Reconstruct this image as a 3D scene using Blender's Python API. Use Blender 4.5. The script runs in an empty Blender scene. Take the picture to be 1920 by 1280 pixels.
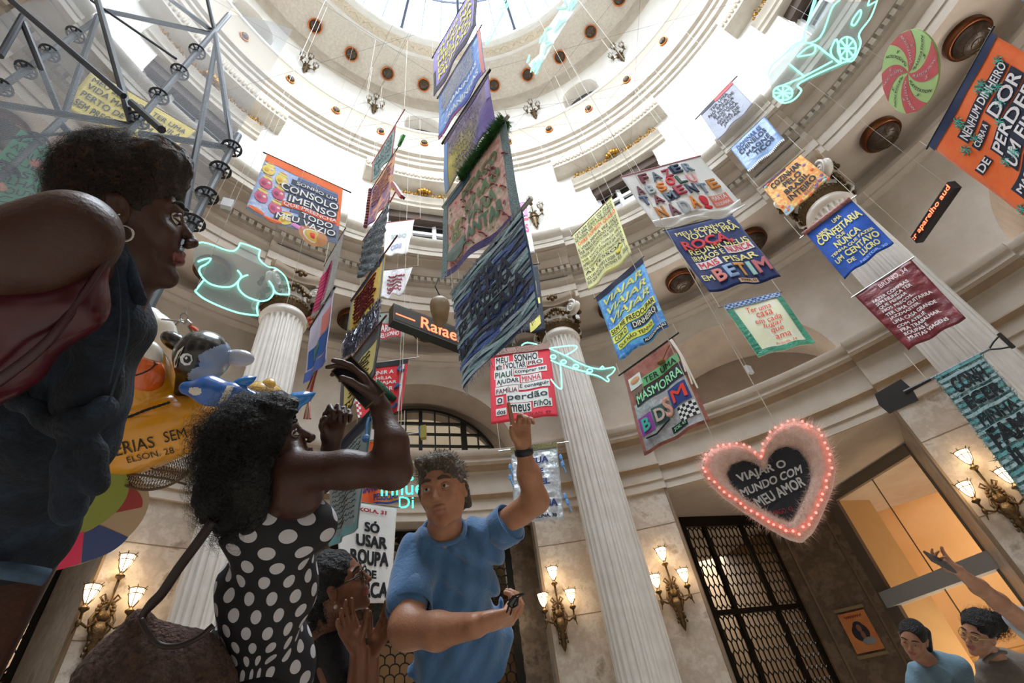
import bpy, bmesh, math, random
import numpy as np
from mathutils import Vector, Matrix, noise as mnoise
random.seed(7); rng = np.random.default_rng(7)
SC = bpy.context.scene; COL = SC.collection
PI = math.pi; RAD = math.radians; sin = math.sin; cos = math.cos
# ---------------------------------------------------------------- camera
FPX, PITCH, ROLL = 914.31, 0.7189, -0.1685
CAM = np.array([-0.9207, -0.9963, 0.90])
_ce, _se = cos(PITCH), sin(PITCH)
FW = np.array([0, _ce, _se]); _r = np.array([1., 0, 0]); _u = np.array([0, -_se, _ce])
RT = cos(ROLL)*_r + sin(ROLL)*_u; UP = -sin(ROLL)*_r + cos(ROLL)*_u
def ray(px, py): return FW + RT*(px-960)/FPX - UP*(py-640)/FPX
def at(px, py, d): return CAM + ray(px, py)*d            # a point seen at px,py whose depth is d metres
def at_R(px, py, R):
    d = ray(px, py); a = d[0]**2+d[1]**2; b = 2*(d[0]*CAM[0]+d[1]*CAM[1]); c = CAM[0]**2+CAM[1]**2-R*R
    return CAM + d*(-b+math.sqrt(b*b-4*a*c))/2/a
def at_plane(px, py, P0, n):
    d = ray(px, py); return CAM + d*(np.dot(np.array(P0)-CAM, n)/np.dot(d, n))
cd = bpy.data.cameras.new('camera'); cam = bpy.data.objects.new('camera', cd); COL.objects.link(cam)
cam.matrix_world = Matrix(((RT[0], UP[0], -FW[0], CAM[0]), (RT[1], UP[1], -FW[1], CAM[1]), (RT[2], UP[2], -FW[2], CAM[2]), (0, 0, 0, 1)))
cd.sensor_width = 36; cd.lens = FPX/1920*36; cd.clip_start = 0.02; cd.clip_end = 200
SC.camera = cam
# ---------------------------------------------------------------- tags and objects
def tag(o, label=None, cat=None, group=None, kind=None):
    if label: o['label'] = label
    if cat: o['category'] = cat
    if group: o['group'] = group
    if kind: o['kind'] = kind
    return o
def empty(name, loc=(0, 0, 0), label=None, cat=None, group=None):
    o = bpy.data.objects.new(name, None); COL.objects.link(o); o.location = Vector([float(v) for v in loc]); o.empty_display_size = .1
    return tag(o, label, cat, group)
def par(o, parent):
    if parent is not None:
        o.parent = parent; o.matrix_parent_inverse = Matrix.Translation(-world_loc(parent))
    return o
def world_loc(o): return Vector(o.location) if o.type == 'EMPTY' else Vector((0, 0, 0))   # every mesh is authored in world space
def dup(root, M, label=None, group=None):          # a copy of a thing with copies of its parts and sub-parts
    def cp(o, parent):
        c = o.copy(); COL.objects.link(c)
        if parent is not None: c.parent = parent; c.matrix_parent_inverse = o.matrix_parent_inverse.copy()
        for ch in list(o.children): cp(ch, c)
        return c
    r = cp(root, None); r.matrix_world = M
    if label: r['label'] = label
    if group: r['group'] = group
    return r
def obj(name, me, mats=None, parent=None, smooth=False):
    if isinstance(me, bmesh.types.BMesh):
        m = bpy.data.meshes.new(name); me.to_mesh(m); me.free(); me = m
    if mats is not None:
        for m in (mats if isinstance(mats, (list, tuple)) else [mats]): me.materials.append(m)
    if smooth: me.polygons.foreach_set('use_smooth', [True]*len(me.polygons))
    o = bpy.data.objects.new(name, me); COL.objects.link(o)
    return par(o, parent)
def mesh(name, V, F, mats=None, parent=None, smooth=False, mi=None):
    me = bpy.data.meshes.new(name); V = np.asarray(V, float)
    me.from_pydata([tuple(v) for v in V.tolist()], [], [tuple(int(i) for i in f) for f in F]); me.update()
    if mi is not None: me.polygons.foreach_set('material_index', [int(i) for i in mi])
    return obj(name, me, mats, parent, smooth)
def struct(name, V, F, mats, smooth=False, mi=None, parent=None):
    o = mesh(name, V, F, mats, parent, smooth, mi)
    if parent is None: o['kind'] = 'structure'
    return o
class MB:
    """collects shapes; build() links them as one mesh object"""
    def __init__(s): s.V = []; s.F = []; s.M = []; s.n = 0
    def add(s, V, F, m=0):
        V = np.asarray(V, float); s.V.append(V)
        for f in F: s.F.append(tuple(int(i)+s.n for i in f)); s.M.append(m)
        s.n += len(V); return s
    def box(s, c, ax, ay, az, m=0):
        c, ax, ay, az = [np.asarray(q, float) for q in (c, ax, ay, az)]
        V = [c+i*ax+j*ay+k*az for i in (-1, 1) for j in (-1, 1) for k in (-1, 1)]
        return s.add(V, [(0, 1, 3, 2), (4, 6, 7, 5), (0, 4, 5, 1), (2, 3, 7, 6), (0, 2, 6, 4), (1, 5, 7, 3)], m)
    def bar(s, a, b, w, h=None, up=(0, 0, 1), m=0):
        a, b = np.asarray(a, float), np.asarray(b, float); d = b-a; L = np.linalg.norm(d)
        if L < 1e-9: return s
        d /= L; x = np.cross(d, up)
        if np.linalg.norm(x) < 1e-6: x = np.cross(d, (1, 0, 0))
        x /= np.linalg.norm(x); y = np.cross(x, d)
        return s.box((a+b)/2, d*L/2, x*w/2, y*(h or w)/2, m)
    def tube(s, pts, r, n=8, m=0, cap=True, closed=False):
        P = np.asarray(pts, float); K = len(P)
        rr = np.full(K, r, float) if np.isscalar(r) else np.asarray(r, float)
        T = np.gradient(P, axis=0) if not closed else np.roll(P, -1, 0)-np.roll(P, 1, 0)
        T /= np.linalg.norm(T, axis=1)[:, None]+1e-12
        u = np.cross(T[0], (0, 0, 1.)); 
        if np.linalg.norm(u) < .1: u = np.cross(T[0], (1., 0, 0))
        V = []
        for i in range(K):
            u = u-T[i]*np.dot(u, T[i]); u /= np.linalg.norm(u)+1e-12; v = np.cross(T[i], u)
            for j in range(n):
                a = 2*PI*j/n; V.append(P[i]+rr[i]*(cos(a)*u+sin(a)*v))
        F = []
        for i in range(K if closed else K-1):
            i2 = (i+1) % K
            for j in range(n): F.append((i*n+j, i*n+(j+1) % n, i2*n+(j+1) % n, i2*n+j))
        if cap and not closed: F.append(tuple(range(n))[::-1]); F.append(tuple((K-1)*n+j for j in range(n)))
        return s.add(V, F, m)
    def lathe(s, prof, c=(0, 0, 0), ax=(0, 0, 1), n=24, m=0):
        c = np.asarray(c, float); ax = np.asarray(ax, float); ax = ax/np.linalg.norm(ax)
        x = np.cross(ax, (0, 0, 1.)); 
        if np.linalg.norm(x) < .1: x = np.array((1., 0, 0))
        x /= np.linalg.norm(x); y = np.cross(ax, x)
        V = [c+ax*z+r*(cos(2*PI*j/n)*x+sin(2*PI*j/n)*y) for r, z in prof for j in range(n)]
        K = len(prof); F = [(i*n+j, i*n+(j+1) % n, (i+1)*n+(j+1) % n, (i+1)*n+j) for i in range(K-1) for j in range(n)]
        if prof[0][0] > 1e-4: F.append(tuple(range(n))[::-1])
        if prof[-1][0] > 1e-4: F.append(tuple((K-1)*n+j for j in range(n)))
        return s.add(V, F, m)
    def ball(s, c, r, m=0, n=10, M=None):
        c = np.asarray(c, float); r = np.array([r]*3 if np.isscalar(r) else r, float)
        V = []; K = n//2
        for i in range(K+1):
            t = PI*i/K
            for j in range(n):
                q = np.array([sin(t)*cos(2*PI*j/n), sin(t)*sin(2*PI*j/n), cos(t)])*r
                if M is not None: q = M@q
                V.append(c+q)
        F = [(i*n+j, (i+1)*n+j, (i+1)*n+(j+1) % n, i*n+(j+1) % n) for i in range(K) for j in range(n)]
        return s.add(V, F, m)
    def build(s, name, mats, parent=None, smooth=False):
        V = np.concatenate(s.V) if s.V else np.zeros((0, 3))
        return mesh(name, V, s.F, mats, parent, smooth, s.M)
def shade_auto(o, deg=35):
    me = o.data; me.polygons.foreach_set('use_smooth', [True]*len(me.polygons))
    bm = bmesh.new(); bm.from_mesh(me)
    lim = RAD(deg)
    for e in bm.edges:
        if len(e.link_faces) == 2 and e.calc_face_angle(0) > lim: e.smooth = False
    bm.to_mesh(me); bm.free(); return o
# ---------------------------------------------------------------- materials
MATS = {}
def srgb(h):
    if isinstance(h, str):
        h = h.lstrip('#'); c = [int(h[i:i+2], 16)/255 for i in (0, 2, 4)]
    else: c = h
    return tuple(((v/12.92) if v <= .04045 else ((v+.055)/1.055)**2.4) for v in c)+(1,)
def mat(name, col, rough=.6, metal=0, bump=0, bscale=20, noise=None, nscale=4, emit=None, es=1, alpha=1, spec=.5, trans=0, coat=0, sheen=0, sss=0):
    if name in MATS: return MATS[name]
    m = bpy.data.materials.new(name); m.use_nodes = True; nt = m.node_tree; N = nt.nodes; L = nt.links
    b = N['Principled BSDF']; b.inputs['Base Color'].default_value = srgb(col); b.inputs['Roughness'].default_value = rough
    b.inputs['Metallic'].default_value = metal; b.inputs['Specular IOR Level'].default_value = spec
    b.inputs['Transmission Weight'].default_value = trans; b.inputs['Coat Weight'].default_value = coat
    b.inputs['Sheen Weight'].default_value = sheen; b.inputs['Alpha'].default_value = alpha
    if sss: b.inputs['Subsurface Weight'].default_value = sss; b.inputs['Subsurface Radius'].default_value = (.02, .008, .004); b.inputs['Subsurface Scale'].default_value = 1
    if emit: b.inputs['Emission Color'].default_value = srgb(emit); b.inputs['Emission Strength'].default_value = es
    tc = N.new('ShaderNodeTexCoord')
    if noise:
        n = N.new('ShaderNodeTexNoise'); n.inputs['Scale'].default_value = nscale; n.inputs['Detail'].default_value = 6; n.inputs['Roughness'].default_value = .65
        L.new(tc.outputs['Object'], n.inputs['Vector']); r = N.new('ShaderNodeValToRGB'); L.new(n.outputs['Fac'], r.inputs['Fac'])
        r.color_ramp.elements[0].position = .36; r.color_ramp.elements[1].position = .66
        cols = [col]+([noise] if isinstance(noise, str) else list(noise))
        r.color_ramp.elements[0].color = srgb(cols[0]); r.color_ramp.elements[1].color = srgb(cols[-1])
        for i, c in enumerate(cols[1:-1]):
            e = r.color_ramp.elements.new(.36+.3*(i+1)/(len(cols)-1)); e.color = srgb(c)
        L.new(r.outputs['Color'], b.inputs['Base Color'])
    if bump:
        n2 = N.new('ShaderNodeTexNoise'); n2.inputs['Scale'].default_value = bscale; n2.inputs['Detail'].default_value = 5
        L.new(tc.outputs['Object'], n2.inputs['Vector']); bp = N.new('ShaderNodeBump'); bp.inputs['Strength'].default_value = bump; bp.inputs['Distance'].default_value = .02
        L.new(n2.outputs['Fac'], bp.inputs['Height']); L.new(bp.outputs['Normal'], b.inputs['Normal'])
    MATS[name] = m; return m
def glow(name, col, s):
    if name in MATS: return MATS[name]
    m = bpy.data.materials.new(name); m.use_nodes = True; nt = m.node_tree; nt.nodes.clear()
    e = nt.nodes.new('ShaderNodeEmission'); e.inputs['Color'].default_value = srgb(col); e.inputs['Strength'].default_value = s
    o = nt.nodes.new('ShaderNodeOutputMaterial'); nt.links.new(e.outputs[0], o.inputs[0]); MATS[name] = m; return m
def clear(name, col, tint=.85, rough=.1, fac=.12):
    """thin clear sheet: mostly transparent with a faint reflection"""
    if name in MATS: return MATS[name]
    m = bpy.data.materials.new(name); m.use_nodes = True; nt = m.node_tree; nt.nodes.clear()
    t = nt.nodes.new('ShaderNodeBsdfTransparent'); t.inputs[0].default_value = srgb(col)
    g = nt.nodes.new('ShaderNodeBsdfPrincipled'); g.inputs['Roughness'].default_value = rough; g.inputs['Base Color'].default_value = srgb(col)
    mx = nt.nodes.new('ShaderNodeMixShader'); mx.inputs[0].default_value = fac
    o = nt.nodes.new('ShaderNodeOutputMaterial'); nt.links.new(t.outputs[0], mx.inputs[1]); nt.links.new(g.outputs[0], mx.inputs[2]); nt.links.new(mx.outputs[0], o.inputs[0])
    MATS[name] = m; return m
# ---------------------------------------------------------------- signed-distance modelling (smooth bodies, hair, toys)
def V3(*a): return np.array(a if len(a) == 3 else a[0], float)
def nrm(v): v = np.asarray(v, float); return v/(np.linalg.norm(v)+1e-12)
class Field:
    def __init__(s, lo, hi, h):
        s.lo = np.array(lo, float); s.h = h; s.n = np.maximum(4, np.ceil((np.array(hi)-s.lo)/h).astype(int)+1)
        s.f = np.full(tuple(s.n), .08, np.float32)
    def _sub(s, lo, hi):
        a = np.clip(((np.asarray(lo)-s.lo)/s.h).astype(int), 0, s.n); b = np.clip(((np.asarray(hi)-s.lo)/s.h).astype(int)+2, 0, s.n)
        if np.any(b <= a): return None
        ax = [(s.lo[i]+np.arange(a[i], b[i])*s.h).astype(np.float32) for i in range(3)]
        return (slice(a[0], b[0]), slice(a[1], b[1]), slice(a[2], b[2])), ax[0][:, None, None], ax[1][None, :, None], ax[2][None, None, :]
    def _mix(s, sl, d, k, op):
        f = s.f[sl]
        if op == 'sub':
            d = -d; h = np.clip(.5-.5*(f-d)/max(k, 1e-5), 0, 1); s.f[sl] = f*(1-h)+d*h+k*h*(1-h)
        else:
            h = np.clip(.5+.5*(f-d)/max(k, 1e-5), 0, 1); s.f[sl] = f*(1-h)+d*h-k*h*(1-h)
    def cap(s, a, b, ra, rb=None, k=.01, op='add'):
        rb = ra if rb is None else rb; a = V3(a); b = V3(b); m = max(ra, rb)+k+s.h*3
        r = s._sub(np.minimum(a, b)-m, np.maximum(a, b)+m)
        if r is None: return s
        sl, X, Y, Z = r; d = b-a; dd = float(d@d)+1e-12
        t = np.clip(((X-a[0])*d[0]+(Y-a[1])*d[1]+(Z-a[2])*d[2])/dd, 0, 1)
        D = np.sqrt((X-a[0]-t*d[0])**2+(Y-a[1]-t*d[1])**2+(Z-a[2]-t*d[2])**2)-(ra+(rb-ra)*t)
        s._mix(sl, D, k, op); return s
    def ell(s, c, r, M=None, k=.01, op='add'):
        c = V3(c); r = np.array([r]*3 if np.isscalar(r) else r, float); m = max(r)+k+s.h*3
        q = s._sub(c-m, c+m)
        if q is None: return s
        sl, X, Y, Z = q; M = np.eye(3) if M is None else M   # columns of M = local axes
        P = [((X-c[0])*M[0, i]+(Y-c[1])*M[1, i]+(Z-c[2])*M[2, i])/r[i] for i in range(3)]
        k0 = np.sqrt(P[0]**2+P[1]**2+P[2]**2); k1 = np.sqrt((P[0]/r[0])**2+(P[1]/r[1])**2+(P[2]/r[2])**2)+1e-9
        s._mix(sl, k0*(k0-1)/k1, k, op); return s
    def plane(s, p, n, k=.003):      # keep the side where (x-p).n < 0
        p = V3(p); n = nrm(n); _, X, Y, Z = s._sub(s.lo, s.lo+s.n*s.h)
        D = (X-p[0])*n[0]+(Y-p[1])*n[1]+(Z-p[2])*n[2]; s.f = np.maximum(s.f, D.astype(np.float32)); return s
    def wave(s, fun):
        _, X, Y, Z = s._sub(s.lo, s.lo+s.n*s.h); s.f = s.f+np.asarray(fun(X, Y, Z), np.float32); return s
    def verts(s, it=1):
        f = s.f; f = np.pad(f, 1, constant_values=.08); ins = f < 0; n = np.array(f.shape)
        acc = np.zeros(tuple(n-1)+(3,), np.float32); cnt = np.zeros(tuple(n-1), np.float32); quads = []
        for ax in range(3):
            sa = [slice(None)]*3; sb = [slice(None)]*3; sa[ax] = slice(0, -1); sb[ax] = slice(1, None)
            A = f[tuple(sa)]; B = f[tuple(sb)]; cr = np.argwhere((A < 0) != (B < 0))
            if len(cr) == 0: continue
            o1, o2 = [(1, 2), (2, 0), (0, 1)][ax]
            ok = (cr[:, o1] > 0) & (cr[:, o2] > 0) & (cr[:, o1] < n[o1]-1) & (cr[:, o2] < n[o2]-1); cr = cr[ok]
            va = A[tuple(cr.T)]; vb = B[tuple(cr.T)]; t = va/(va-vb)
            pos = cr.astype(np.float32); pos[:, ax] += t
            cells = []
            for d1, d2 in ((0, 0), (-1, 0), (-1, -1), (0, -1)):
                c = cr.copy(); c[:, o1] += d1; c[:, o2] += d2; cells.append(c)
                np.add.at(acc, tuple(c.T), pos); np.add.at(cnt, tuple(c.T), 1)
            quads.append((cells, va < 0))
        idx = np.full(cnt.shape, -1, np.int64); w = np.argwhere(cnt > 0); idx[tuple(w.T)] = np.arange(len(w))
        V = acc[tuple(w.T)]/cnt[tuple(w.T)][:, None]; V = (V-1)*s.h+s.lo
        Q = []
        for cells, neg in quads:
            q = np.stack([idx[tuple(c.T)] for c in cells], 1); q[~neg] = q[~neg][:, ::-1]; Q.append(q)
        Q = np.concatenate(Q) if Q else np.zeros((0, 4), int)
        for _ in range(it):      # light smoothing
            S = np.zeros_like(V); C = np.zeros(len(V))
            for i in range(4):
                for j in (1, 3): np.add.at(S, Q[:, i], V[Q[:, (i+j) % 4]]); np.add.at(C, Q[:, i], 1)
            V = V*.5+.5*S/np.maximum(C, 1)[:, None]
        return V, Q
    def build(s, name, mats, parent=None, it=1, mi=None, extra=None):
        V, Q = s.verts(it)
        me = bpy.data.meshes.new(name); me.vertices.add(len(V)); me.vertices.foreach_set('co', V.astype(np.float32).ravel())
        me.loops.add(len(Q)*4); me.loops.foreach_set('vertex_index', Q.ravel().astype(np.int32))
        me.polygons.add(len(Q)); me.polygons.foreach_set('loop_start', np.arange(0, len(Q)*4, 4, dtype=np.int32)); me.polygons.foreach_set('loop_total', np.full(len(Q), 4, np.int32))
        if mi is not None:
            c = V[Q].mean(1); me.polygons.foreach_set('material_index', mi(c).astype(np.int32))
        me.update(calc_edges=True); me.validate()
        return obj(name, me, mats, parent, smooth=True)
# ================================================================ the rotunda
ZV = np.array([0, 0, 1.])
def PX(az, R, z): a = RAD(az); return np.array([R*sin(a), R*cos(a), z])
COLAZ = [2.1+45*k for k in range(8)]; BAYAZ = [-20.4+45*k for k in range(8)]
plaster = mat('plaster_white', '#dfddd8', .8, noise='#d3d0c9', nscale=1.2, bump=.05, bscale=9)
cream = mat('plaster_cream', '#c4bcb0', .75, noise='#b3a99b', nscale=2.5, bump=.08, bscale=30)
ornm = mat('plaster_ornament', '#d9cfbf', .8, noise='#c2b49c', nscale=14, bump=.9, bscale=26)
stone = mat('plaster_warm', '#c4b8ac', .75, noise='#b5a899', nscale=1.5, bump=.06, bscale=20)
tanm = mat('stone_tan', '#a18b75', .7, noise='#927b64', nscale=3)
marble = mat('marble_beige', '#beb2a6', .4, noise=('#b0a294', '#c8beb3', '#9a8b7b'), nscale=2.2, bump=.05, bscale=8)
marble_dk = mat('marble_dark', '#6b5a4a', .35, noise=('#5a4a3c', '#7b6957', '#4c3d31'), nscale=2.6)
colm = mat('column_stone', '#ddd7d0', .55, noise='#d2cac2', nscale=3, bump=.04, bscale=30)
bronze = mat('dark_bronze', '#4a3b2a', .4, .75, noise='#6e5736', nscale=22, bump=.5, bscale=60)
gold = mat('gilt', '#b88a3c', .35, .9, noise='#7c5a26', nscale=30, bump=.4, bscale=80)
copper = mat('copper_rim', '#c9743c', .25, .9)
iron = mat('black_iron', '#17130f', .5, .5)
darkroom = mat('dark_interior', '#2c241c', .9)
winframe = mat('white_window_frame', '#d8dadd', .5)
darkglass = mat('dark_window_glass', '#2b2622', .15, 0, spec=.7)
AZ = sorted(set([round(-180+1.5*i, 3) for i in range(240)]))
def azlist(steps=()):
    L = set(AZ)
    for s in steps: L.add(s)
    return sorted(L)
def inpier(a, w): return min(abs((a-c+180) % 360-180) for c in COLAZ) <= w
def ring(name, prof, m, w=None, dr=0., label=None, smooth=True, deg=28):
    """revolved moulding; dr steps it inward in front of every pier (half width w degrees)"""
    A = list(AZ)
    if w: A = [a for a in A]+[((c+s*w+e+180) % 360)-180 for c in COLAZ for s in (-1, 1) for e in (-.04, .04)]
    A = sorted(A); n = len(A); V = []; F = []
    for a in A:
        d = -dr if (w and inpier(a, w)) else 0
        for R, z in prof: V.append(PX(a, R+d, z))
    K = len(prof)
    for i in range(n):
        j = (i+1) % n
        for k in range(K-1): F.append((i*K+k, i*K+k+1, j*K+k+1, j*K+k))
    o = struct(name, V, F, m); 
    if smooth: shade_auto(o, deg)
    return o
# floor
V = [PX(a*6, r, .15) for r in (0.001, 20) for a in range(60)]
flo = struct('floor', V, [(i, (i+1) % 60, 60+(i+1) % 60, 60+i) for i in range(60)], mat('floor_marble', '#c9bfb0', .35, noise=('#b8ab98', '#d4cabb'), nscale=1.3))
# piers: face and two reveals each, up to the lower entablature
PW, RP = 8.8, 9.55
for i, c in enumerate(COLAZ):
    V = []; F = []; xs = np.linspace(-PW, PW, 9)
    for a in xs: V += [PX(c+a, RP, 0), PX(c+a, RP, 5.1)]
    F = [(2*k, 2*k+2, 2*k+3, 2*k+1) for k in range(8)]
    for s, R1 in ((-1, 13.5), (1, 13.5)):
        b = len(V); w = RAD(PW)
        V += [PX(c+s*PW, RP, 0), PX(c+s*PW, RP, 5.1), PX(c+s*PW, RP+.7, 5.1), PX(c+s*PW, RP+.7, 0)]; F.append((b, b+1, b+2, b+3))
    o = struct('wall_pier_%s' % 'abcdefgh'[i], V, F, marble)
    # stone block joints as thin recessed strips and a plinth
    m = MB()
    for z in (1.05, 3.0, 4.35):
        q = [PX(c+a, RP-.002, z) for a in np.linspace(-PW, PW, 7)]
        for k in range(6): m.bar(q[k], q[k+1], .006, .012)
    for s in (-1, 1):
        m.bar(PX(c+s*(PW+.05), RP-.006, 0), PX(c+s*(PW+.05), RP-.006, 5.1), .05, .05)
    m.build('trim_%d' % (20+i), mat('joint_brown', '#7d6a56', .7))['kind'] = 'structure'
# lower entablature, stepping forward over each pier
lowE = [(9.75, 5.08), (9.62, 5.08), (9.62, 5.27), (9.585, 5.275), (9.585, 5.5), (9.545, 5.52), (9.5, 5.58), (9.56, 5.63), (9.6, 5.65), (9.6, 6.12), (9.55, 6.16), (9.5, 6.2), (9.46, 6.27), (9.36, 6.3), (9.36, 6.41), (9.3, 6.44), (9.26, 6.52), (9.26, 6.57), (9.7, 6.60)]
ring('trim_1', lowE, stone, PW+.25, .13)
bandA = [(9.579, 5.5), (9.538, 5.522), (9.493, 5.582), (9.553, 5.634)]; ring('trim_2', bandA, tanm, PW+.25, .135)
bandB = [(9.545, 6.155), (9.492, 6.2), (9.452, 6.275), (9.355, 6.304)]; ring('trim_3', bandB, tanm, PW+.25, .135)
ring('ceiling_vestibule', [(9.6, 5.09), (16, 5.09)], stone, smooth=False)
# upper wall with an arch in every bay
recm = mat('recess_shade_brown', '#75685b', .85, noise='#6a5e52', nscale=1.5)  # wall colour darkened inside the arches, painting in the shade of a deep vault
HA, ZS, ZT, RW = 13.0, 6.58, 10.12, 9.7
for i, c in enumerate(BAYAZ):
    RDp = 1.0 if i == 0 else 1.9; th = np.linspace(PI, 0, 41); rad = RW*RAD(HA)
    pa = [(-math.degrees(rad*cos(t)/RW)*-1, ZS+rad*sin(t)) for t in th]       # azimuth offset, height along the arch
    V = []; F = []
    for a, z in pa: V += [PX(c+a, RW, z), PX(c+a, RW, ZT), PX(c+a, RW+RDp, z), PX(c+a*.98, RW+RDp, z-.02)]
    MI = []
    for k in range(40):
        b = 4*k; F += [(b, b+4, b+5, b+1), (b, b+2, b+6, b+4)]; MI += [0, 1]
    struct('wall_arch_%s' % 'abcdefgh'[i], V, F, [stone, recm], mi=MI)
    # archivolt moulding round the arch
    m = MB()
    for (rr, dd, ww) in ((.06, .03, .1),):
        q = [PX(c+math.degrees((rad+rr)*-cos(t)/RW), RW-dd/2, ZS+(rad+rr)*sin(t)) for t in th]
        for k in range(40): m.bar(q[k], q[k+1], dd, ww, up=PX(c, 1, 0))
    # back of the recess
    V = []; F = []; hb = 15.5
    if i == 0:      # lunette window in the wall straight ahead
        hl = RAD(11.2)*(RW+1); z0 = 6.62
        tt = np.linspace(PI, 0, 33)
        for t in tt:
            a = math.degrees(-hl*cos(t)/(RW+1))*-1; a = -a if False else math.degrees(hl*-cos(t)/(RW+1)); V += [PX(c+a, RW+1, z0+hl*.93*sin(t)), PX(c+a, RW+1, 10.2), PX(c+a, RW+1.35, z0+hl*.93*sin(t))]
        F = []
        for k in range(32): b = 3*k; F += [(b, b+3, b+4, b+1), (b, b+2, b+5, b+3)]
        for s in (-1, 1):
            b = len(V); e = math.degrees(hl/(RW+1)); V += [PX(c+s*e, RW+1, 6.5), PX(c+s*e, RW+1, 10.2), PX(c+s*hb, RW+1, 10.2), PX(c+s*hb, RW+1, 6.5)]; F.append((b, b+1, b+2, b+3))
    else:
        for a in np.linspace(-hb, hb, 13): V += [PX(c+a, RW+1.9, 6.5), PX(c+a, RW+1.9, 10.2)]
        F = [(2*k, 2*k+2, 2*k+3, 2*k+1) for k in range(12)]
    struct('wall_recess_%s' % 'abcdefgh'[i], V, F, recm)
for i, c in enumerate(COLAZ):    # plain wall between arches
    V = []; xs = np.linspace(-9.5, 9.5, 9)
    for a in xs: V += [PX(c+a, RW, 6.5), PX(c+a, RW, ZT)]
    struct('wall_spandrel_%s' % 'abcdefgh'[i], V, [(2*k, 2*k+2, 2*k+3, 2*k+1) for k in range(8)], stone)
ring('trim_4', [(9.71, 9.35), (9.66, 9.37), (9.6, 9.45), (9.6, 9.5), (9.5, 9.62), (9.5, 9.72), (9.7, 9.74)], stone)
ring('ceiling_soffit', [(8.5, 10.108), (9.75, 10.108)], stone, smooth=False)
# upper entablature on the columns
upE = [(8.85, 10.1), (8.3, 10.1), (8.3, 10.33), (8.27, 10.335), (8.27, 10.58), (8.23, 10.6), (8.17, 10.68), (8.28, 10.7), (8.3, 10.72), (8.3, 10.98), (8.24, 11.0), (8.2, 11.03), (8.2, 11.2), (8.1, 11.22), (8.02, 11.3), (7.98, 11.42), (7.72, 11.44), (7.72, 11.5), (7.62, 11.5), (7.6, 11.52)]
ring('trim_5', upE, stone, 5.2, .1)
ring('trim_6', [(7.6, 11.5), (7.6, 11.66), (7.58, 11.68), (7.57, 11.8), (7.5, 11.9), (7.46, 11.98), (7.46, 12.06), (9.4, 12.1)], cream, 5.2, .1)
# dentils
m = MB(); N = 288
for k in range(N):
    a = -180+360/N*(k+.5); d = -.1 if inpier(a, 5.0) else 0
    c = PX(a, 8.155+d, 11.115); t = PX(a+90, 1, 0); r = PX(a, 1, 0)
    m.box(c, t*.055, r*.05, np.array([0, 0, .075]))
m.build('trim_7', cream)['kind'] = 'structure'
# frieze panels over the columns
m = MB()
for c in COLAZ:
    for s in (-1, 1):
        for zz, hh in ((10.78, .012), (10.94, .012)):
            m.bar(PX(c-4.2, 8.19, zz), PX(c+4.2, 8.19, zz), .02, hh)
m.build('trim_8', cream)['kind'] = 'structure'
# drum wall with window openings
RD = 9.3; WZ0, WZ1, WH = 13.1, 16.2, 7.4; OZ0, OZ1, OH = 21.3, 23.1, 5.1; OC = 22.55
edges = sorted(set(AZ+[round(((c+s*h+180) % 360)-180, 4) for c in BAYAZ for s in (-1, 1) for h in (WH,)]))
def drumwall(name, z0, z1, hz0, hz1, hw, R):
    E = sorted(set([round(a, 4) for a in AZ if min(abs((a-c+180) % 360-180) for c in BAYAZ) > hw+.2 or True]+[round(((c+s*hw+180) % 360)-180, 4) for c in BAYAZ for s in (-1, 1)]))
    V = []; F = []; n = len(E)
    for a in E: V += [PX(a, R, z0), PX(a, R, hz0), PX(a, R, hz1), PX(a, R, z1)]
    for i in range(n):
        j = (i+1) % n; mid = (E[i]+(E[j] if j else E[j]+360))/2
        hole = min(abs((mid-c+180) % 360-180) for c in BAYAZ) < hw
        for k in range(3):
            if hole and k == 1: continue
            F.append((i*4+k, i*4+k+1, j*4+k+1, j*4+k))
    return struct(name, V, F, plaster, smooth=True)
drumwall('wall_drum', 12.0, 19.0, WZ0, WZ1, WH, RD)
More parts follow.
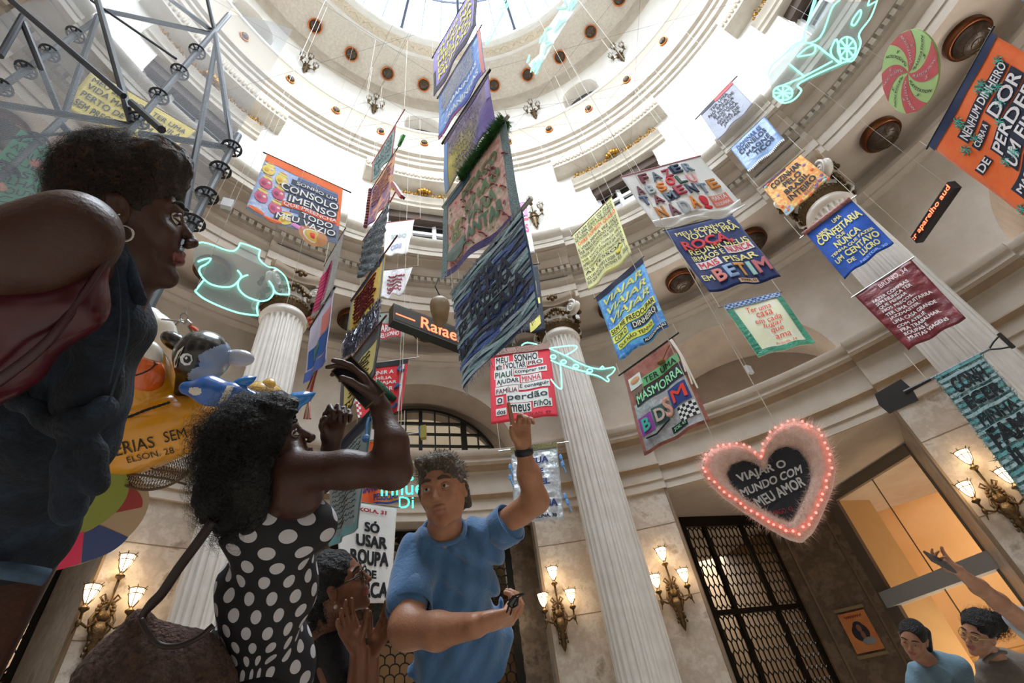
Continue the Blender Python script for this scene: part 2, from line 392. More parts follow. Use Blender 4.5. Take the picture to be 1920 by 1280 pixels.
# gallery windows: reveal, dark interior, white frames, sill with balusters, hood
for i, c in enumerate(BAYAZ):
    V = []; F = []
    for (a, z) in ((-WH, WZ0), (WH, WZ0), (WH, WZ1), (-WH, WZ1)): V += [PX(c+a, RD, z), PX(c+a, RD+.45, z)]
    for k in range(4): b = 2*k; e = 2*((k+1) % 4); F.append((b, b+1, e+1, e))
    w = struct('window_%d' % (i+1), V, F, cream)
    m = MB(); T = PX(c+90, 1, 0); Rr = PX(c, 1, 0); hw = RD*sin(RAD(WH)); o = PX(c, RD+.4, 0)
    m.box(o+Rr*.05+np.array([0, 0, 14.4]), T*hw, Rr*.01, np.array([0, 0, 1.8])); m.build('pane', darkglass, w)
    m = MB()
    for u in (-1, -.36, .36, 1): m.bar(o+T*u*hw*.96+np.array([0, 0, WZ0]), o+T*u*hw*.96+np.array([0, 0, WZ1-.3]), .13, .13)
    for z in (13.2, 14.4, 15.35, 15.9): m.bar(o-T*hw+np.array([0, 0, z]), o+T*hw+np.array([0, 0, z]), .12, .13)
    m.box(o-Rr*.02+np.array([0, 0, 14.8]), T*hw*.3, Rr*.02, np.array([0, 0, .3]))
    m.build('window_frame', winframe, w)
    m = MB(); m.box(PX(c, RD+.25, 16.0), T*hw, Rr*.14, np.array([0, 0, .2])); m.build('roller_blind', mat('blind_brown', '#4b3c33', .8), w)
    m = MB()
    for zz, R0, R1, hh in ((12.75, RD-.18, RD+.2, .1), (13.45, RD-.2, RD+.1, .08)):
        for k in range(8):
            a0 = c-WH-1+(2*WH+2)*k/8; a1 = a0+(2*WH+2)/8
            m.bar(PX(a0, (R0+R1)/2, zz), PX(a1, (R0+R1)/2, zz), R1-R0, hh)
    for k in range(11):
        a = c-WH+1.3*k+.9
        m.lathe([(.06, 12.82), (.06, 12.88), (.04, 12.92), (.085, 13.05), (.05, 13.25), (.06, 13.33), (.06, 13.4)], c=PX(a, RD-.05, 0), n=8)
    m.build('balustrade', plaster, w)
    # hood: slab with egg-and-dart face on a cove, garland, head moulding
    def arc(prof, h, nm, mt, par_):
        xs = np.linspace(-h, h, 15); V = []; F = []; K = len(prof)
        for a in xs:
            for R, z in prof: V.append(PX(c+a, R, z))
        for q in range(14):
            for k in range(K-1): F.append((q*K+k, q*K+k+1, (q+1)*K+k+1, (q+1)*K+k))
        F.append(tuple(range(K))); F.append(tuple(14*K+k for k in range(K)))
        o = mesh(nm, V, F, mt, par_); shade_auto(o, 30); return o
    arc([(RD+.02, 17.28), (9.12, 17.29), (9.05, 17.32), (8.98, 17.38), (8.9, 17.42), (8.82, 17.46), (8.8, 17.95), (8.78, 18.0), (8.78, 18.08), (RD+.02, 18.12)], 13.6, 'hood', cream, w)
    arc([(RD+.02, 16.22), (9.2, 16.24), (9.18, 16.35), (9.12, 16.4), (9.1, 16.5), (9.04, 16.57), (9.0, 16.64), (RD+.02, 16.66)], 10.6, 'head_moulding', cream, w)
    m = MB()
    for k in range(26):       # garland scrolls in gilt
        a = c-9.6+19.2*k/25; zz = 16.98+.09*sin(k*1.9)+.18*math.exp(-((k-12.5)/2.2)**2)
        m.ball(PX(a, 9.2, zz), (.06+.02*(k % 3), .05, .04+.015*(k % 2)), n=8)
        m.tube([PX(a, 9.18, zz), PX(a+.35, 9.14, zz+.1), PX(a+.6, 9.16, zz-.03)], .022, n=5)
    for k in range(-2, 3): m.ball(PX(c+k*.6, 9.12, 17.25-.05*abs(k)), .12-.015*abs(k), n=8)
    m.build('garland', gold, w)
    m = MB()
    for k in range(30): m.ball(PX(c-13.2+26.4*k/29, 8.79, 17.72), (.07, .05, .16), n=8)
    m.build('egg_and_dart', ornm, w)
# upper mouldings and lamp cove
ring('trim_9', [(9.31, 18.75), (9.22, 18.78), (9.22, 18.95), (9.12, 19.0), (9.12, 19.25), (9.04, 19.3), (9.04, 19.45), (9.12, 19.5), (9.12, 19.62), (9.0, 19.68), (9.0, 19.82)], cream)
ring('trim_10', [(9.0, 19.82), (8.98, 20.1), (8.93, 20.5), (8.84, 20.85), (8.76, 20.98)], mat('cove_cream', '#c4b9a8', .8))
ring('trim_11', [(8.76, 20.98), (8.72, 21.0), (8.72, 21.14), (8.76, 21.2), (9.15, 21.25)], plaster)
# oculus storey (segmental openings)
E = sorted(set([round(a, 4) for a in AZ]+[round(((c+OH*t+180) % 360)-180, 4) for c in BAYAZ for t in np.linspace(-1, 1, 15)]))
V = []; F = []
def ocz(a):
    d = min([(a-c+180) % 360-180 for c in BAYAZ], key=abs); t = abs(d)/OH
    return OZ0 if t >= 1.0001 else OC+(OZ1+.35-OC)*math.sqrt(max(0, 1-t**2.2))
for a in E: V += [PX(a, 9.12, 21.2), PX(a, 9.12, ocz(a)), PX(a, 9.12, 24.5), PX(a, 9.75, ocz(a))]
for i in range(len(E)):
    j = (i+1) % len(E); mid = (E[i]+(E[j] if j else E[j]+360))/2; d = min(abs((mid-c+180) % 360-180) for c in BAYAZ)
    if d > OH: F.append((i*4, i*4+1 if False else i*4+2, j*4+2, j*4))
    else: F += [(i*4+1, i*4+2, j*4+2, j*4+1), (i*4+1, i*4+3, j*4+3, j*4+1)]
struct('wall_attic', V, F, plaster)
for i, c in enumerate(BAYAZ):
    m = MB(); T = PX(c+90, 1, 0); Rr = PX(c, 1, 0)
    for s in (-1, 1): m.box(PX(c+s*(OH+.05), 9.44, 22.0), PX(c+s*OH, .32, 0), T*.02, np.array([0, 0, 1.0]))
    w = m.build('window_%d' % (11+i), cream); w['kind'] = 'structure'
    m = MB()
    m.box(PX(c, 9.74, 22.5), T*1.1, Rr*.02, np.array([0, 0, 1.3]))
    m.build('pane', [mat('oculus_mesh', '#4a443d', .6, noise='#2c2824', nscale=20), darkroom], w)
    m = MB()
    for u in (-.5, 0, .5): m.bar(PX(c, 9.55, 21.3)+T*u, PX(c, 9.55, 22.6)+T*u, .05)
    m.bar(PX(c, 9.5, 22.35)-T*.85, PX(c, 9.5, 22.35)+T*.85, .04); m.build('window_frame', mat('grey_metal', '#6a6765', .5, .5), w)
# bull-nose, cove ceiling and ornamental rim of the skylight
ring('trim_12', [(9.13, 24.1), (9.1, 24.16), (9.02, 24.32), (8.95, 24.55), (8.93, 24.75), (8.9, 24.78)], cream)
ring('ceiling', [(8.9, 24.78), (8.86, 24.84), (8.7, 24.95), (8.35, 25.09), (8.0, 25.2), (7.6, 25.2), (7.32, 25.12)], mat('ceiling_cream', '#d2ccc2', .8, noise='#c2b9ab', nscale=10, bump=.4, bscale=22))
ring('trim_13', [(7.32, 25.12), (7.28, 25.05), (7.2, 25.05), (7.18, 24.95), (7.1, 24.93)], plaster)
ring('trim_14', [(7.1, 24.93), (6.95, 24.84), (6.75, 24.72), (6.6, 24.62)], ornm)
ring('trim_15', [(6.6, 24.62), (6.56, 24.56), (6.48, 24.55), (6.46, 24.46), (6.38, 24.42), (6.34, 24.32), (6.26, 24.29), (6.24, 24.4), (6.24, 24.75)], plaster)
m = MB()
for k in range(72):     # rosettes on the ornamental band
    a = 5*k; m.ball(PX(a, 6.84, 24.77), (.13, .13, .06), n=8); m.tube([PX(a+1, 6.9, 24.8), PX(a+2.5, 6.75, 24.72), PX(a+4, 6.9, 24.8)], .035, n=5)
m.build('trim_16', ornm)['kind'] = 'structure'
# skylight
def sky_z(r): return 24.72+1.5*(1-(r/6.24)**2)
V = []; F = []; rr = [0.01, 1.5, 3, 4.4, 5.5, 6.24]; n = 64
for r in rr: V += [PX(360*k/n, r, sky_z(r)) for k in range(n)]
F = [(i*n+k, i*n+(k+1) % n, (i+1)*n+(k+1) % n, (i+1)*n+k) for i in range(len(rr)-1) for k in range(n)]
sky = struct('window_20', V, F, clear('skylight_glass', '#fbfdff', rough=.3, fac=.05)); sky.name = 'window_20'
m = MB(); m2 = MB()
barm = mat('skylight_steel', '#566072', .5, .3)
for k in range(16):
    a = -20.4+22.5*k+11.25; m.tube([PX(a, r, sky_z(r)-.09) for r in (0.1, 1.5, 3, 4.4, 5.5, 6.24)], .1, n=6)
for k in range(48):
    if k % 3: a = -20.4+7.5*k+11.25; m2.tube([PX(a, r, sky_z(r)-.02) for r in (1.5, 3, 4.4, 5.5, 6.24)], .03, n=4)
for r in (1.5, 3.3, 5.0): m2.tube([PX(5*k, r, sky_z(r)-.05) for k in range(72)], .05, n=5, closed=True)
m.build('rib', barm, sky); m2.build('glazing_bar', barm, sky)
# ---------------------------------------------------------------- columns
def make_column():
    t = empty('column', (0, 0, 0), 'fluted stone column', 'column')
    n = 24; per = 8; zs = [.55, .58, .61, .66, .75]+list(np.linspace(1.2, 8.2, 9))+[8.55, 8.68, 8.75, 8.79, 8.82, 8.84]
    V = []; F = []
    for z in zs:
        u = (z-.55)/8.3; R0 = .5-.065*u**1.7
        for k in range(n):
            for q in range(per):
                x = (q-per/2)/(per*.36); th = 2*PI*(k+q/per)/n
                w = 1.0
                if z > 8.62: w = math.sqrt(max(0, 1-((z-8.62)/.19)**2))
                if z < .72: w = math.sqrt(max(0, 1-((.72-z)/.13)**2)) if z > .59 else 0
                d = .042*math.sqrt(max(0, 1-(x/w)**2)) if w > .05 and abs(x) < w else 0
                V.append(((R0-d)*cos(th), (R0-d)*sin(th), z))
    M = n*per
    F = [(i*M+k, i*M+(k+1) % M, (i+1)*M+(k+1) % M, (i+1)*M+k) for i in range(len(zs)-1) for k in range(M)]
    o = mesh('shaft', V, F, colm, t); shade_auto(o, 40)
    m = MB(); m.lathe([(.435, 8.84), (.46, 8.86), (.49, 8.9), (.5, 8.95), (.48, 9.0), (.455, 9.02), (.44, 9.04), (.44, 9.1)], n=48); shade_auto(m.build('astragal', colm, t), 40)
    m = MB(); m.lathe([(.7, .15), (.7, .24)], n=4); m.lathe([(.66, .22), (.68, .25), (.66, .29), (.6, .3), (.58, .36), (.62, .4), (.63, .46), (.58, .5), (.53, .55)], n=48); shade_auto(m.build('base', colm, t), 40)
    cap = None
    m = MB(); m.lathe([(.44, 9.08), (.47, 9.14), (.5, 9.22), (.51, 9.27), (.49, 9.33), (.47, 9.36)], n=48); cap = m.build('capital', bronze, t)
    m = MB()
    for k in range(36): a = 2*PI*k/36; m.ball((.5*cos(a), .5*sin(a), 9.24), (.03, .03, .05), n=6)
    m.build('egg_band', bronze, cap)
    m = MB(); m.lathe([(.46, 9.35), (.455, 9.5), (.49, 9.62), (.54, 9.7)], n=48); m.build('echinus', colm, cap)
    # four diagonal volute pairs
    for q in range(4):
        a = PI/4+q*PI/2; d = np.array([cos(a), sin(a), 0]); s = np.array([-sin(a), cos(a), 0])
        m = MB(); c0 = d*.66+np.array([0, 0, 9.62])
        for side in (-1, 1):
            face = nrm(s*side*.9-d*.15)
            sp = []
            for t_ in np.linspace(0, 2.6*2*PI, 46):
                r = .205*math.exp(-.13*t_)
                sp.append(c0+s*side*.07+(d*(cos(PI/2-t_))+np.array([0, 0, 1])*sin(PI/2-t_))*r+d*.0)
            pr = sp; m.tube(pr, np.linspace(.034, .016, 46), n=6); m.ball(c0+s*side*.08, (.04, .04, .04), n=8)
        m.lathe([(.0, -.065), (.19, -.065), (.19, .065), (0, .065)], c=c0, ax=s, n=24)
        m.tube([c0+np.array([0, 0, .2])-d*x*.16+np.array([0, 0, -.05*sin(x*PI)]) for x in np.linspace(0, 2.4, 6)], .05, n=6)
        m.build('volute', colm, cap, smooth=True)
        # floral ornament between volutes
        b = a+PI/4; e = np.array([cos(b), sin(b), 0]); f = np.array([-sin(b), cos(b), 0]); m = MB()
        for k in range(-5, 6):
            m.ball(e*(.52+.04*cos(k))+f*k*.062+np.array([0, 0, 9.56-.012*k*k*.6+.05]), (.055, .055, .06), n=8)
            if k % 2: m.ball(e*.56+f*k*.06+np.array([0, 0, 9.45-.008*k*k]), (.04, .04, .07), n=7)
        for k in range(5):
            an = RAD(-60+30*k); m.ball(e*.66+f*sin(an)*.11+np.array([0, 0, 9.88+cos(an)*.1]), (.05, .05, .06), n=8)
        m.ball(e*.68+np.array([0, 0, 9.86]), .06, n=8)
        m.build('garland', bronze, cap, smooth=True)
    # concave abacus
    P = []
    for q in range(4):
        a = PI/4+q*PI/2; a2 = a+PI/2
        c0 = np.array([cos(a), sin(a)])*.82; c1 = np.array([cos(a2), sin(a2)])*.82
        tn = np.array([-sin(a), cos(a)])*.06; tn1 = np.array([-sin(a2), cos(a2)])*.06
        for u in np.linspace(0, 1, 9):
            p = (c0+tn)*(1-u)+(c1-tn1)*u; P.append(p*(1-.2*sin(PI*u)))
    nP = len(P); V = []
    for z, sc in ((9.82, .93), (9.9, .95), (9.94, 1.0), (10.02, 1.02), (10.1, 1.02)): V += [(x*sc, y*sc, z) for x, y in P]
    F = [(i*nP+k, i*nP+(k+1) % nP, (i+1)*nP+(k+1) % nP, (i+1)*nP+k) for i in range(4) for k in range(nP)]+[tuple(range(nP))[::-1], tuple(4*nP+k for k in range(nP))]
    shade_auto(mesh('abacus', V, F, mat('abacus_tan', '#8f7a62', .6), cap), 30)
    return t
col0 = make_column()
clab = {0: 'tall fluted column nearest the picture centre, behind the neon airplane', 1: 'tall fluted column behind the blue and dark red banners', 7: 'fluted column behind the neon torso and the pool toys'}
for i, c in enumerate(COLAZ):
    P = PX(c, 8.55, 0); M = Matrix.Translation(Vector(P)) @ Matrix.Rotation(-RAD(c), 4, 'Z')
    lab = clab.get(i, 'fluted column of the rotunda beyond the picture, %s' % ['', '', 'right of the ribboned banner', 'right rear', 'rear', 'left rear', 'far left rear', ''][i])
    if i == 0: col0.matrix_world = M; col0['label'] = lab; col0['group'] = 'fluted columns of the rotunda'
    elif i in (1, 7, 6, 2): dup(col0, M, lab, 'fluted columns of the rotunda')
    else: dup(col0, M, 'fluted column of the rotunda behind the viewer', 'columns behind the viewer')
# ---------------------------------------------------------------- copper ceiling lamps
def make_lamp(r, name='copper_downlight', rim=None, dp=1):
    t = empty(name, (0, 0, 0), 'lamp', 'ceiling lamp')       # points along -Y local
    m = MB(); m.lathe([(r*1.02, 0), (r*1.05, .03*r), (r*1.05, .42*r), (r, .48*r), (r*.88, .5*r), (r*.84, .4*r)], n=28); m.build('rim', rim or copper, t, smooth=True)
    m = MB(); m.lathe([(r*.9, .36*r), (r*.86, .5*r*dp), (r*.66, .72*r*dp), (r*.35, .84*r*dp), (.001, .88*r*dp)], n=24)
    m.build('dish', mat('smoked_glass', '#33281f', .3, .2, noise='#4d3d30', nscale=12, bump=.3), t, smooth=True)
    m = MB()
    for k in range(6):
        a = k*PI/3; m.tube([(r*.88*cos(a), r*.88*sin(a), .46*r), (r*.66*cos(a), r*.66*sin(a), .74*r*dp), (0, 0, .9*r*dp)], r*.02, n=5)
    for q in (.3, .58): m.tube([(r*q*cos(x), r*q*sin(x), (.9-.38*q*q)*r*dp) for x in np.linspace(0, 2*PI, 25)[:-1]], r*.018, n=5, closed=True)
    m.build('rib', bronze, t); return t
def place_lamp(proto, P, n, label, group, used=[]):
    z = Vector(nrm(n)); q = z.to_track_quat('Z', 'Y').to_matrix().to_4x4(); M = Matrix.Translation(Vector(P)) @ q
    if proto.name not in used: used.append(proto.name); proto.matrix_world = M; proto['label'] = label; proto['group'] = group; return proto
    return dup(proto, M, label, group)
lb = make_lamp(.27); ls = make_lamp(.155, 'small_copper_lamp'); lf = make_lamp(.36, 'copper_soffit_lamp', mat('copper_dark', '#6b3d22', .3, .8), 1.15)
for k in range(32):
    a = -54.47+11.25*k; vis = k < 11
    place_lamp(lb, PX(a, 8.36, 25.07), (-sin(RAD(a))*.35, -cos(RAD(a))*.35, -1), 'large copper-rimmed round lamp on the ceiling ring around the skylight', 'large copper lamps on the ceiling ring')
    a = -65.36+11.25*k
    place_lamp(ls, PX(a, 8.93, 20.5), (-sin(RAD(a)), -cos(RAD(a)), -.25), 'small round copper lamp on the cream moulding below the dome wall', 'small copper lamps on the moulding')
for k in range(8):
    for d in (-12.2, 0, 12.2):
        a = BAYAZ[k]+d
        place_lamp(lf, PX(a, 8.98, 10.11), (0, 0, -1), 'large bronze lamp with copper glow on the soffit between the columns', 'bronze lamps on the soffit')
# ================================================================ vestibules, rooms, grilles
def DV(az): a = RAD(az); return np.array([sin(a), cos(a), 0.])
ZV = np.array([0, 0, 1.]); 
warmwall = mat('room_wall_warm', '#d9b888', .7, noise='#d0ac7a', nscale=.8)
warmceil = mat('room_ceiling', '#d8b98d', .8)
brownstone = mat('brown_marble', '#6e5a47', .4, noise=('#5c4a39', '#7d6752', '#4f3f31'), nscale=2)
def quadwall(name, n, K, ax, u0, u1, z0, z1, m, parent=None):
    V = [n*K+ax*u0+ZV*z0, n*K+ax*u1+ZV*z0, n*K+ax*u1+ZV*z1, n*K+ax*u0+ZV*z1]
    return struct(name, V, [(0, 1, 2, 3)], m, parent=parent)
def hexgrille(n, K, ax, u0, u1, z0, z1, cw, ch, r, hexa=True):
    m = MB(); nx = max(1, round((u1-u0)/cw)); cw = (u1-u0)/nx; nz = int((z1-z0)/ch); P = lambda u, z: n*K+ax*u+ZV*z
    for j in range(nz+1):
        zc = z0+j*ch; off = 0 if j % 2 == 0 else .5
        for i in range(-1, nx+1):
            uc = u0+(i+off+.5)*cw
            if uc-cw/2 < u0-.01*cw-(cw/2 if off else 0) or uc > u1+cw*.1: continue
            l, rr_, = max(u0, uc-cw/2), min(u1, uc+cw/2)
            if hexa:
                for (a, b) in (((l, zc), (l, zc+ch*.62)), ((l, zc+ch*.62), (uc, zc+ch)), ((uc, zc+ch), (rr_, zc+ch*.62))):
                    if a != b and b[1] <= z1+.02 and u0 <= uc <= u1: m.bar(P(*a), P(*b), r, r*1.4, up=n)
            else:
                if not (u0 <= uc <= u1): continue
                q = [P(uc+cw/2*-cos(t), min(z1, zc+ch*.55+ch*.45*sin(t))) for t in np.linspace(0, PI, 7)]
                q = [P(uc-cw/2, zc)]+q+[P(uc+cw/2, zc)]
                for a, b in zip(q[:-1], q[1:]): m.bar(a, b, r, r*1.4, up=n)
    return m
vi = 1
for i, c in enumerate(BAYAZ):
    main = i % 2 == 0; near = i in (0, 1, 2, 7)
    if not near:
        V = []
        for a in np.linspace(-14.5, 14.5, 9): V += [PX(c+a, 10.2, 0), PX(c+a, 10.2, 5.1)]
        struct('wall_bay_%s' % 'abcdefgh'[i], V, [(2*k, 2*k+2, 2*k+3, 2*k+1) for k in range(8)], brownstone); continue
    if main:
        n, ax = DV(c), DV(c+90); K = 10.0
        w = quadwall('wall_door_%s' % 'abcdefgh'[i], n, K, ax, 1.85, 3.4, 0, 5.1, marble_dk); quadwall('wall_door_%s_left' % 'abcdefgh'[i], n, K, ax, -3.4, -1.85, 0, 5.1, marble_dk)
        V = []; F = []
        for s in (-1, 1):
            b = len(V); V += [PX(c+s*13.7, 9.55, 0), PX(c+s*13.7, 9.55, 5.1), n*K+ax*s*2.42+ZV*5.1, n*K+ax*s*2.42]; F.append((b, b+1, b+2, b+3))
        struct('wall_reveal_%s' % 'abcdefgh'[i], V, F, marble)
        d = empty('door_%d' % (i+1), n*(K+.05)); d['kind'] = 'structure'
        m = MB()
        for u in (-1.8, -.9, 0, .9, 1.8): m.bar(n*(K+.04)+ax*u, n*(K+.04)+ax*u+ZV*5.08, .1 if abs(u) < 1.7 else .14, .1, up=n)
        for z in (.1, 1.0, 3.05, 4.72, 5.0): m.bar(n*(K+.04)-ax*1.85+ZV*z, n*(K+.04)+ax*1.85+ZV*z, .09, .1, up=n)
        m.box(n*(K+.03)+ZV*.5, ax*1.8, n*.03, ZV*.45); m.build('door_frame', iron, d)
        hexgrille(n, K, ax, -1.78, 1.78, 1.1, 4.66, .178, .155, .02, False).build('lattice', iron, d)
        m = MB()
        for u in (-1.35, -.45, .45, 1.35): m.lathe([(.0, 4.74), (.16, 4.86), (0, 4.98)], c=n*K+ax*u, n=8)
        m.build('crest', iron, d)
        # room behind
        V = [n*(K+.3)-ax*5, n*(K+.3)+ax*5, n*(K+5)+ax*5, n*(K+5)-ax*5]; V += [v+ZV*5.4 for v in V]
        struct('wall_room_%s' % 'abcdefgh'[i], V, [(1, 2, 6, 5), (2, 3, 7, 6), (3, 0, 4, 7)], mat('room_dim', '#8d7257', .8))
    else:
        w1, w2 = DV(c-45), DV(c+45); K = 9.8; g0, g1 = 6.2, 8.62
        for s, (n, ax) in enumerate(((w1, w2), (w2, w1))):
            V = [PX(c+(13.7 if s else -13.7), 9.55, 0), n*K+ax*g0]; V += [v+ZV*5.1 for v in V]
            struct('wall_reveal_%s_%d' % ('abcdefgh'[i], s), V, [(0, 1, 3, 2)], marble)
        V = [w1*K+w2*g1, w1*K+w2*8.72, w1*8.72+w2*K, w2*K+w1*g1]; V += [v+ZV*5.1 for v in V]
        struct('wall_corner_%s' % 'abcdefgh'[i], V, [(0, 1, 5, 4), (1, 2, 6, 5), (2, 3, 7, 6)], brownstone)
        m = MB(); c0 = (w1*8.72+w2*K+w1*K+w2*8.72)/2; e = DV(c+90)
        for u in (-.52, .52): m.bar(c0-DV(c)*.02+e*u, c0-DV(c)*.02+e*u+ZV*5, .03, .05)
        m.build('trim_%d' % (40+i), mat('joint_brown', '#7d6a56'))['kind'] = 'structure'
        def grille(n, ax, nm):
            d = empty('door_%d' % (i+1)if nm == 'a' else 'door_%d' % (i+11), n*K); d['kind'] = 'structure'
            m = MB(); uu = [g0+.04, g0+.62, g1-.72, g1-.04]
            for u in uu: m.bar(n*K+ax*u, n*K+ax*u+ZV*5.0, .1, .09, up=n)
            for z in (.05, 2.95, 4.9, 5.02): m.bar(n*K+ax*g0+ZV*z, n*K+ax*g1+ZV*z, .1 if z < 4.8 else .12, .1, up=n)
            m.build('door_frame', iron, d)
            m = hexgrille(n, K, ax, g0+.08, g1-.06, .1, 4.85, .125, .215, .019)
            m.build('lattice', iron, d)
        if i == 1:
            grille(w1, w2, 'a')
            # glazed opening to the lit gallery on the other side
            g = empty('window_30', w2*K); g['kind'] = 'structure'
            m = MB()
            m.bar(w2*K+w1*g1+ZV*2.68, w2*K+w1*(g0-.2)+ZV*2.68, .32, .3); m.build('transom', mat('grey_blue_metal', '#a3a7ac', .5), g)
            m = MB()
            for u in (g0-.13, g1-.03): m.bar(w2*K+w1*u, w2*K+w1*u+ZV*5.05, .1, .3, up=w1)
            m.bar(w2*K+w1*g1+ZV*5.0, w2*K+w1*g0+ZV*5.0, .12, .3); m.build('window_frame', mat('grey_brown_metal', '#6d6258', .5), g)
            for k, (a, b) in enumerate(((g0-.08, 7.35), (7.36, g1-.08))):
                for z0, z1 in ((0.05, 2.5), (2.86, 4.94)):
                    mesh('pane', [w2*(K+.03)+w1*a+ZV*z0, w2*(K+.03)+w1*b+ZV*z0, w2*(K+.03)+w1*b+ZV*z1, w2*(K+.03)+w1*a+ZV*z1], [(0, 1, 2, 3)], clear('gallery_glass', '#fffaf2', fac=.04, rough=.03), g)
            m = MB(); m.bar(w2*(K+.03)+w1*7.355, w2*(K+.03)+w1*7.355+ZV*5, .015, .02); m.build('seam', mat('joint_brown', '#7d6a56'), g)
            # lit gallery: walls, ceiling with shallow coffers, pilaster, picture rail
            A = w2*(K+.2)+w1*3.2; B = w2*(K+.2)+w1*12.6; C_ = w2*(K+6.5)+w1*12.6; D_ = w2*(K+6.5)+w1*3.2
            V = [A, B, C_, D_]; V += [v+ZV*6.2 for v in V]
            struct('wall_gallery', V, [(1, 2, 6, 5), (2, 3, 7, 6), (3, 0, 4, 7)], warmwall)
            struct('ceiling_gallery', [v+ZV*6.2 for v in (A, B, C_, D_)], [(0, 1, 2, 3)], warmceil)
            m = MB(); q = w2*(K+1.2)+w1*9.75
            m.box(q+ZV*3.1, w1*.75, w2*.55, ZV*3.1)
            for k, zz in enumerate((5.35, 5.5, 5.65, 5.85, 6.05)): m.box(q+ZV*zz, w1*(.8+.05*k), w2*(.6+.05*k), ZV*.06)
            m.build('trim_50', warmwall)['kind'] = 'structure'
            m = MB()
            for k in range(4):
                for hh in (0, .12): m.bar(w2*(K+.4)+w1*(4+2.4*k)+ZV*(6.18-hh*.2), w2*(K+6.4)+w1*(4+2.4*k)+ZV*(6.18-hh*.2), .18-hh, .1)
            m.bar(w2*(K+3)+w1*3.2+ZV*6.15, w2*(K+3)+w1*12.6+ZV*6.15, .3, .16)
            m.build('trim_51', warmceil)['kind'] = 'structure'
            m = MB()
            for z in (1.2, 1.75): m.bar(w2*(K+6.4)+w1*3.2+ZV*z, w2*(K+6.4)+w1*12.6+ZV*z, .07, .03)
            m.bar(w2*(K+6.42)+w1*8.2, w2*(K+6.42)+w1*8.2+ZV*6, .02, .02); m.bar(w2*(K+6.42)+w1*5.9, w2*(K+6.42)+w1*5.9+ZV*6, .02, .02)
            m.build('trim_52', mat('ochre_rail', '#a9823f', .5))['kind'] = 'structure'
            gal = (w1, w2, K)
        elif i == 7:
            grille(w2, w1, 'a')
        if i == 7:
            V = [w1*K+w2*g0, w1*K+w2*g1]; V += [v+ZV*5.1 for v in V]; struct('wall_bay_h', V, [(0, 1, 3, 2)], brownstone)
        # dim room behind the grille
        n, ax = (w1, w2) if i == 1 else (w2, w1)
        A = n*(K+.25)+ax*(g0-2); B = n*(K+.25)+ax*(g1+.9); C_ = n*(K+5)+ax*(g1+.9); D_ = n*(K+5)+ax*(g0-2)
        V = [A, B, C_, D_]; V += [v+ZV*5.4 for v in V]
        struct('wall_room_%s' % 'abcdefgh'[i], V, [(1, 2, 6, 5), (2, 3, 7, 6), (3, 0, 4, 7)], mat('room_warm_dim', '#7d6448', .8))
# ---- lunette glazing straight ahead
c = BAYAZ[0]; n, ax = DV(c), DV(c+90); Kc = 10.72; hl = RAD(11.2)*(RW+1)
g = empty('window_31', n*Kc+ZV*6.6); g['kind'] = 'structure'
m = MB(); P = lambda u, z: n*(Kc-.15+.0*abs(u))+ax*u+ZV*z
q = [P(hl*.99*cos(t), 6.62+hl*.92*sin(t)) for t in np.linspace(0, PI, 33)]
for a, b in zip(q[:-1], q[1:]): m.bar(a, b, .07, .1, up=n)
zt = lambda u: 6.62+hl*.92*math.sqrt(max(0, 1-(u/(hl*.99))**2))
for k in range(-5, 6):
    u = k*.38; wd = .15 if abs(k) in (3,) else (.09 if k in (0,) else .03); m.bar(P(u, 6.6), P(u, zt(u)), wd, .08, up=n)
for z in (7.1, 7.45, 7.8, 8.12):
    e = hl*.99*math.sqrt(max(0, 1-((z-6.62)/(hl*.92))**2)); m.bar(P(-e, z), P(e, z), .05 if z != 8.12 else .07, .07, up=n)
m.bar(P(-hl, 6.68), P(hl, 6.68), .2, .2, up=n); m.build('window_frame', iron, g)
V = [P(0, 6.7)]+[P(hl*.99*cos(t), 6.62+hl*.92*sin(t)) for t in np.linspace(0, PI, 25)]
mesh('pane', [v+n*.05 for v in V], [(0, k, k+1) for k in range(1, 25)], clear('lunette_glass', '#f2ede4', fac=.08, rough=.1), g)
V = []
for y in (0, 2.2):
    V += [n*(Kc+.1+y)+ax*(hl*1.15*cos(t))+ZV*(6.3+hl*1.25*sin(t)) for t in np.linspace(0, PI, 17)]
V.append(n*(Kc+2.3)+ZV*6.3)
F = [(k, k+1, 18+k, 17+k) for k in range(16)]+[(17+k, 18+k, 34) for k in range(16)]+[(0, 16, 33, 17)]
struct('wall_lunette_niche', V, F, plaster)
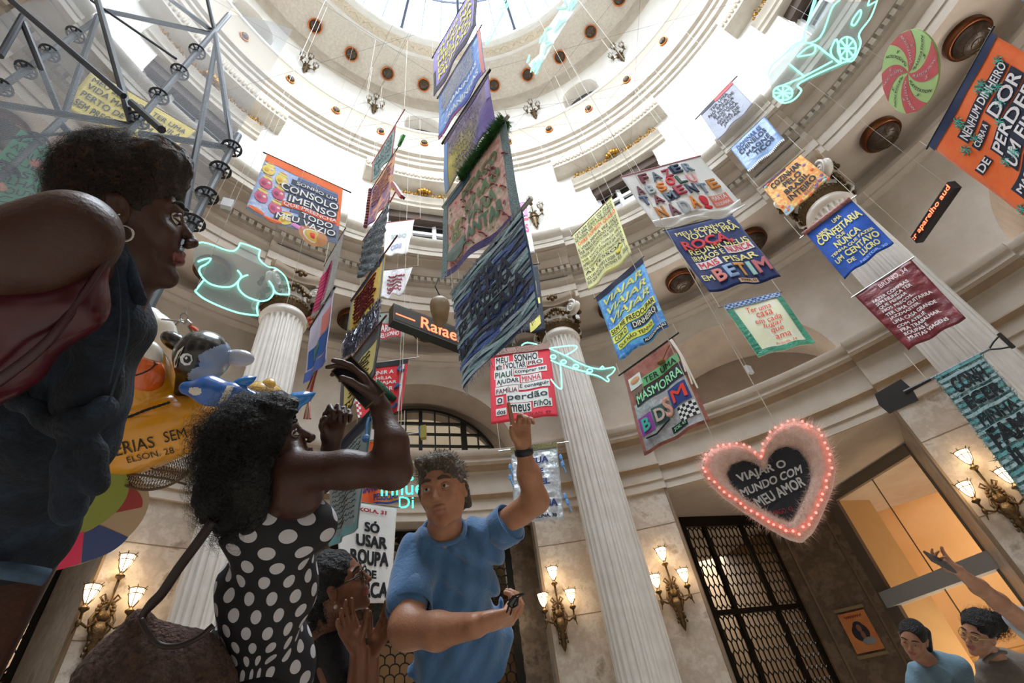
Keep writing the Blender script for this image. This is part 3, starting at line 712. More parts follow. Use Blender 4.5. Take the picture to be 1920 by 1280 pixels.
# small service objects on the ledge
# ---------------------------------------------------------------- wall sconces
lampglass = glow('lamp_glow', '#ffd9a0', 9)
def make_sconce(nm='wall_sconce', lit=True):
    t = empty(nm, (0, 0, 0), 'sconce', 'wall lamp')       # wall plane y=0, faces -Y, up Z
    m = MB(); m.ball((0, -.03, -.12), (.1, .05, .2), n=10); m.ball((0, -.07, -.05), (.07, .05, .08), n=10)
    m.lathe([(.001, -.62), (.03, -.56), (.05, -.5), (.04, -.46), (.075, -.4), (.06, -.34), (.085, -.28), (.09, -.2), (.06, -.12)], c=(0, -.04, 0), n=12)
    for k in range(14):
        a = k*2*PI/14; m.ball((.085*cos(a), -.05, .02+.1*sin(a)), (.03, .03, .03), n=6)
    for s in (-1, 1):
        m.tube([(s*.03, -.07, -.3), (s*.1, -.09, -.22), (s*.13, -.07, -.1), (s*.09, -.05, .0)], .018, n=6)
        m.tube([(s*.05, -.06, .1), (s*.11, -.07, .16), (s*.07, -.06, .2), (s*.04, -.06, .14)], .014, n=6)
        for q in range(4): m.ball((s*(.04+.01*q), -.08, -.3-.06*q), (.03-.004*q, .03, .03), n=6)
    m.build('backplate', bronze, t, smooth=True)
    for k, (x, z0, h) in enumerate(((0, .12, .28), (-.24, -.02, .02), (.24, -.02, .02))):
        m = MB(); y = -.17
        if k: m.tube([(x*.25, -.06, -.12), (x*.6, -.14, -.2), (x*.95, y, -.16), (x, y, -.08), (x, y, z0)], .016, n=6); m.ball((x*1.0, y, -.17), (.03, .03, .05), n=8); m.tube([(x, y, -.18), (x*1.1, y, -.28)], [.015, .006], n=6)
        else: m.tube([(0, -.06, -.02), (0, -.12, .05), (0, y, .12), (0, y, z0+h)], .017, n=6)
        zb = z0+h
        m.lathe([(.012, zb-.06), (.03, zb-.04), (.055, zb-.02), (.055, zb), (.025, zb+.02), (.018, zb+.05)], c=(x, y, 0), n=12)
        arm = m.build('arm', bronze, t, smooth=True)
        m = MB(); m.lathe([(.022, zb+.06), (.05, zb+.1), (.07, zb+.15), (.084, zb+.22), (.088, zb+.25)], c=(x, y, 0), n=16)
        gl = m.build('lamp_glass', lampglass if lit else mat('unlit_lamp_glass', '#cfcac2', .2), arm, smooth=True)
        m = MB()
        for q in range(6):
            a = q*PI/3+.3; cs, sn = cos(a), sin(a)
            m.tube([(x+.02*cs, y+.02*sn, zb+.04), (x+.058*cs, y+.058*sn, zb+.1), (x+.08*cs, y+.08*sn, zb+.17), (x+.095*cs, y+.095*sn, zb+.25), (x+.125*cs, y+.125*sn, zb+.28)], .006, n=5)
        for rr, zz in ((.097, .255), (.085, .19)): m.tube([(x+rr*cos(b), y+rr*sin(b), zb+zz) for b in np.linspace(0, 2*PI, 19)[:-1]], .006, n=5, closed=True)
        m.build('lamp_cage', bronze, arm, smooth=True)
    return t
def wall_M(az, R, z, s=1): P = PX(az, R, z); return Matrix.Translation(Vector(P)) @ Matrix.Rotation(-RAD(az), 4, 'Z') @ Matrix.Scale(s, 4)
s0 = make_sconce(); grp = 'lit sconces on the marble piers'; SCON = []
for k, (az, z, lab) in enumerate(((7.9, 3.12, 'lit three-lamp bronze wall sconce between the fluted column and the black lattice door'), (-5.5, 3.12, 'lit three-lamp bronze wall sconce right of the man in the blue T-shirt'),
        (-50.1, 3.35, 'lit three-lamp bronze wall sconce above the woven bag'), (40.75, 3.2, 'lit three-lamp bronze wall sconce under the teal rag banner'))):
    M = wall_M(az, RP-.005, z, 1.12)
    if k == 0: s0.matrix_world = M; s0['label'] = lab; s0['group'] = grp
    else: dup(s0, M, lab, grp)
    for x, dz in ((0, .53), (-.24, .13), (.24, .13)):
        P = M @ Vector((x, -.2, dz)); l = bpy.data.lights.new('sconce_bulb', 'POINT'); l.energy = 15; l.color = (1, .7, .4); l.shadow_soft_size = .07
        o = bpy.data.objects.new('sconce_bulb', l); COL.objects.link(o); o.location = P
s1 = make_sconce('attic_candelabrum', False); k = 0
for c in BAYAZ:
    for d in (-13.4, 13.4):
        a = ((c+d+180) % 360)-180; M = wall_M(a, 9.115, 22.85, 1.15)
        vis = {-52.0: 'above and left of the striped ring', -33.8: '', 11.2: '', 38.0: ''}
        lab = 'unlit ornate dark bronze candelabrum on the white wall under the skylight'
        if k == 0: s1.matrix_world = M; s1['label'] = lab; s1['group'] = 'candelabra on the attic wall'
        else: dup(s1, M, lab, 'candelabra on the attic wall')
        k += 1
P = at_R(1000, 400, 9.15); dup(s1, wall_M(math.degrees(math.atan2(P[0], P[1])), 9.29, P[2], 1.25), 'dark flower-shaped bronze lamp on the drum wall right of the big striped banner', 'gallery lamp')
# poster on the chamfered corner
c = BAYAZ[1]; n, ax = DV(c), DV(c+90); c0 = n*12.97+ZV*2.24+ax*.03
t = empty('poster', c0, 'framed orange poster with dark-haired figure on the brown marble corner', 'poster')
m = MB(); m.box(c0, ax*.27, n*.012, ZV*.37); m.build('sheet', mat('poster_orange', '#c06a35', .5, noise='#d0884a', nscale=3), t)
m = MB()
for s in (-1, 1): m.box(c0+ZV*s*.44, ax*.3, n*.03, ZV*.03)
m.build('rail', mat('aged_brass', '#8d7a5b', .4, .6), t)
MP = np.stack([ax, n, ZV], 1); m = MB(); m.ball(c0-n*.012-ZV*.02, (.16, .012, .17), n=16, M=MP); m.ball(c0-n*.014+ZV*.09, (.1, .012, .1), n=14, M=MP); m.ball(c0-n*.03+ZV*.06, (.05, .012, .07), n=14, m=1, M=MP); m.ball(c0-n*.028-ZV*.07+ax*.02, (.045, .012, .08), n=12, m=1, M=MP); m.ball(c0-n*.03+ax*.08-ZV*.19, (.13, .012, .07), n=14, m=2, M=MP); m.tube([c0-n*.016+ax*(-.17+.34*q/28)+ZV*(.285+.028*sin(q*1.7)) for q in range(29)], .008, n=5, m=3)
m.build('figure', [mat('poster_dark', '#1f1d2c'), mat('poster_skin', '#8a5b48'), mat('poster_grey', '#8c8f97'), mat('poster_red', '#8c3020')], t)
# track lights in the gallery
w1, w2, K = gal
A = at_plane(1650, 902, w2*(K+2.5), w2); B = at_plane(1765, 905, w2*(K+2.5), w2); zt_ = 5.9
def on_ceil(px, py, z): d = ray(px, py); return CAM+d*(z-CAM[2])/d[2]
A = on_ceil(1648, 899, 5.75); B = on_ceil(1775, 901, 5.75)
t = empty('track_light_rail', A, 'white track light rail on the ceiling of the lit gallery', 'track lights')
m = MB(); m.bar(A, B, .05, .04); m.build('rail', winframe, t)
for k, u in enumerate((.08, .32, .55, .78)):
    q = A+(B-A)*u; m = MB(); m.bar(q, q-ZV*.15, .02); m.lathe([(.05, 0), (.055, .16), (.001, .17)], c=q-ZV*.16, ax=(.5, -.3, -.7), n=12); h = m.build('spotlight', winframe, t)
    m = MB(); m.lathe([(.045, .171), (.001, .172)], c=q-ZV*.16, ax=(.5, -.3, -.7), n=12); m.build('lens', glow('spot_glow', '#fff0d8', 12), h)
def area(name, loc, size, e, col, tgt, sy=None):
    l = bpy.data.lights.new(name, 'AREA'); l.energy = e; l.color = col; l.size = size
    if sy: l.shape = 'RECTANGLE'; l.size_y = sy
    o = bpy.data.objects.new(name, l); COL.objects.link(o); o.location = Vector(loc); o.rotation_euler = (Vector(tgt)-Vector(loc)).to_track_quat('-Z', 'Y').to_euler(); return o
q = w2*(K+3)+w1*8; area('gallery_lamps', q+ZV*6.0, 3, 330, (1, .8, .57), q)
q = w2*(K+1.6)+w1*7.2; area('gallery_lamps', q+ZV*.4, 2, 110, (1, .8, .57), q+ZV*5+w2*2)
q = w1*(9.8+2.5)+w2*7.6; area('room_lamp', q+ZV*4.8, 1.2, 18, (1, .72, .42), q)
n7 = DV(BAYAZ[7]+45); a7 = DV(BAYAZ[7]-45); q = n7*(9.8+2.5)+a7*7.4; area('room_lamp', q+ZV*4.8, 1.2, 22, (1, .78, .52), q)
n0 = DV(BAYAZ[0]); q = n0*12.5; area('room_lamp', q+ZV*4.8, 1.5, 40, (1, .85, .65), q)
q = n0*(10.72+1.2)+ZV*6.75; area('niche_lamp', q, .8, 9, (1, .86, .66), q+ZV*2+n0*.5)
# ================================================================ hanging banners and signs
def br_(h, f=1.16, sat=1.15):
    c = [int(h.lstrip('#')[i:i+2], 16)/255 for i in (0, 2, 4)]; m_ = sum(c)/3; c = [min(.93, max(0, (m_+(v-m_)*sat)*f)) for v in c]
    return '#%02x%02x%02x' % tuple(int(v*255) for v in c)
def clothmat(name, col, noise=None, nscale=6, rough=.85, bump=.35, bscale=14, sheen=.2): return mat('cloth_'+name, br_(col), rough, noise=(br_(noise) if isinstance(noise, str) else [br_(c) for c in noise] if noise else None), nscale=nscale, bump=bump, bscale=bscale, sheen=sheen)
woodrod = mat('rod_wood', '#8a7458', .6); darkrod = mat('rod_dark', '#26211e', .5, .3); cordm = mat('cord', '#c9c3b8', .7); metalrod = mat('rod_metal', '#a9a9a6', .35, .8)
def inkmat(c, rough=.8): return mat('ink_'+c.lstrip('#'), br_(c) if sum(int(c.lstrip('#')[i:i+2], 16) for i in (0, 2, 4)) > 240 else c, rough, noise=None)
_fc = {}
def glyphs(txt, bold=.012, ext=0, bev=0, shear=0, space=1.0):
    key = (txt, bold, ext, bev, shear, space)
    if key in _fc: return _fc[key]
    c = bpy.data.curves.new('lettering', 'FONT'); c.body = txt; c.size = 1; c.offset = 0; c.extrude = ext; c.bevel_depth = bev; c.resolution_u = 3; c.bevel_resolution = 1; c.shear = shear; c.space_character = space
    o = bpy.data.objects.new('lettering', c); COL.objects.link(o); dg = bpy.context.evaluated_depsgraph_get(); dg.update()
    me = o.evaluated_get(dg).to_mesh(); V = np.array([v.co[:] for v in me.vertices]).reshape(-1, 3); F = [tuple(p.vertices) for p in me.polygons]
    o.evaluated_get(dg).to_mesh_clear(); bpy.data.objects.remove(o); bpy.data.curves.remove(c)
    if len(V) == 0: V = np.zeros((1, 3)); F = []
    if bold > 0 and len(F):     # heavier strokes
        b_ = min(bold, .05)*.9; n_ = len(V); V = np.concatenate([V+np.array([dx*b_, dy*b_*.8, 0]) for dx, dy in ((-1, -1), (1, -1), (1, 1), (-1, 1))]); F = [tuple(i+k*n_ for i in f) for k in range(4) for f in F]
    V[:, :2] -= V[:, :2].min(0); V[:, :2] /= (V[:, :2].max(0)+1e-9); _fc[key] = (V, F); return V, F
CH = dict(C=(-1.40, 2.36, 136.3), R=(.83, 6.0, 134.), F=(1.1, 3.1, 96.), Q=(2.0, 4.5, 95.), K=(3.1, 5.95, 97.), N=(4.72, 5.1, 136.5), L=(-3.5, 4.72, 135.), P=(-4.35, 4.95, 137.), W=(-3.62, 6.0, 87.), D=(-1.38, 6.4, 86.), S=(-4.2, 2.4, 49.), U=(-4.05, 4.9, 49.), O=(4.4, 2.4, 0.5), G=(-3.1, 3.0, 136.))
CORDS = {}; ZCAB = 16.4
class Sheet:
    """vertical hanging plane (x, y, azimuth of its rod); corners given by where the photo shows them"""
    def __init__(s, ch, TL, TR, BL, BR, wave=.03, wf=2.5, seed=0, cen=0):
        x, y, azm = CH[ch] if isinstance(ch, str) else ch
        s.P0 = np.array([x, y, 0.]); s.u = DV(azm); s.n = np.cross(s.u, ZV)
        if np.dot(s.n, CAM-s.P0) < 0: s.n = -s.n
        s.c = [at_plane(q[0], q[1], s.P0, s.n) for q in (TL, TR, BL, BR)]
        if ch != 'free':
            z = (s.c[0][2]+s.c[1][2])/2; s.c[0][2] = s.c[1][2] = z if abs(s.c[0][2]-s.c[1][2]) < .5 else s.c[0][2]
        s.w = np.linalg.norm(s.c[1]-s.c[0]); s.h = np.linalg.norm(s.c[2]-s.c[0]); s.wave = wave; s.wf = wf; s.sd = seed; s.cen = cen
    def pt(s, u, v, off=0.):
        a, b, c, d = s.c; p = a*(1-u)*(1-v)+b*u*(1-v)+c*(1-u)*v+d*u*v
        w = s.wave*v**.6*(sin(s.wf*2*PI*u+s.sd+v*1.3)+.5*sin(s.wf*3.7*u+v*3+s.sd*2))+s.wave*.5*sin(v*7+s.sd+u*2)*v
        p = p+s.n*(w+off); 
        if s.cen: p = p-ZV*s.cen*sin(PI*u)*v
        return p
    def cloth(s, name, m, parent, v0=0, v1=1, u0=0, u1=1, off=0, th=.008, n=(22, 26), edge=None, ridges=0):
        nu, nv = n; V = []; F = []
        for sd in (0, 1):
            for j in range(nv+1):
                for i in range(nu+1):
                    u = u0+(u1-u0)*i/nu; v = v0+(v1-v0)*j/nv; o = off-sd*th
                    if ridges: o += ridges*sin(60*v+8*u)*.5+ridges*.5*sin(37*v-13*u)
                    if edge and j == nv and not sd == 2: v += edge*((i % 2)-.5)
                    V.append(s.pt(u, v, o))
        N = (nu+1)*(nv+1); g = lambda i, j, d: d*N+j*(nu+1)+i
        for j in range(nv):
            for i in range(nu): F += [(g(i, j, 0), g(i, j+1, 0), g(i+1, j+1, 0), g(i+1, j, 0)), (g(i, j, 1), g(i+1, j, 1), g(i+1, j+1, 1), g(i, j+1, 1))]
        for i in range(nu): F += [(g(i, 0, 0), g(i+1, 0, 0), g(i+1, 0, 1), g(i, 0, 1)), (g(i, nv, 0), g(i, nv, 1), g(i+1, nv, 1), g(i+1, nv, 0))]
        for j in range(nv): F += [(g(0, j, 0), g(0, j, 1), g(0, j+1, 1), g(0, j+1, 0)), (g(nu, j, 0), g(nu, j+1, 0), g(nu, j+1, 1), g(nu, j, 1))]
        return mesh(name, V, F, m, parent, smooth=True)
    def write(s, parent, lines, bold=.012, off=.012):
        """lines: (text, u0, u1, v0, v1, colour[, skew dv][, relief])"""
        by = {}
        for L in lines:
            t, u0, u1, v0, v1, col = L[:6]; sk = L[6] if len(L) > 6 else 0; rel = L[7] if len(L) > 7 else 0; sh = L[8] if len(L) > 8 else 0
            V, F = glyphs(t, bold if not rel else 0, .06 if rel else 0, .03 if rel else 0, sh); mb = by.setdefault(col, MB())
            zz = V[:, 2]-V[:, 2].min()
            P = [s.pt(u0+(u1-u0)*a, v1+(v0-v1)*b+sk*(a-.5), off+rel*zc) for (a, b), zc in zip(V[:, :2], zz)]
            mb.add(P, F)
        for col, mb in by.items(): mb.build('lettering', inkmat(col), parent)
    def patch(s, parent, R, off=.006, name='patch'):
        by = {}
        for r in R:
            u0, u1, v0, v1, col = r[:5]; sk = r[5] if len(r) > 5 else 0; mb = by.setdefault(col, MB()); nu = max(2, int((u1-u0)*20)); nv = max(1, int((v1-v0)*24))
            V = [s.pt(u0+(u1-u0)*i/nu, v0+(v1-v0)*j/nv+sk*(i/nu-.5), off) for j in range(nv+1) for i in range(nu+1)]
            mb.add(V, [(j*(nu+1)+i, j*(nu+1)+i+1, (j+1)*(nu+1)+i+1, (j+1)*(nu+1)+i) for j in range(nv) for i in range(nu)])
        for col, mb in by.items():
            m = col if not isinstance(col, str) else inkmat(col); mb.build(name, m, parent)
    def blob(s, parent, L, off=.01, name='motif', mats=None):
        by = {}
        for (u, v, ru, rv, col) in L:
            mb = by.setdefault(col, MB()); n = 12; V = [s.pt(u, v, off+.004)]+[s.pt(u+ru*cos(a), v+rv*sin(a), off) for a in np.linspace(0, 2*PI, n+1)[:-1]]
            mb.add(V, [(0, 1+k, 1+(k+1) % n) for k in range(n)])
        for col, mb in by.items(): mb.build(name, inkmat(col), parent)
    def line(s, parent, pts, r, col, name='stroke', off=.01, n=5):
        m = MB()
        for P in pts: m.tube([s.pt(u, v, off) for u, v in P], r, n=n)
        return m.build(name, inkmat(col) if isinstance(col, str) else col, parent)
    def rod(s, parent, r=.012, e0=.06, e1=.06, m=None, v=-.005, ch=None):
        a = s.c[0]-s.u*0; d = nrm(s.c[1]-s.c[0]); A = s.c[0]-d*e0+ZV*r; B = s.c[1]+d*e1+ZV*r
        mb = MB(); mb.tube([A, B], r, n=8); mb.build('rod', m or woodrod, parent)
        if ch: CORDS.setdefault(ch, []).append((A+d*.03, B-d*.03, parent, (s.c[2][2], s.c[3][2])))
        return A, B
def scrib(n, u0, u1, v0, v1, seed=0, k=9):
    r = random.Random(seed); L = []
    for j in range(n):
        v = v0+(v1-v0)*(j+.5)/n; P = []; u = u0+r.random()*.05; 
        while u < u1-.02-r.random()*.1:
            P.append((u, v+(r.random()-.5)*(v1-v0)/n*.6)); u += .012+r.random()*.012
        if len(P) > 3: L.append(P)
    return L
def banner(label, ch, q, m, rod=dict(), cat='banner', wave=.02, wf=2.0, seed=0, name='hanging_banner', group='hanging dream banners', cen=0, **k):
    s = Sheet(ch, *q, wave=wave, wf=wf, seed=seed, cen=cen)
    t = empty(name, (s.c[0]+s.c[1])/2, label, cat)
    if m is not None: s.cloth('cloth', m, t, **k)
    if rod is not None: s.rod(t, ch=ch if isinstance(ch, str) else None, **rod)
    return s, t
def rows(txts, u0, u1, v0, v1, col, gap=.22, sk=0, rag=None):
    n = len(txts); h = (v1-v0)/n; mx = max(len(t) for t in txts); out = []
    for i, t in enumerate(txts):
        f = len(t)/mx if rag else 1; c = (u0+u1)/2; w = (u1-u0)*f
        a, b = (c-w/2, c+w/2) if rag == 'c' else (u0, u0+w); out.append((t, a, b, v0+h*i+h*gap/2, v0+h*(i+1)-h*gap/2, col, sk))
    return out
# --- CONSOLO
s, t = banner('patchwork banner SONHO UM CONSOLO IMENSO with printed jars and orange top hem', 'S', [(500, 290), (643, 354), (460, 393), (632, 458)], clothmat('consolo', '#b9c2dd', ('#8fa0cf', '#c9cfe4'), 5), rod=dict(m=darkrod, e1=.14), cen=.05)
s.patch(t, [(0, 1, 0, .13, '#f0601f'), (.93, 1, .1, .72, '#f0601f'), (.42, .95, .15, .75, '#4b5578'), (.6, 1, .7, 1, '#5d6276')], .005)
s.patch(t, [(.36, .95, .22, .3, '#34384a'), (.24, .97, .33, .46, '#34384a'), (.36, .96, .48, .6, '#34384a'), (.32, .97, .61, .69, '#d9542a'), (.52, .93, .7, .8, '#34384a'), (.28, .97, .81, .92, '#34384a')], .009)
s.write(t, [('SONHO UM', .42, .93, .235, .29, '#efeae2'), ('CONSOLO', .26, .96, .34, .45, '#efeae2'), ('IMENSO', .38, .95, .49, .595, '#efeae2'), ('QUE PREENCHA', .34, .96, .615, .685, '#efeae2'), ('TODO', .55, .92, .71, .795, '#efeae2'), ('MEU VAZIO', .3, .96, .82, .915, '#efeae2')], off=.016)
J = [(.08, .27), (.1, .5), (.1, .73), (.25, .33), (.26, .55), (.27, .78), (.4, .9)]
s.blob(t, [(u, v, .075, .085, '#b25a74' if k % 3 else '#d3b35e') for k, (u, v) in enumerate(J)]+[(u, v-.09, .06, .025, '#d9bf74') for u, v in J], .008, 'jar_print')
s.blob(t, [(u-.02, v+.01, .03, .035, '#8e3f5c' if k % 3 else '#b8923c') for k, (u, v) in enumerate(J)]+[(u+.03, v-.02, .02, .02, '#d9b8b0') for u, v in J]+[(u, v-.12, .05, .012, '#c98f6a') for u, v in J], .011, 'jar_print'); s.blob(t, [(.1, .95, .09, .03, '#f0601f'), (.28, .97, .1, .03, '#f0601f')]+[(.5+.03*k, .95+.01*(k % 3), .03, .03, '#d884b8') for k in range(4)], .008)
s.blob(t, [(.72, 1.02-.02, .17, .13, '#a9774f')], .012, 'plate_ring'); s.blob(t, [(.72, 1.0, .12, .09, '#e2d9c0')], .014, 'plate_ring'); s.blob(t, [(.72, 1.0, .1, .075, '#b89a45')], .016, 'plate_ring'); s.blob(t, [(.72, 1.0, .05, .04, '#c0392f')], .018, 'plate_ring')
# --- central chain, seen almost edge-on
s, t = banner('purple banner with yellow painted lettering at the top of the central chain', 'C', [(813, 107), (897, -45), (815, 182), (893, 48)], clothmat('purple', '#6f60a8', ('#8577bd', '#5b4d94'), 5), rod=dict(m=darkrod), wave=.015)
s.patch(t, [(0, 1, .88, 1.0, clothmat('blackfur', '#221d26', bump=1.5, bscale=60)), (.93, 1, 0, 1, clothmat('blackfur', '#221d26')), (0, .06, .5, 1, clothmat('blackfur', '#221d26'))])
s.write(t, rows(['QUERO MEU', 'FILHO NA', 'MELHOR', 'ESCOLA DO', 'MUNDO'], .12, .88, .1, .84, '#cfc34e', .2), .03)
s, t = banner('blue banner closely covered in white handwriting, second in the central chain', 'C', [(823, 180), (900, 53), (823, 262), (910, 133)], clothmat('blueprint', '#6d97d6', ('#4f79c4', '#93b4e6'), 4), rod=dict(m=darkrod), wave=.015, seed=2)
s.patch(t, [(.94, 1, 0, 1, '#c48783'), (0, 1, .93, 1, '#4c4a9a'), (0, 1, .975, 1, '#a8432f'), (0, 1, 0, .05, '#3c3e6e')])
s.line(t, scrib(15, .06, .9, .08, .56, 5), .006, '#dfe6f2'); s.write(t, [('CABANINHAS', .2, .88, .6, .7, '#eef1f6'), ('CRIANINHAS', .15, .9, .8, .91, '#eef1f6')], .02)
s, t = banner('banner fading from yellow to violet with rows of dark lettering, third in the central chain', 'C', [(833, 267), (915, 136), (833, 362), (925, 230)], None, rod=dict(m=darkrod, r=.018), wave=.02, seed=3)
gm = mat('cloth_yellow_violet', '#c7bb62', .85, bump=.3, bscale=12)
nt = gm.node_tree; g = nt.nodes.new('ShaderNodeTexNoise'); g.inputs['Scale'].default_value = .9; g.inputs['Detail'].default_value = 0; r = nt.nodes.new('ShaderNodeValToRGB'); tc = nt.nodes.new('ShaderNodeTexCoord')
for e, (p, c) in zip([r.color_ramp.elements[0], r.color_ramp.elements.new(.47), r.color_ramp.elements[1]], ((.36, '#7d6ab8'), (.47, '#8f86b4'), (.58, '#cfc35c'))): e.position = p; e.color = srgb(c)
nt.links.new(tc.outputs['Object'], g.inputs['Vector']); nt.links.new(g.outputs['Fac'], r.inputs['Fac']); nt.links.new(r.outputs['Color'], nt.nodes['Principled BSDF'].inputs['Base Color'])
s.cloth('cloth', gm, t); s.patch(t, [(0, 1, 0, .08, clothmat('darklace', '#3a2f4a', bump=1, bscale=50)), (0, .08, .1, 1, '#7c9acb'), (.93, 1, .1, .5, '#8c7fb9'), (0, .05, .8, 1, '#b59b3c')])
s.write(t, rows(['BACANAL', 'MINHA TIMIDEZ', 'INFINDÁVEIS', 'VIVER DE ARTE', 'COM VINHO E', 'TEMPO PRA', 'DANÇAR', 'CARINHO DE', 'GATINHOS'], .12, .86, .12, .9, '#43356b', .3, rag='c'), .01)
# grass rolled banner
s, t = banner('large pink banner with applique words and flowers under a roll of artificial grass', 'C', [(835, 383), (946, 232), (833, 522), (975, 405)], clothmat('pinkprint', '#c09a91', ('#a97f79', '#cfb0a6', '#8c8e78'), 5), rod=dict(m=metalrod, r=.022, e1=.09), wave=.018, seed=1)
knit = clothmat('knit_grey_blue', '#5b6f74', '#7d9294', 40, bump=1.5, bscale=70)
s.patch(t, [(.93, 1.03, 0, 1.02, knit), (-.02, .06, 0, 1.02, knit), (.0, .45, -.01, .1, '#2f5566'), (.03, .95, .95, 1.02, clothmat('purple_fringe', '#3d2a6d', bump=1.5, bscale=80))], .008)
s.write(t, [('UM', .12, .28, .42, .52, '#7d8a5c'), ('PEDAÇO', .3, .85, .16, .3, '#566a4c'), ('DE', .12, .26, .55, .65, '#667a50'), ('CHÃO', .34, .86, .34, .48, '#5a704f'), ('PARA', .4, .78, .52, .66, '#5f735a'), ('PLANTAR', .25, .85, .7, .84, '#4e6a55'), ('DILZA', .1, .4, .86, .93, '#8a5a5a')], .05, .014)
rr = random.Random(4); L = []
for k in range(46): u, v = rr.uniform(.08, .92), rr.uniform(.14, .93); L.append((u, v, rr.uniform(.008, .02), rr.uniform(.008, .02), rr.choice(['#8c3840', '#a04a4e', '#6e7c6a', '#5c6f62', '#b5653c', '#8c3840'])))
s.blob(t, L, .013, 'flower'); s.line(t, [[(rr.uniform(.1, .9), rr.uniform(.15, .9))]*1+[] for _ in range(0)]+[[(u, v), (u+.04, v+.03), (u+.07, v+.08)] for u, v, *_ in L[::2]], .008, '#7c3238')
s.blob(t, [(.2, .8, .14, .1, '#66736e')], .016, 'leaf')
m = MB(); N = 6500; A = s.pt(.32, -.015); B = s.pt(1.02, -.015); d = nrm(B-A); e1 = s.n; e2 = np.cross(d, e1); V = []; F = []
for k in range(N):
    a = rng.random()*2*PI; c0 = A+(B-A)*rng.random()+(cos(a)*e1+sin(a)*e2)*.03; tip = c0+(cos(a)*e1+sin(a)*e2+(rng.random(3)-.5)*1.0)*(.05+.05*rng.random()); sd_ = nrm(np.cross(tip-c0, rng.random(3)))*.004
    b = len(V); V += [c0-sd_, c0+sd_, tip]; F.append((b, b+1, b+2))
m.add(V, F); m.tube([A, B], .035, n=10); m.build('artificial_grass', mat('grass_green', '#2c5a30', .6, noise='#4b8246', nscale=12), t)
# striped navy banner
s, t = banner('big frayed banner woven from navy, blue and grey denim strips with dark letters', 'C', [(848, 552), (979, 395), (868, 729), (1013, 576)], clothmat('denimbase', '#4b5f74', '#2c3c58', 6), rod=dict(m=metalrod, r=.022, e0=.02, e1=.14), wave=.02, wf=1.2, seed=5)
cols = ['#5f7583', '#1f3f80', '#8795a0', '#1c2a48', '#6b8a90', '#27488c', '#2b3648', '#8aa0a8', '#1d3a74', '#46586a']
B = {}
for k in range(34):
    v = k/34; mb = B.setdefault(cols[(k*7+k//3) % 10], MB()); h = .035
    pts = [[s.pt(i/16, min(1.02, max(0, v+(j*h)+.018*sin(i*.55+k*1.7))), .01+.012*abs(sin(k*2.3+i*.4))) for i in range(17)] for j in (0, 1)]
    V = pts[0]+pts[1]; mb.add(V, [(i, i+1, 18+i, 17+i) for i in range(16)])
for c, mb in B.items(): mb.build('denim_strip', clothmat('strip_'+c[1:], c, bump=.8, bscale=50), t, smooth=True)
s.write(t, [('UMA', .3, .62, .15, .26, '#20263a', 0, .02), ('CALMA', .1, .8, .27, .43, '#20263a', -.02, .02), ('DE', .06, .2, .46, .56, '#20263a', 0, .02), ('MADEIRA', .26, .8, .42, .54, '#20263a', -.02, .02), ('NA', .04, .24, .66, .78, '#1b202e', 0, .02), ('PRAIA', .34, .92, .55, .7, '#20263a', -.02, .02), ('PULGA, 67', .5, .96, .76, .84, '#232a3c', -.02)], .02, .024)
m = MB()
for k in range(60): u = rng.random(); a = s.pt(u, 0); m.tube([a, a+rng.normal(size=3)*.03+ZV*.0, a-ZV*rng.random()*.12+rng.normal(size=3)*.05], .002, n=3)
for k in range(90): u = rng.random(); a = s.pt(u, 1.0); m.tube([a, a-ZV*(.03+rng.random()*.08)+rng.normal(size=3)*.015], .002, n=3)
m.build('loose_thread', mat('thread_grey', '#8e95a0'), t)
m = MB()
for u in (.22, .4, .66, .86): m.bar(s.pt(u, -.03), s.pt(u, .03), .03, .05)
m.build('clip', darkrod, t)
# --- far chain D: black, magenta, red, silver
s, t = banner('black banner with yellow figures and blue corner stripes half hidden behind the denim banner', 'D', [(940, 503), (1008, 496), (952, 628), (1023, 620)], clothmat('blacknight', '#171b27', '#222a3a', 5), rod=dict(m=darkrod), seed=1)
s.patch(t, [(.75, .9, .28, .5, '#d8c476', -.03), (.8, .95, .53, .62, '#d8c476'), (.6, .9, .83, .95, '#d8c476', -.1), (.1, .6, .6, .7, '#2d568c', -.06), (.1, .8, .72, .78, '#2d568c', -.08)]); s.write(t, [('!', .78, .86, .3, .48, '#171b27')], .02)
s, t = banner('pink and white banner with magenta lettering behind the top of the denim banner', 'D', [(930, 392), (984, 374), (925, 490), (1003, 473)], clothmat('magenta', '#cfc5d3', '#e3dae2', 6), rod=dict(m=darkrod, e1=.1), seed=2)
s.patch(t, [(0, 1, 0, .3, '#b989b6'), (.5, 1, .33, .38, '#c9506a')]); s.write(t, [('UNS', .5, .9, .1, .28, '#efe5ee'), ('VERÕES', .25, .95, .42, .62, '#b8537f'), ('NO MAR', .35, .9, .68, .82, '#c6a24d')], .02); s.blob(t, [(.3, .85, .1, .08, '#9a6aa4'), (.42, .9, .06, .06, '#5b9a9c')], .012)
s, t = banner('bright red banner of cut-out magazine letters MEU SONHO É VOLTAR with brown top roll', 'D', [(918, 659), (1030, 646), (921, 794), (1046, 778)], clothmat('red', '#d8414f', '#c93848', 5, bump=.15), rod=dict(m=woodrod, e0=.02, e1=.02), seed=3, wave=.02)
s.patch(t, [(0, 1, -.02, .075, clothmat('brownsatin', '#8c726b', bump=.8, bscale=30))], .02, 'roll')
W_, K_ = '#e9e4df', '#20202a'
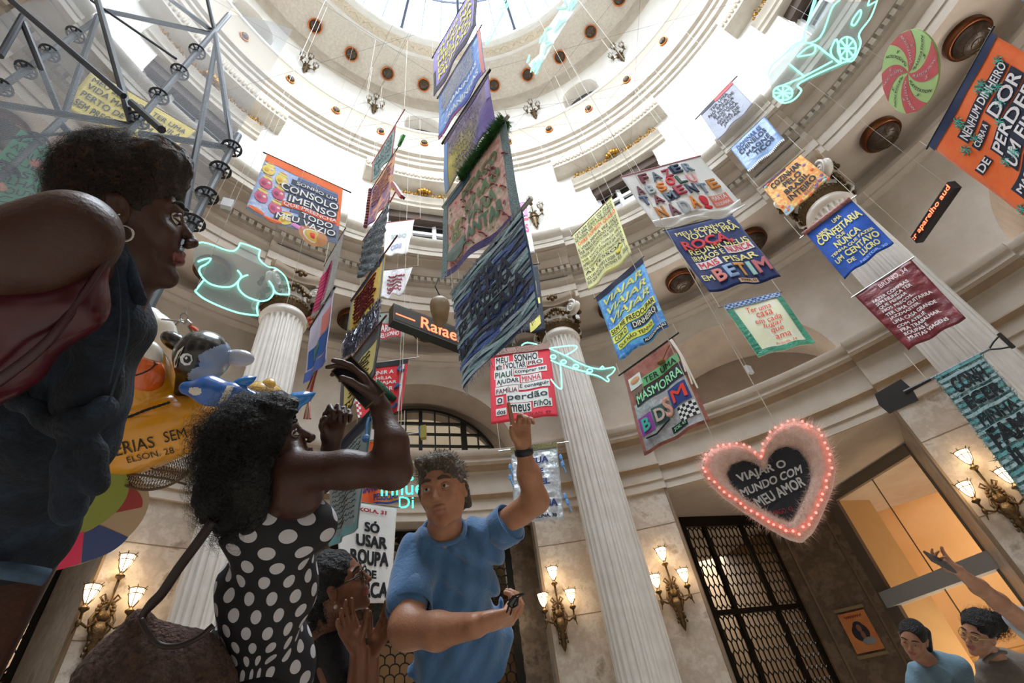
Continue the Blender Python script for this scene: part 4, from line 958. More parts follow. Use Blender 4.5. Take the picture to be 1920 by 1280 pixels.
words = [('MEU', .1, .3, .12, .2, K_), ('SONHO', .4, .78, .1, .2, K_), ('É', .1, .2, .225, .29, K_), ('VOLTAR', .25, .58, .21, .295, K_), ('PRO', .62, .85, .215, .27, '#7a2a35'), ('PIAUÍ', .08, .36, .31, .415, '#2a5a46'), ('comprar ter', .4, .9, .33, .385, K_), ('AJUDAR', .1, .45, .44, .52, K_), ('MINHA', .5, .8, .425, .5, '#b03a48'), ('FAMÍLIA', .09, .42, .555, .635, '#7a2a35'), ('E conseguir', .46, .92, .535, .6, K_), ('o', .1, .18, .69, .76, K_), ('perdão', .26, .88, .655, .765, '#35454f'), ('dos', .09, .22, .84, .9, K_), ('meus', .3, .6, .8, .895, K_), ('FilhOs', .66, .92, .785, .86, K_)]
s.patch(t, [(u0-.015, u1+.015, v0-.015, v1+.012, W_) for k, (_, u0, u1, v0, v1, c) in enumerate(words)], .006, 'paper_patch'); s.write(t, words+[('GEAN, 49', .55, .9, .93, .97, '#7a1f2c')], .015, .011)
s, t = banner('crinkled silver foil banner with navy letters ending in CIA behind the raised arm', 'D', [(957, 842), (1045, 834), (965, 980), (1058, 973)], mat('silver_foil', '#b9bfc8', .35, .45, noise='#dfe3ea', nscale=14, bump=1.2, bscale=12), rod=dict(m=metalrod, e0=.2, e1=.2), seed=4, wave=.02, ridges=.01)
s.patch(t, [(0, 1, -.03, .05, clothmat('olive_fringe', '#4e4a33', '#8d8452', 40, bump=1.5, bscale=80))], .02, 'trim'); nv = '#2a3872'
s.write(t, [('SUA', .42, .78, .16, .25, nv), ('PELE', .4, .66, .32, .4, nv), ('MEL', .42, .78, .47, .55, nv), ('DA', .44, .72, .61, .69, nv), ('BAHCIA'[3:], .58, .9, .74, .83, nv), ('OLINA, 38', .4, .86, .92, .97, '#20242e')], .05, .02)
m = MB()
for u, v in ((-.03, .25), (-.04, .4), (1.05, .2), (1.07, .3), (1.06, .72), (1.1, .8)): p = s.pt(u, v, .02); m.ball(p, (.03, .02, .06), n=6); m.tube([p, p-ZV*.15+s.u*.03], .012, n=5)
m.build('blue_bow', clothmat('bluebow', '#5b86b5'), t)
# --- chain R
s, t = banner('pale yellow banner fully covered in small black and red capitals', 'R', [(1075, 442), (1146, 368), (1105, 545), (1185, 475)], clothmat('paleyellow', '#d9c98c', '#e0d6a6', 4), rod=dict(m=woodrod), seed=1, wave=.03)
s.write(t, rows(['TER UM SÍTIO NO ALTO', 'DE UMA SERRA DE ONDE', 'SE POSSA VER O HORIZONTE'], .03, .97, .02, .2, '#2b2722', .25)+[('OPAS TOMBEM QUERO', .06, .98, .21, .28, '#c8452f')]+rows(['E VIVER MINHA VEZ FELIZ', 'TER MARAVILHANDO CRESCER', 'VIAJAR SEM TANTO PRA VOLTAR', 'TER SAÚDE E FORÇA PRA', 'APRENDER OS DESAFIOS DA VIDA', 'TER COMPREENSÃO E CONHECIMENTO', 'AS PESSOAS'], .03, .97, .3, .78, '#2b2722', .28)+rows(['VOLTAR NO TEMPO E DIZER PRA', 'ELE QUE NUNCA ENTENDI ELE'], .03, .8, .8, .94, '#2b2722', .25)+[('GERALDO', .85, .98, .86, .92, '#3f5f33')], .012)
s.blob(t, [(.78, .82, .05, .03, '#e3b93f'), (.86, .78, .04, .03, '#f0d67a')], .01)
sky_ = clothmat('skyblue', '#3d83c9', ('#5f9fd8', '#2d6ab2', '#8fbfe4'), 2.2, rough=.5)
s, t = banner('glossy sky-blue banner reading VIAJAR three times in yellow', 'R', [(1118, 558), (1203, 484), (1162, 676), (1253, 612)], sky_, rod=dict(m=darkrod, r=.008), seed=2, wave=.035)
s.patch(t, [(-.01, 1.01, -.01, .075, '#161c3c'), (.02, .97, .565, .665, '#d9cc62'), (.02, .36, .68, .775, '#d9cc62'), (.44, .95, .68, .775, '#2a2a33'), (.07, .8, .795, .885, '#d9cc62'), (.52, 1.0, .93, .985, '#1a1d2c')])
s.write(t, [('VIAJAR', .1, .92, .12, .24, '#e3d573', 0, 0, .3), ('VIAJAR', .1, .94, .265, .385, '#e3d573', 0, 0, .3), ('VIAJAR', .1, .94, .41, .53, '#e3d573', 0, 0, .3), ('SEM ME PREOCUPAR', .04, .96, .58, .65, '#26262c'), ('COM O', .06, .34, .695, .76, '#26262c'), ('DINHEIRO', .47, .93, .69, .765, '#eee6c0'), ('QUE NÃO TENHO', .09, .78, .81, .872, '#26262c'), ('ALESSANDRA, 62', .54, .99, .94, .975, '#d8d8dc')], .015)
s, t = banner('brick-printed banner TER UMA MASMORRA with letters BDSM and hanging cords', 'R', [(1168, 698), (1263, 634), (1206, 853), (1328, 788)], clothmat('brickred', '#7a4a40', '#94635a', 6), rod=dict(m=darkrod, r=.014, e0=.1, e1=.12), seed=3, wave=.03)
s.patch(t, [(.05, .96, .45, .97, mat('silver_satin', '#9ea3ac', .35, .3, noise='#c4c7cc', nscale=10, bump=1, bscale=9))], .006, 'satin')
s.patch(t, [(.28, .97, .2, .31, '#5f9a6c', -.02), (.1, .97, .33, .48, '#2a2c38', -.02), (.62, .93, .51, .72, '#2b3f86'), (.06, .3, .62, .82, '#7b3f86'), (.31, .52, .6, .8, '#3a5a58'), (.5, .76, .88, .945, '#16191c'), (.06, .3, .12, .27, '#c9c8c6'), (.08, .3, .28, .4, '#6d5a4d')], .012)
ck = [(.68+.045*i, .68+.045*(i+1), .745+.03*j, .775+.03*j, '#e4e2e0' if (i+j) % 2 else '#1b1b20') for i in range(6) for j in range(5)]; s.patch(t, ck, .016, 'checker')
s.write(t, [('TER UMA', .34, .92, .225, .295, '#15171a', -.01), ('MASMORRA', .13, .94, .355, .46, '#8fd39f', -.02), ('M', .66, .9, .54, .68, '#c9402f'), ('B', .11, .25, .65, .79, '#3f9a8a', 0, .05), ('D', .35, .49, .63, .77, '#a79a92', 0, .05), ('S', .5, .62, .56, .78, '#b58a7e', 0, .12), ('JOE, 43', .53, .74, .895, .935, '#8fd39f')], .015, .02)
s.line(t, [[(.97, .02), (1.0, .2), (1.02, .4), (1.0, .6)], [(.95, .02), (1.01, .25), (.99, .45)], [(.98, .03), (1.03, .3), (1.04, .66)]], .014, '#c8c2ba', 'cord_tassel', .03)
m = MB(); m.tube([s.pt(.93, .06, .03), s.pt(.83, .12, .04), s.pt(.74, .17, .04)], .012, n=6); m.ball(s.pt(.7, .19, .05), (.07, .07, .035), n=10); m.build('wooden_spoon', mat('spoon_wood', '#8f6434', .4), t)
s.blob(t, [(.18, .18, .09, .035, '#b58a6a')], .02); s.line(t, [[(.12, .86), (.3, .88), (.5, .8)]], .014, '#1c1c24', 'whip', .03)
# --- FAZER / ROÇA / CASA
s, t = banner('white quilt FAZER ABSOLUTAMENTE NADA! in stuffed cloth letters with pink rod', 'F', [(1166, 334), (1312, 292), (1228, 424), (1393, 382)], clothmat('whitequilt', '#d3cfd0', '#e4e0e0', 4, bump=.3), rod=dict(m=mat('pink_rod', '#c98a96'), r=.014, e0=.01, e1=.01), seed=2, wave=.035, wf=1.5, cen=.04)
PC = ['#7b2f3e', '#c07a3a', '#3a4a66', '#c99090', '#6d4a52', '#5e6770', '#b8363f', '#7b8796', '#4c5b78', '#9aa3a8', '#8c2f3f', '#3c5c50', '#a87035']
fz = []
for row, (wd, v0, v1, u0, u1) in enumerate((('FAZER', .07, .27, .17, .84), ('ABSOLU', .27, .47, .04, .78), ('TAMENTE', .47, .68, .02, .96), ('NADA!', .71, .95, .1, .72))):
    n = len(wd)
    for i, chh in enumerate(wd):
        a = u0+(u1-u0)*(i+.08)/n; b = u0+(u1-u0)*(i+.86)/n; j = .02*((i*7+row*3) % 3-1); fz.append((chh, a, b, v0+j+.01, v1+j-.03, PC[(i*5+row*4) % 13], 0, .12))
s.patch(t, [(.56, .68, .05, .22, '#1d2a4c'), (.33, .44, .5, .66, '#1d2a4c'), (.74, .95, .72, .9, '#d8766a')], .006); s.write(t, fz+[('MARTA', .76, .93, .73, .8, '#eee4e2'), ('SOLIDÁRIA', .76, .93, .82, .88, '#eee4e2')], .02, .01)
s.cloth('ruffle', clothmat('whitequilt', '#d3cfd0'), t, v0=.93, v1=1.06, off=.02, ridges=.03, n=(60, 6))
s, t = banner('navy banner MEU SONHO É VOLTAR PRA ROÇA with stuffed letters ROÇA and BETIM', 'Q', [(1245, 433), (1372, 402), (1330, 549), (1464, 519)], clothmat('navy', '#14224a', '#1c2f60', 7), rod=dict(m=darkrod, r=.008, e0=.02, e1=.02), seed=1, wave=.03)
yl = '#cbbf86'; s.patch(t, [(.58, .96, .44, .56, '#c9c3c6'), (.1, .42, .57, .68, '#c9c3c6'), (.45, .72, .93, .985, '#c2a58c')])
s.write(t, [('MEU SONHO É', .1, .92, .07, .15, yl), ('VOLTAR PRA', .2, .96, .15, .24, yl), ('ROÇA,', .08, .78, .25, .42, '#b04048', 0, .1), ('REUNIR MEUS', .12, .96, .37, .46, yl), ('IRMÃOS E', .1, .54, .46, .56, yl), ('NUNCA', .6, .94, .455, .545, '#b03a44'), ('MAIS', .13, .39, .585, .67, '#b03a44'), ('PISAR', .46, .92, .6, .69, yl), ('EM', .04, .2, .77, .85, yl), ('B', .22, .35, .72, .9, '#b57470', 0, .1), ('E', .37, .5, .72, .9, '#8296b0', 0, .1), ('T', .52, .67, .72, .9, '#b98a58', 0, .1), ('I', .7, .76, .72, .9, '#94b5b0', 0, .1), ('M', .79, .97, .72, .9, '#a36468', 0, .1), ('MARA, 63', .48, .7, .94, .975, '#2a2430')], .02)
s, t = banner('cream banner with green satin border and red handwriting TER UMA CASA', 'K', [(1357, 575), (1461, 549), (1423, 667), (1529, 641)], clothmat('creamy', '#dcd3b0', '#e3dcc0', 4, bump=.15), rod=dict(m=woodrod, r=.009, e0=.1, e1=.06), seed=4, wave=.025)
gs = mat('green_satin', '#2c9a76', .35, noise='#237e62', nscale=12, bump=1, bscale=14, sheen=.4)
s.patch(t, [(0, .12, .04, 1, gs), (.9, 1, .04, 1, gs), (0, 1, .91, 1, gs)], .012, 'satin_border')
gg = mat('blue_gingham', '#5c7fb0', .8); nt = gg.node_tree; ckr = nt.nodes.new('ShaderNodeTexChecker'); ckr.inputs['Scale'].default_value = 22; ckr.inputs['Color1'].default_value = srgb('#3d5f9c'); ckr.inputs['Color2'].default_value = srgb('#a9bbd4'); tc = nt.nodes.new('ShaderNodeTexCoord'); nt.links.new(tc.outputs['Object'], ckr.inputs['Vector']); nt.links.new(ckr.outputs['Color'], nt.nodes['Principled BSDF'].inputs['Base Color'])
s.patch(t, [(0, 1, -.02, .08, gg)], .016, 'gingham_hem')
s.write(t, [('Ter uma', .3, .72, .14, .24, '#c4473a', 0, 0, .3), ('casa', .4, .68, .27, .36, '#c4473a', 0, 0, .3), ('em cada', .3, .76, .38, .48, '#c4473a', 0, 0, .3), ('lugar', .38, .74, .49, .59, '#c4473a', 0, 0, .3), ('que', .46, .68, .61, .7, '#c4473a', 0, 0, .3), ('ama', .46, .72, .73, .8, '#c4473a', 0, 0, .3), ('Priscila, 34', .4, .76, .85, .9, '#c4473a', 0, 0, .3)], 0)
# --- chain N on the right
s, t = banner('light grey speckled banner MESA DE JANTAR against the white wall', 'N', [(1314, 215), (1372, 153), (1346, 263), (1412, 195)], clothmat('greyspeck', '#878b99', '#9ea2ae', 60), rod=dict(m=darkrod, e0=.16, e1=.16, r=.014), seed=1)
s.patch(t, [(0, .45, -.03, .05, '#4e4854'), (.45, 1, -.03, .08, '#c4575a')], .01); s.write(t, rows(['TER UMA', 'NO SALA DE', 'SI NUNCA', 'MODULAR', 'QUE VIRA', 'MESA DE', 'JANTAR'], .12, .88, .1, .9, '#2b2b33', .25, rag='c'), .03)
s, t = banner('pale blue satin banner CHINELOS MAGNÉTICOS with white fringe', 'N', [(1369, 278), (1434, 218), (1403, 322), (1471, 262)], mat('blue_satin', '#5f82b4', .4, noise='#7897c2', nscale=5, bump=1, bscale=6), rod=dict(m=metalrod, e0=.09, e1=.09, r=.01), seed=2)
s.write(t, [('DOMINAR SE', .12, .8, .1, .24, '#3b4f78'), ('CHINELOS', .1, .84, .27, .42, '#2e3346'), ('MAGNÉ', .2, .84, .46, .62, '#2e3346'), ('TICOS', .34, .86, .66, .8, '#2e3346')], .03)
m = MB()
for k in range(26): a = s.pt((k+.5)/26, .97, .01); m.tube([a, a-ZV*.07+s.n*.01], [.015, .008], n=5)
m.build('fringe', clothmat('whitefringe', '#cfd8e4'), t)
s, t = banner('orange and purple printed banner COZINHAR PELO BRASIL INTEIRO in front of the capital', 'N', [(1430, 352), (1500, 289), (1474, 404), (1556, 333)], clothmat('orangeprint', '#d39a5c', ('#c47e4a', '#dfb27a', '#b0663e'), 7), rod=dict(m=woodrod, e0=.08, e1=.1, r=.01), seed=3)
s.write(t, [('COZINHAR', .14, .86, .1, .26, '#2c2630'), ('PELO', .34, .74, .3, .45, '#2c2630'), ('BRASIL', .26, .82, .49, .63, '#2c2630'), ('INTEIRO', .24, .86, .67, .82, '#2c2630'), ('SUHAM, 33', .5, .84, .86, .93, '#6e4a56')], .04)
rr = random.Random(9); s.blob(t, [(rr.choice([rr.uniform(.02, .14), rr.uniform(.86, .98), rr.uniform(0, 1)]), rr.choice([rr.uniform(.86, .98), rr.uniform(0, 1)]), .035, .03, rr.choice(['#7b5c86', '#8faab0', '#9a8cae', '#7f9ea0', '#b8553a'])) for k in range(26)], .008); s.patch(t, [(0, .2, .9, 1, '#8fa9b0'), (0, .6, -.02, .04, '#5a2f5e')])
s, t = banner('royal blue banner ABRIR UMA CONFEITARIA with a striped red roll on its rod', 'N', [(1514, 441), (1595, 373), (1581, 521), (1675, 454)], clothmat('royal', '#1d4a9c', '#16407f', 4, bump=.5, bscale=8), rod=dict(m=metalrod, e0=.12, e1=.1, r=.013), seed=4, wave=.03)
y2 = '#c9c07c'; s.write(t, [('ABRIR', .1, .36, .13, .2, y2, 0), ('UMA', .5, .68, .07, .15, y2), ('CONFEITARIA', .06, .96, .2, .34, y2), ('QUE', .36, .54, .36, .43, y2), ('NUNCA', .26, .76, .44, .56, y2), ('TENHA QUE FAZER', .08, .94, .585, .645, y2), ('UM', .08, .24, .68, .77, y2), ('CENTAVO', .3, .94, .66, .77, y2), ('DE', .24, .38, .81, .88, y2), ('LUCRO', .5, .86, .79, .89, y2), ('NESTOR, 30', .4, .92, .925, .975, '#7f97c4')], .03)
m = MB(); m.tube([s.pt(-.05+.0, -.03, .01), s.pt(1.0, -.03, .01)], .045, n=12); m.build('cloth_roll', mat('roll_red', '#9c5f60', .7, noise='#c08e88', nscale=20, bump=1, bscale=26), t, smooth=True)
s, t = banner('dark red crinkled satin banner with white text FAZER COMPRAS SEM NUNCA', 'N', [(1604, 556), (1708, 486), (1703, 656), (1812, 597)], mat('wine_satin', '#86323a', .45, noise='#6d262f', nscale=4, bump=1, bscale=10), rod=dict(m=metalrod, e0=.05, e1=.05, r=.012), seed=5, wave=.035, ridges=.012)
s.write(t, [('BRUNO, 34', .38, .86, .05, .13, '#cdbcc0')]+rows(['FAZER COMPRAS', 'SEM NUNCA TER', 'QUE PENSAR', 'NOS PREÇOS.', 'TER UMA GUITARRA', 'JAZZMASTER.', 'UMA CASA GRANDE', 'COM ATELIÊ', 'PRA TRABALHAR.', 'ROUPAS E', 'MUITAS VIAGENS'], .14, .9, .2, .93, '#d8d0d4', .28, rag='l'), .02, .028)
s, t = banner('orange palm-print banner NENHUM DINHEIRO CURA with navy hem at the right edge', 'O', [(1744, 272), (1857, 62), (1958, 430), (2065, 180)], clothmat('orangepalm', '#dd5a26', '#e4652f', 5, bump=.15), rod=dict(m=darkrod, r=.01), seed=1, wave=.03)
nb = '#1b2136'; s.patch(t, [(-.01, 1.01, -.01, .07, '#17254d'), (.2, .88, .17, .27, nb), (.2, .44, .3, .37, nb), (.5, .88, .29, .42, nb), (.06, .2, .42, .49, nb), (.26, .86, .43, .55, nb), (.24, .9, .55, .68, nb), (.1, .9, .7, .98, nb)])
ot = '#cfc9cc'; s.write(t, [('NENHUM DINHEIRO', .22, .87, .185, .26, ot), ('CURA A', .22, .43, .31, .36, ot), ('DOR', .52, .86, .3, .41, ot), ('DE', .08, .19, .425, .485, ot), ('PERDER', .28, .85, .445, .54, ot), ('UM FILHO', .26, .89, .565, .67, ot), ('MAS MEU SONHO É', .12, .88, .72, .78, ot), ('MORAR', .14, .7, .8, .87, ot), ('PRA SEMPRE', .14, .8, .89, .96, ot)], .02)
rr = random.Random(3); L = []
for k in range(34):
    u, v = rr.uniform(.02, .98), rr.uniform(.09, .98)
    for a in range(7): L.append([(u, v), (u+.028*cos(a*PI/3.5), v+.028*sin(a*PI/3.5)), (u+.04*cos(a*PI/3.5+.4), v+.045*sin(a*PI/3.5+.4))])
s.line(t, L, .006, '#4f9a92', 'palm_print', .008, n=4)
# teal rag banner on a shovel
s, t = banner('teal and grey rag-rug banner CONHECER MINHA FAMÍLIA hanging from a shovel', 'N', [(1752, 706), (1838, 664), (1968, 990), (2070, 930)], clothmat('teal_rag', '#5f8f90', ('#3f7276', '#9fb3b4', '#6c9a9a'), 18, bump=1.5, bscale=60), rod=dict(m=mat('shovel_grey', '#77777a', .6), e0=.12, e1=.06, r=.012), seed=2, wave=.03, ridges=.012)
s.patch(t, [(0, 1, k/26, (k+.55)/26, '#8ea2a6' if k % 3 else '#5b8a8c') for k in range(26)], .016, 'rag_row'); bk = '#14161c'
s.write(t, [('CONH', .18, .86, .06, .17, bk), ('ECER', .18, .9, .2, .29, bk), ('MINHA', .18, .92, .335, .41, bk), ('FAM', .14, .86, .43, .56, bk), ('ÍLIA', .24, .9, .57, .68, bk), ('NO', .5, .72, .7, .75, bk), ('NORTE', .12, .95, .79, .93, bk)], .06, .026)
m = MB(); N = 2200; V = []; F = []
for k in range(N):
    u, v = rng.random(), rng.random()
    if k % 3 == 0: u = rng.choice([0, 1])
    a = s.pt(u, v, .015); tip = a+s.n*.03*rng.random()+rng.normal(size=3)*.03; sd_ = nrm(rng.normal(size=3))*.005; b = len(V); V += [a-sd_, a+sd_, tip]; F.append((b, b+1, b+2))
m.add(V, F); m.build('rag_tuft', clothmat('teal_rag', '#5f8f90'), t)
A, B = s.c[0], s.c[1]; d = nrm(B-A); dz = np.cross(d, s.n); t2 = empty('shovel', A, 'black garden shovel used as the banner rod, blade pointing left', 'shovel')
m = MB(); q = A-d*.5; Pn = [q-d*.22-dz*.17, q-d*.26, q-d*.22+dz*.17, q+d*.17+dz*.19, q+d*.2, q+d*.17-dz*.19]; V = [p+s.n*o for o in (-.012, .012) for p in Pn]; m.add(V, [(0, 1, 2, 3, 4, 5), (11, 10, 9, 8, 7, 6)]+[(k, (k+1) % 6, 6+(k+1) % 6, 6+k) for k in range(6)]); m.tube([q+d*.1, A-d*.05], [.035, .022], n=8); m.build('blade', darkrod, t2)
m = MB(); m.tube([A-d*.08, B+d*.12], .018, n=8); m.build('shaft', mat('shovel_grey', '#77777a', .6), t2)
m = MB(); e = B+d*.1; m.tube([e, e+d*.1+dz*.06, e+d*.2+dz*.1], .012, n=6); m.tube([e, e+d*.1-dz*.06, e+d*.2-dz*.1], .012, n=6); m.tube([e+d*.2+dz*.12, e+d*.2-dz*.12], .025, n=8); m.build('grip', darkrod, t2)
# --- left narrow chain
s, t = banner('small teal-grey banner with red edging, topmost of the narrow left chain', 'L', [(699, 306), (743, 230), (697, 343), (738, 288)], clothmat('tealgrey', '#6f8a88', '#4b6664', 8), rod=dict(m=mat('rod_red', '#7c2b2f'), e0=.05, e1=.4, r=.012))
s.patch(t, [(0, 1, 0, .07, '#8e3336'), (0, .06, 0, 1, '#a06a62'), (.95, 1, 0, 1, '#8e3336')]); s.write(t, rows(['TER UMA VIDA', 'MAIS LEVE', 'E DORMIR', 'SEM MEDO'], .12, .88, .15, .9, '#26363a', .25), .02)
s, t = banner('dark purple and gold banner with maroon pompom edge, below the small teal-grey one', 'L', [(697, 352), (742, 287), (690, 425), (731, 378)], clothmat('purplegold', '#3b3266', ('#7a4a6a', '#c48d3c', '#2a2656'), 2.5), rod=dict(m=darkrod, e0=.02, e1=.25)); s.line(t, scrib(8, .1, .9, .1, .6, 2), .01, '#a88a86')
m = MB()
for k in range(14): m.ball(s.pt(-.02, k/13, .02), .05, n=7)
m.build('pompom', clothmat('maroonpom', '#5e1d28', bump=1.5, bscale=50), t)
P = at_plane(751, 266, s.P0, s.n); t2 = empty('dustpan', P, 'green plastic dustpan stuck on the end of the purple banner rod', 'dustpan'); m = MB(); e = nrm(at_plane(756, 256, s.P0, s.n)-at_plane(745, 283, s.P0, s.n)); f = np.cross(e, s.n); V = [P-e*.1-f*.03, P-e*.1+f*.03, P+e*.14+f*.1, P+e*.16-f*.08]; V = [v+s.n*o for o in (-.03, .03) for v in V]; m.add(V, [(0, 1, 2, 3), (7, 6, 5, 4), (0, 1, 5, 4), (1, 2, 6, 5), (2, 3, 7, 6), (3, 0, 4, 7)]); m.build('pan', mat('plastic_green', '#3d9a4f', .35), t2)
s, t = banner('grey and black crocheted banner with ragged knit, under the purple and gold one', 'L', [(683, 447), (730, 380), (671, 522), (712, 500)], clothmat('crochet', '#6f7880', ('#2f343c', '#98a3ab'), 22, bump=2, bscale=50), rod=dict(m=mat('rod_red', '#7c2b2f'), r=.014, e0=.06, e1=.02), ridges=.025); P = at_plane(747, 355, s.P0, s.n)
t2 = empty('squeegee', P, 'red and black floor squeegee sticking out beside the knitted banner', 'squeegee'); m = MB(); a_, b_ = at_plane(736, 343, s.P0, s.n), at_plane(753, 369, s.P0, s.n); m.bar(a_, b_, .05, .07); m.build('head', mat('plastic_red', '#a32a34', .4), t2); m = MB(); m.bar(a_-s.n*.05, b_-s.n*.05, .03, .05); m.build('blade', darkrod, t2); m = MB(); m.tube([(a_+b_)/2, at_plane(731, 379, s.P0, s.n)], .014, n=6); m.build('handle', mat('plastic_red', '#a32a34', .4), t2)
s, t = banner('yellow banner with dark red writing and a long silver tinsel fringe', 'L', [(660, 560), (722, 476), (646, 672), (710, 612)], clothmat('yellow', '#d2b23c', ('#c2a02f', '#dcc25a'), 4), rod=dict(m=mat('rod_maroon', '#5c2228'), e0=.05, e1=.42, r=.014), v1=.66)
s.patch(t, [(0, 1, 0, .07, '#1c2238'), (.95, 1, .07, .66, '#7f93ad'), (0, .06, .07, .6, '#8fa7a0')]); s.line(t, scrib(9, .15, .85, .12, .58, 4), .017, '#7e2b2c')
m = MB()
for k in range(420): u = rng.random(); v = .6+.3*rng.random(); a = s.pt(u, v, .02*rng.random()); m.tube([a, a-ZV*.12*rng.random()+rng.normal(size=3)*.015, a-ZV*(.12+.14*rng.random())+rng.normal(size=3)*.03], .006, n=3)
m.build('tinsel_fringe', mat('tinsel', '#8d8f9c', .3, .6, noise='#4a4256', nscale=30), t)
s.cloth('lace_lower', clothmat('lace', '#6e6a78', '#9c98a4', 30, bump=2, bscale=50), t, v0=.64, v1=1.0, off=-.01)
s, t = banner('black banner with cream panel and yellow name MATEUS behind the phone', 'L', [(642, 696), (716, 603), (637, 785), (705, 702)], clothmat('blackfelt', '#15141a', '#201d22', 8), rod=dict(m=mat('rod_maroon', '#5c2228'), e0=.03, e1=.14, r=.016))
s.patch(t, [(.12, .93, .28, .84, '#bdb37c')], .008, 'panel'); s.line(t, scrib(7, .2, .86, .32, .8, 8), .007, '#2c2820', off=.016); s.write(t, [('MATEUS', .2, .8, .87, .98, '#c7a63f')], .03)
s, t = banner('grey-teal banner with fine black script and navy hem hanging beside the dotted dress', 'L', [(618, 856), (700, 772), (622, 1025), (673, 990)], mat('greyteal_satin', '#7e8c92', .45, noise='#93a0a4', nscale=6, bump=.8, bscale=10), rod=dict(m=mat('navy_rod', '#1b2438'), r=.03, e0=.03, e1=.05))
s.patch(t, [(-.0, 1.0, -.01, .1, '#182238'), (.93, 1, 0, 1, '#5f7f84'), (0, 1, .93, 1, '#5b7d80')], .01); s.line(t, scrib(16, .08, .88, .13, .9, 12), .004, '#23272c', off=.014)
P = s.pt(.97, .06); m = MB(); m.tube([P+s.n*.03, P-ZV*.12+s.n*.05, P-ZV*.3+s.n*.04], .02, n=8); m.ball(P-ZV*.3+s.n*.05, (.05, .03, .06)); m.build('blue_strap', mat('strap_blue', '#2f5f8c', .5), t)
s, t = banner('narrow grey and bright pink knitted banner hanging left of the LED sign', 'P', [(608, 503), (647, 424), (584, 600), (624, 552)], clothmat('greyknit', '#9b9893', '#777672', 24, bump=1.5, bscale=50), rod=dict(m=darkrod, r=.01))
s.patch(t, [(.05, .62, .28, .92, clothmat('pinkknit', '#c23a72', '#a92d60', 12, bump=1.5, bscale=40))], .012, 'pink_panel'); s.line(t, [[(.05, .32+.06*k), (.3, .34+.06*k), (.6, .3+.06*k)] for k in range(10)], .008, '#7e2450', off=.016)
s, t = banner('narrow lilac banner with blue patch, directly beneath the pink knitted one', 'P', [(584, 604), (624, 554), (572, 720), (612, 678)], clothmat('lilac', '#9b95ad', '#aca6bb', 6), rod=dict(m=darkrod, r=.02))
s.patch(t, [(.1, .95, .52, .82, '#1f4f8c'), (.6, .95, .2, .5, '#c27a76'), (0, 1, .85, 1, '#4a5f9c')]); s.write(t, [('19', .3, .6, .56, .76, '#4f8a55')], .04)
P = s.pt(0, 0, .05); Q = at_plane(582, 606, s.P0, s.n); m = MB()
for k in range(9): m.ball(Q+rng.normal(size=3)*.05, .05, n=7, m=k % 2)
m.build('pompom', [mat('pom_orange', '#b5532e', .9), mat('pom_beige', '#b3a58c', .9)], t)
t2 = empty('ribbon_tassel', at_plane(590, 700, s.P0, s.n), 'red and white twisted cord tassel hanging below the lilac banner', 'tassel'); m = MB()
for k in range(5): m.tube([at_plane(596-k, 690, s.P0, s.n), at_plane(586-2*k, 730, s.P0, s.n)+rng.normal(size=3)*.02, at_plane(570+3*k, 785, s.P0, s.n)], .012, n=5, m=k % 2)
m.build('cord', [mat('cord_red', '#9c2b33'), mat('cord_tan', '#b79a72')], t2)
# --- W chain
s, t = banner('small white banner with red rod and faded stitched letters on the far side', 'W', [(722, 419), (777, 411), (720, 479), (764, 475)], clothmat('whitecotton', '#cdcfd6', '#dfe0e4', 5), rod=dict(m=mat('rod_redpaint', '#a8463e'), e1=.18), cen=.02)
s.write(t, [('SONHO', .25, .8, .4, .52, '#93a5a4'), ('CIDE', .25, .7, .7, .84, '#8791b2')], .03)
s, t = banner('small white banner with wrinkled red scribbles below the white stitched one', 'W', [(716, 508), (774, 500), (716, 559), (757, 552)], clothmat('whitecrease', '#c6c6cf', '#d8d8de', 6, bump=1), rod=dict(m=woodrod, e1=.15), wave=.05); s.line(t, scrib(5, .2, .85, .2, .85, 6), .012, '#9c5a66')
s, t = banner('grey and red banner with white letters partly hidden under the LED sign', 'W', [(708, 588), (766, 580), (706, 640), (757, 633)], clothmat('greygreen', '#8c9792', '#6e7b76', 14), rod=dict(m=woodrod)); s.patch(t, [(0, .9, .4, .95, '#a23b44')]); s.write(t, [('MARIPINA', .0, .85, .45, .68, '#d4c9c6'), ('SEU SONHO', .1, .8, .74, .9, '#d4c9c6')], .03)
s, t = banner('red banner REUNIR A FAMÍLIA with checkered ribbon border and black rod hem', 'W', [(656, 691), (766, 670), (672, 784), (753, 770)], clothmat('vermilion', '#c5343a', '#b62e36', 5, bump=.15), rod=dict(m=metalrod, e1=.2), seed=1)
s.patch(t, [(0, 1, -.02, .1, '#141a1e')], .008); s.patch(t, [(.86+.045*(j % 3), .9+.045*(j % 3), .1+.045*(j//3), .145+.045*(j//3), '#d8cfd0' if (j+j//3) % 2 else '#a8323c') for j in range(60)]+[(0+.045*(j % 2), .045+.045*(j % 2), .5+.05*(j//2), .55+.05*(j//2), '#d8cfd0' if (j+j//2) % 2 else '#a8323c') for j in range(20)], .01, 'checker')
s.line(t, [[(.88, .12), (.84, .2), (.95, .24)], [(.86, .48), (.8, .56), (.9, .5)], [(.78, .92), (.88, .86)]], .03, '#3c5c8c', 'ribbon', .02)
s.write(t, rows(['REUNIR A', 'FAMÍLIA', 'PRA VIAJAR', 'E PASSAR', 'TODO', 'NATAL', 'JUNTOS'], .2, .82, .16, .92, '#ddd2d0', .3, rag='c'), .02)
s, t = banner('purple and orange banner reading BANCAR behind the neon words', 'W', [(668, 806), (758, 800), (676, 950), (750, 940)], clothmat('violetblue', '#3a3f8c', '#4a4fa0', 5), rod=None, seed=1)
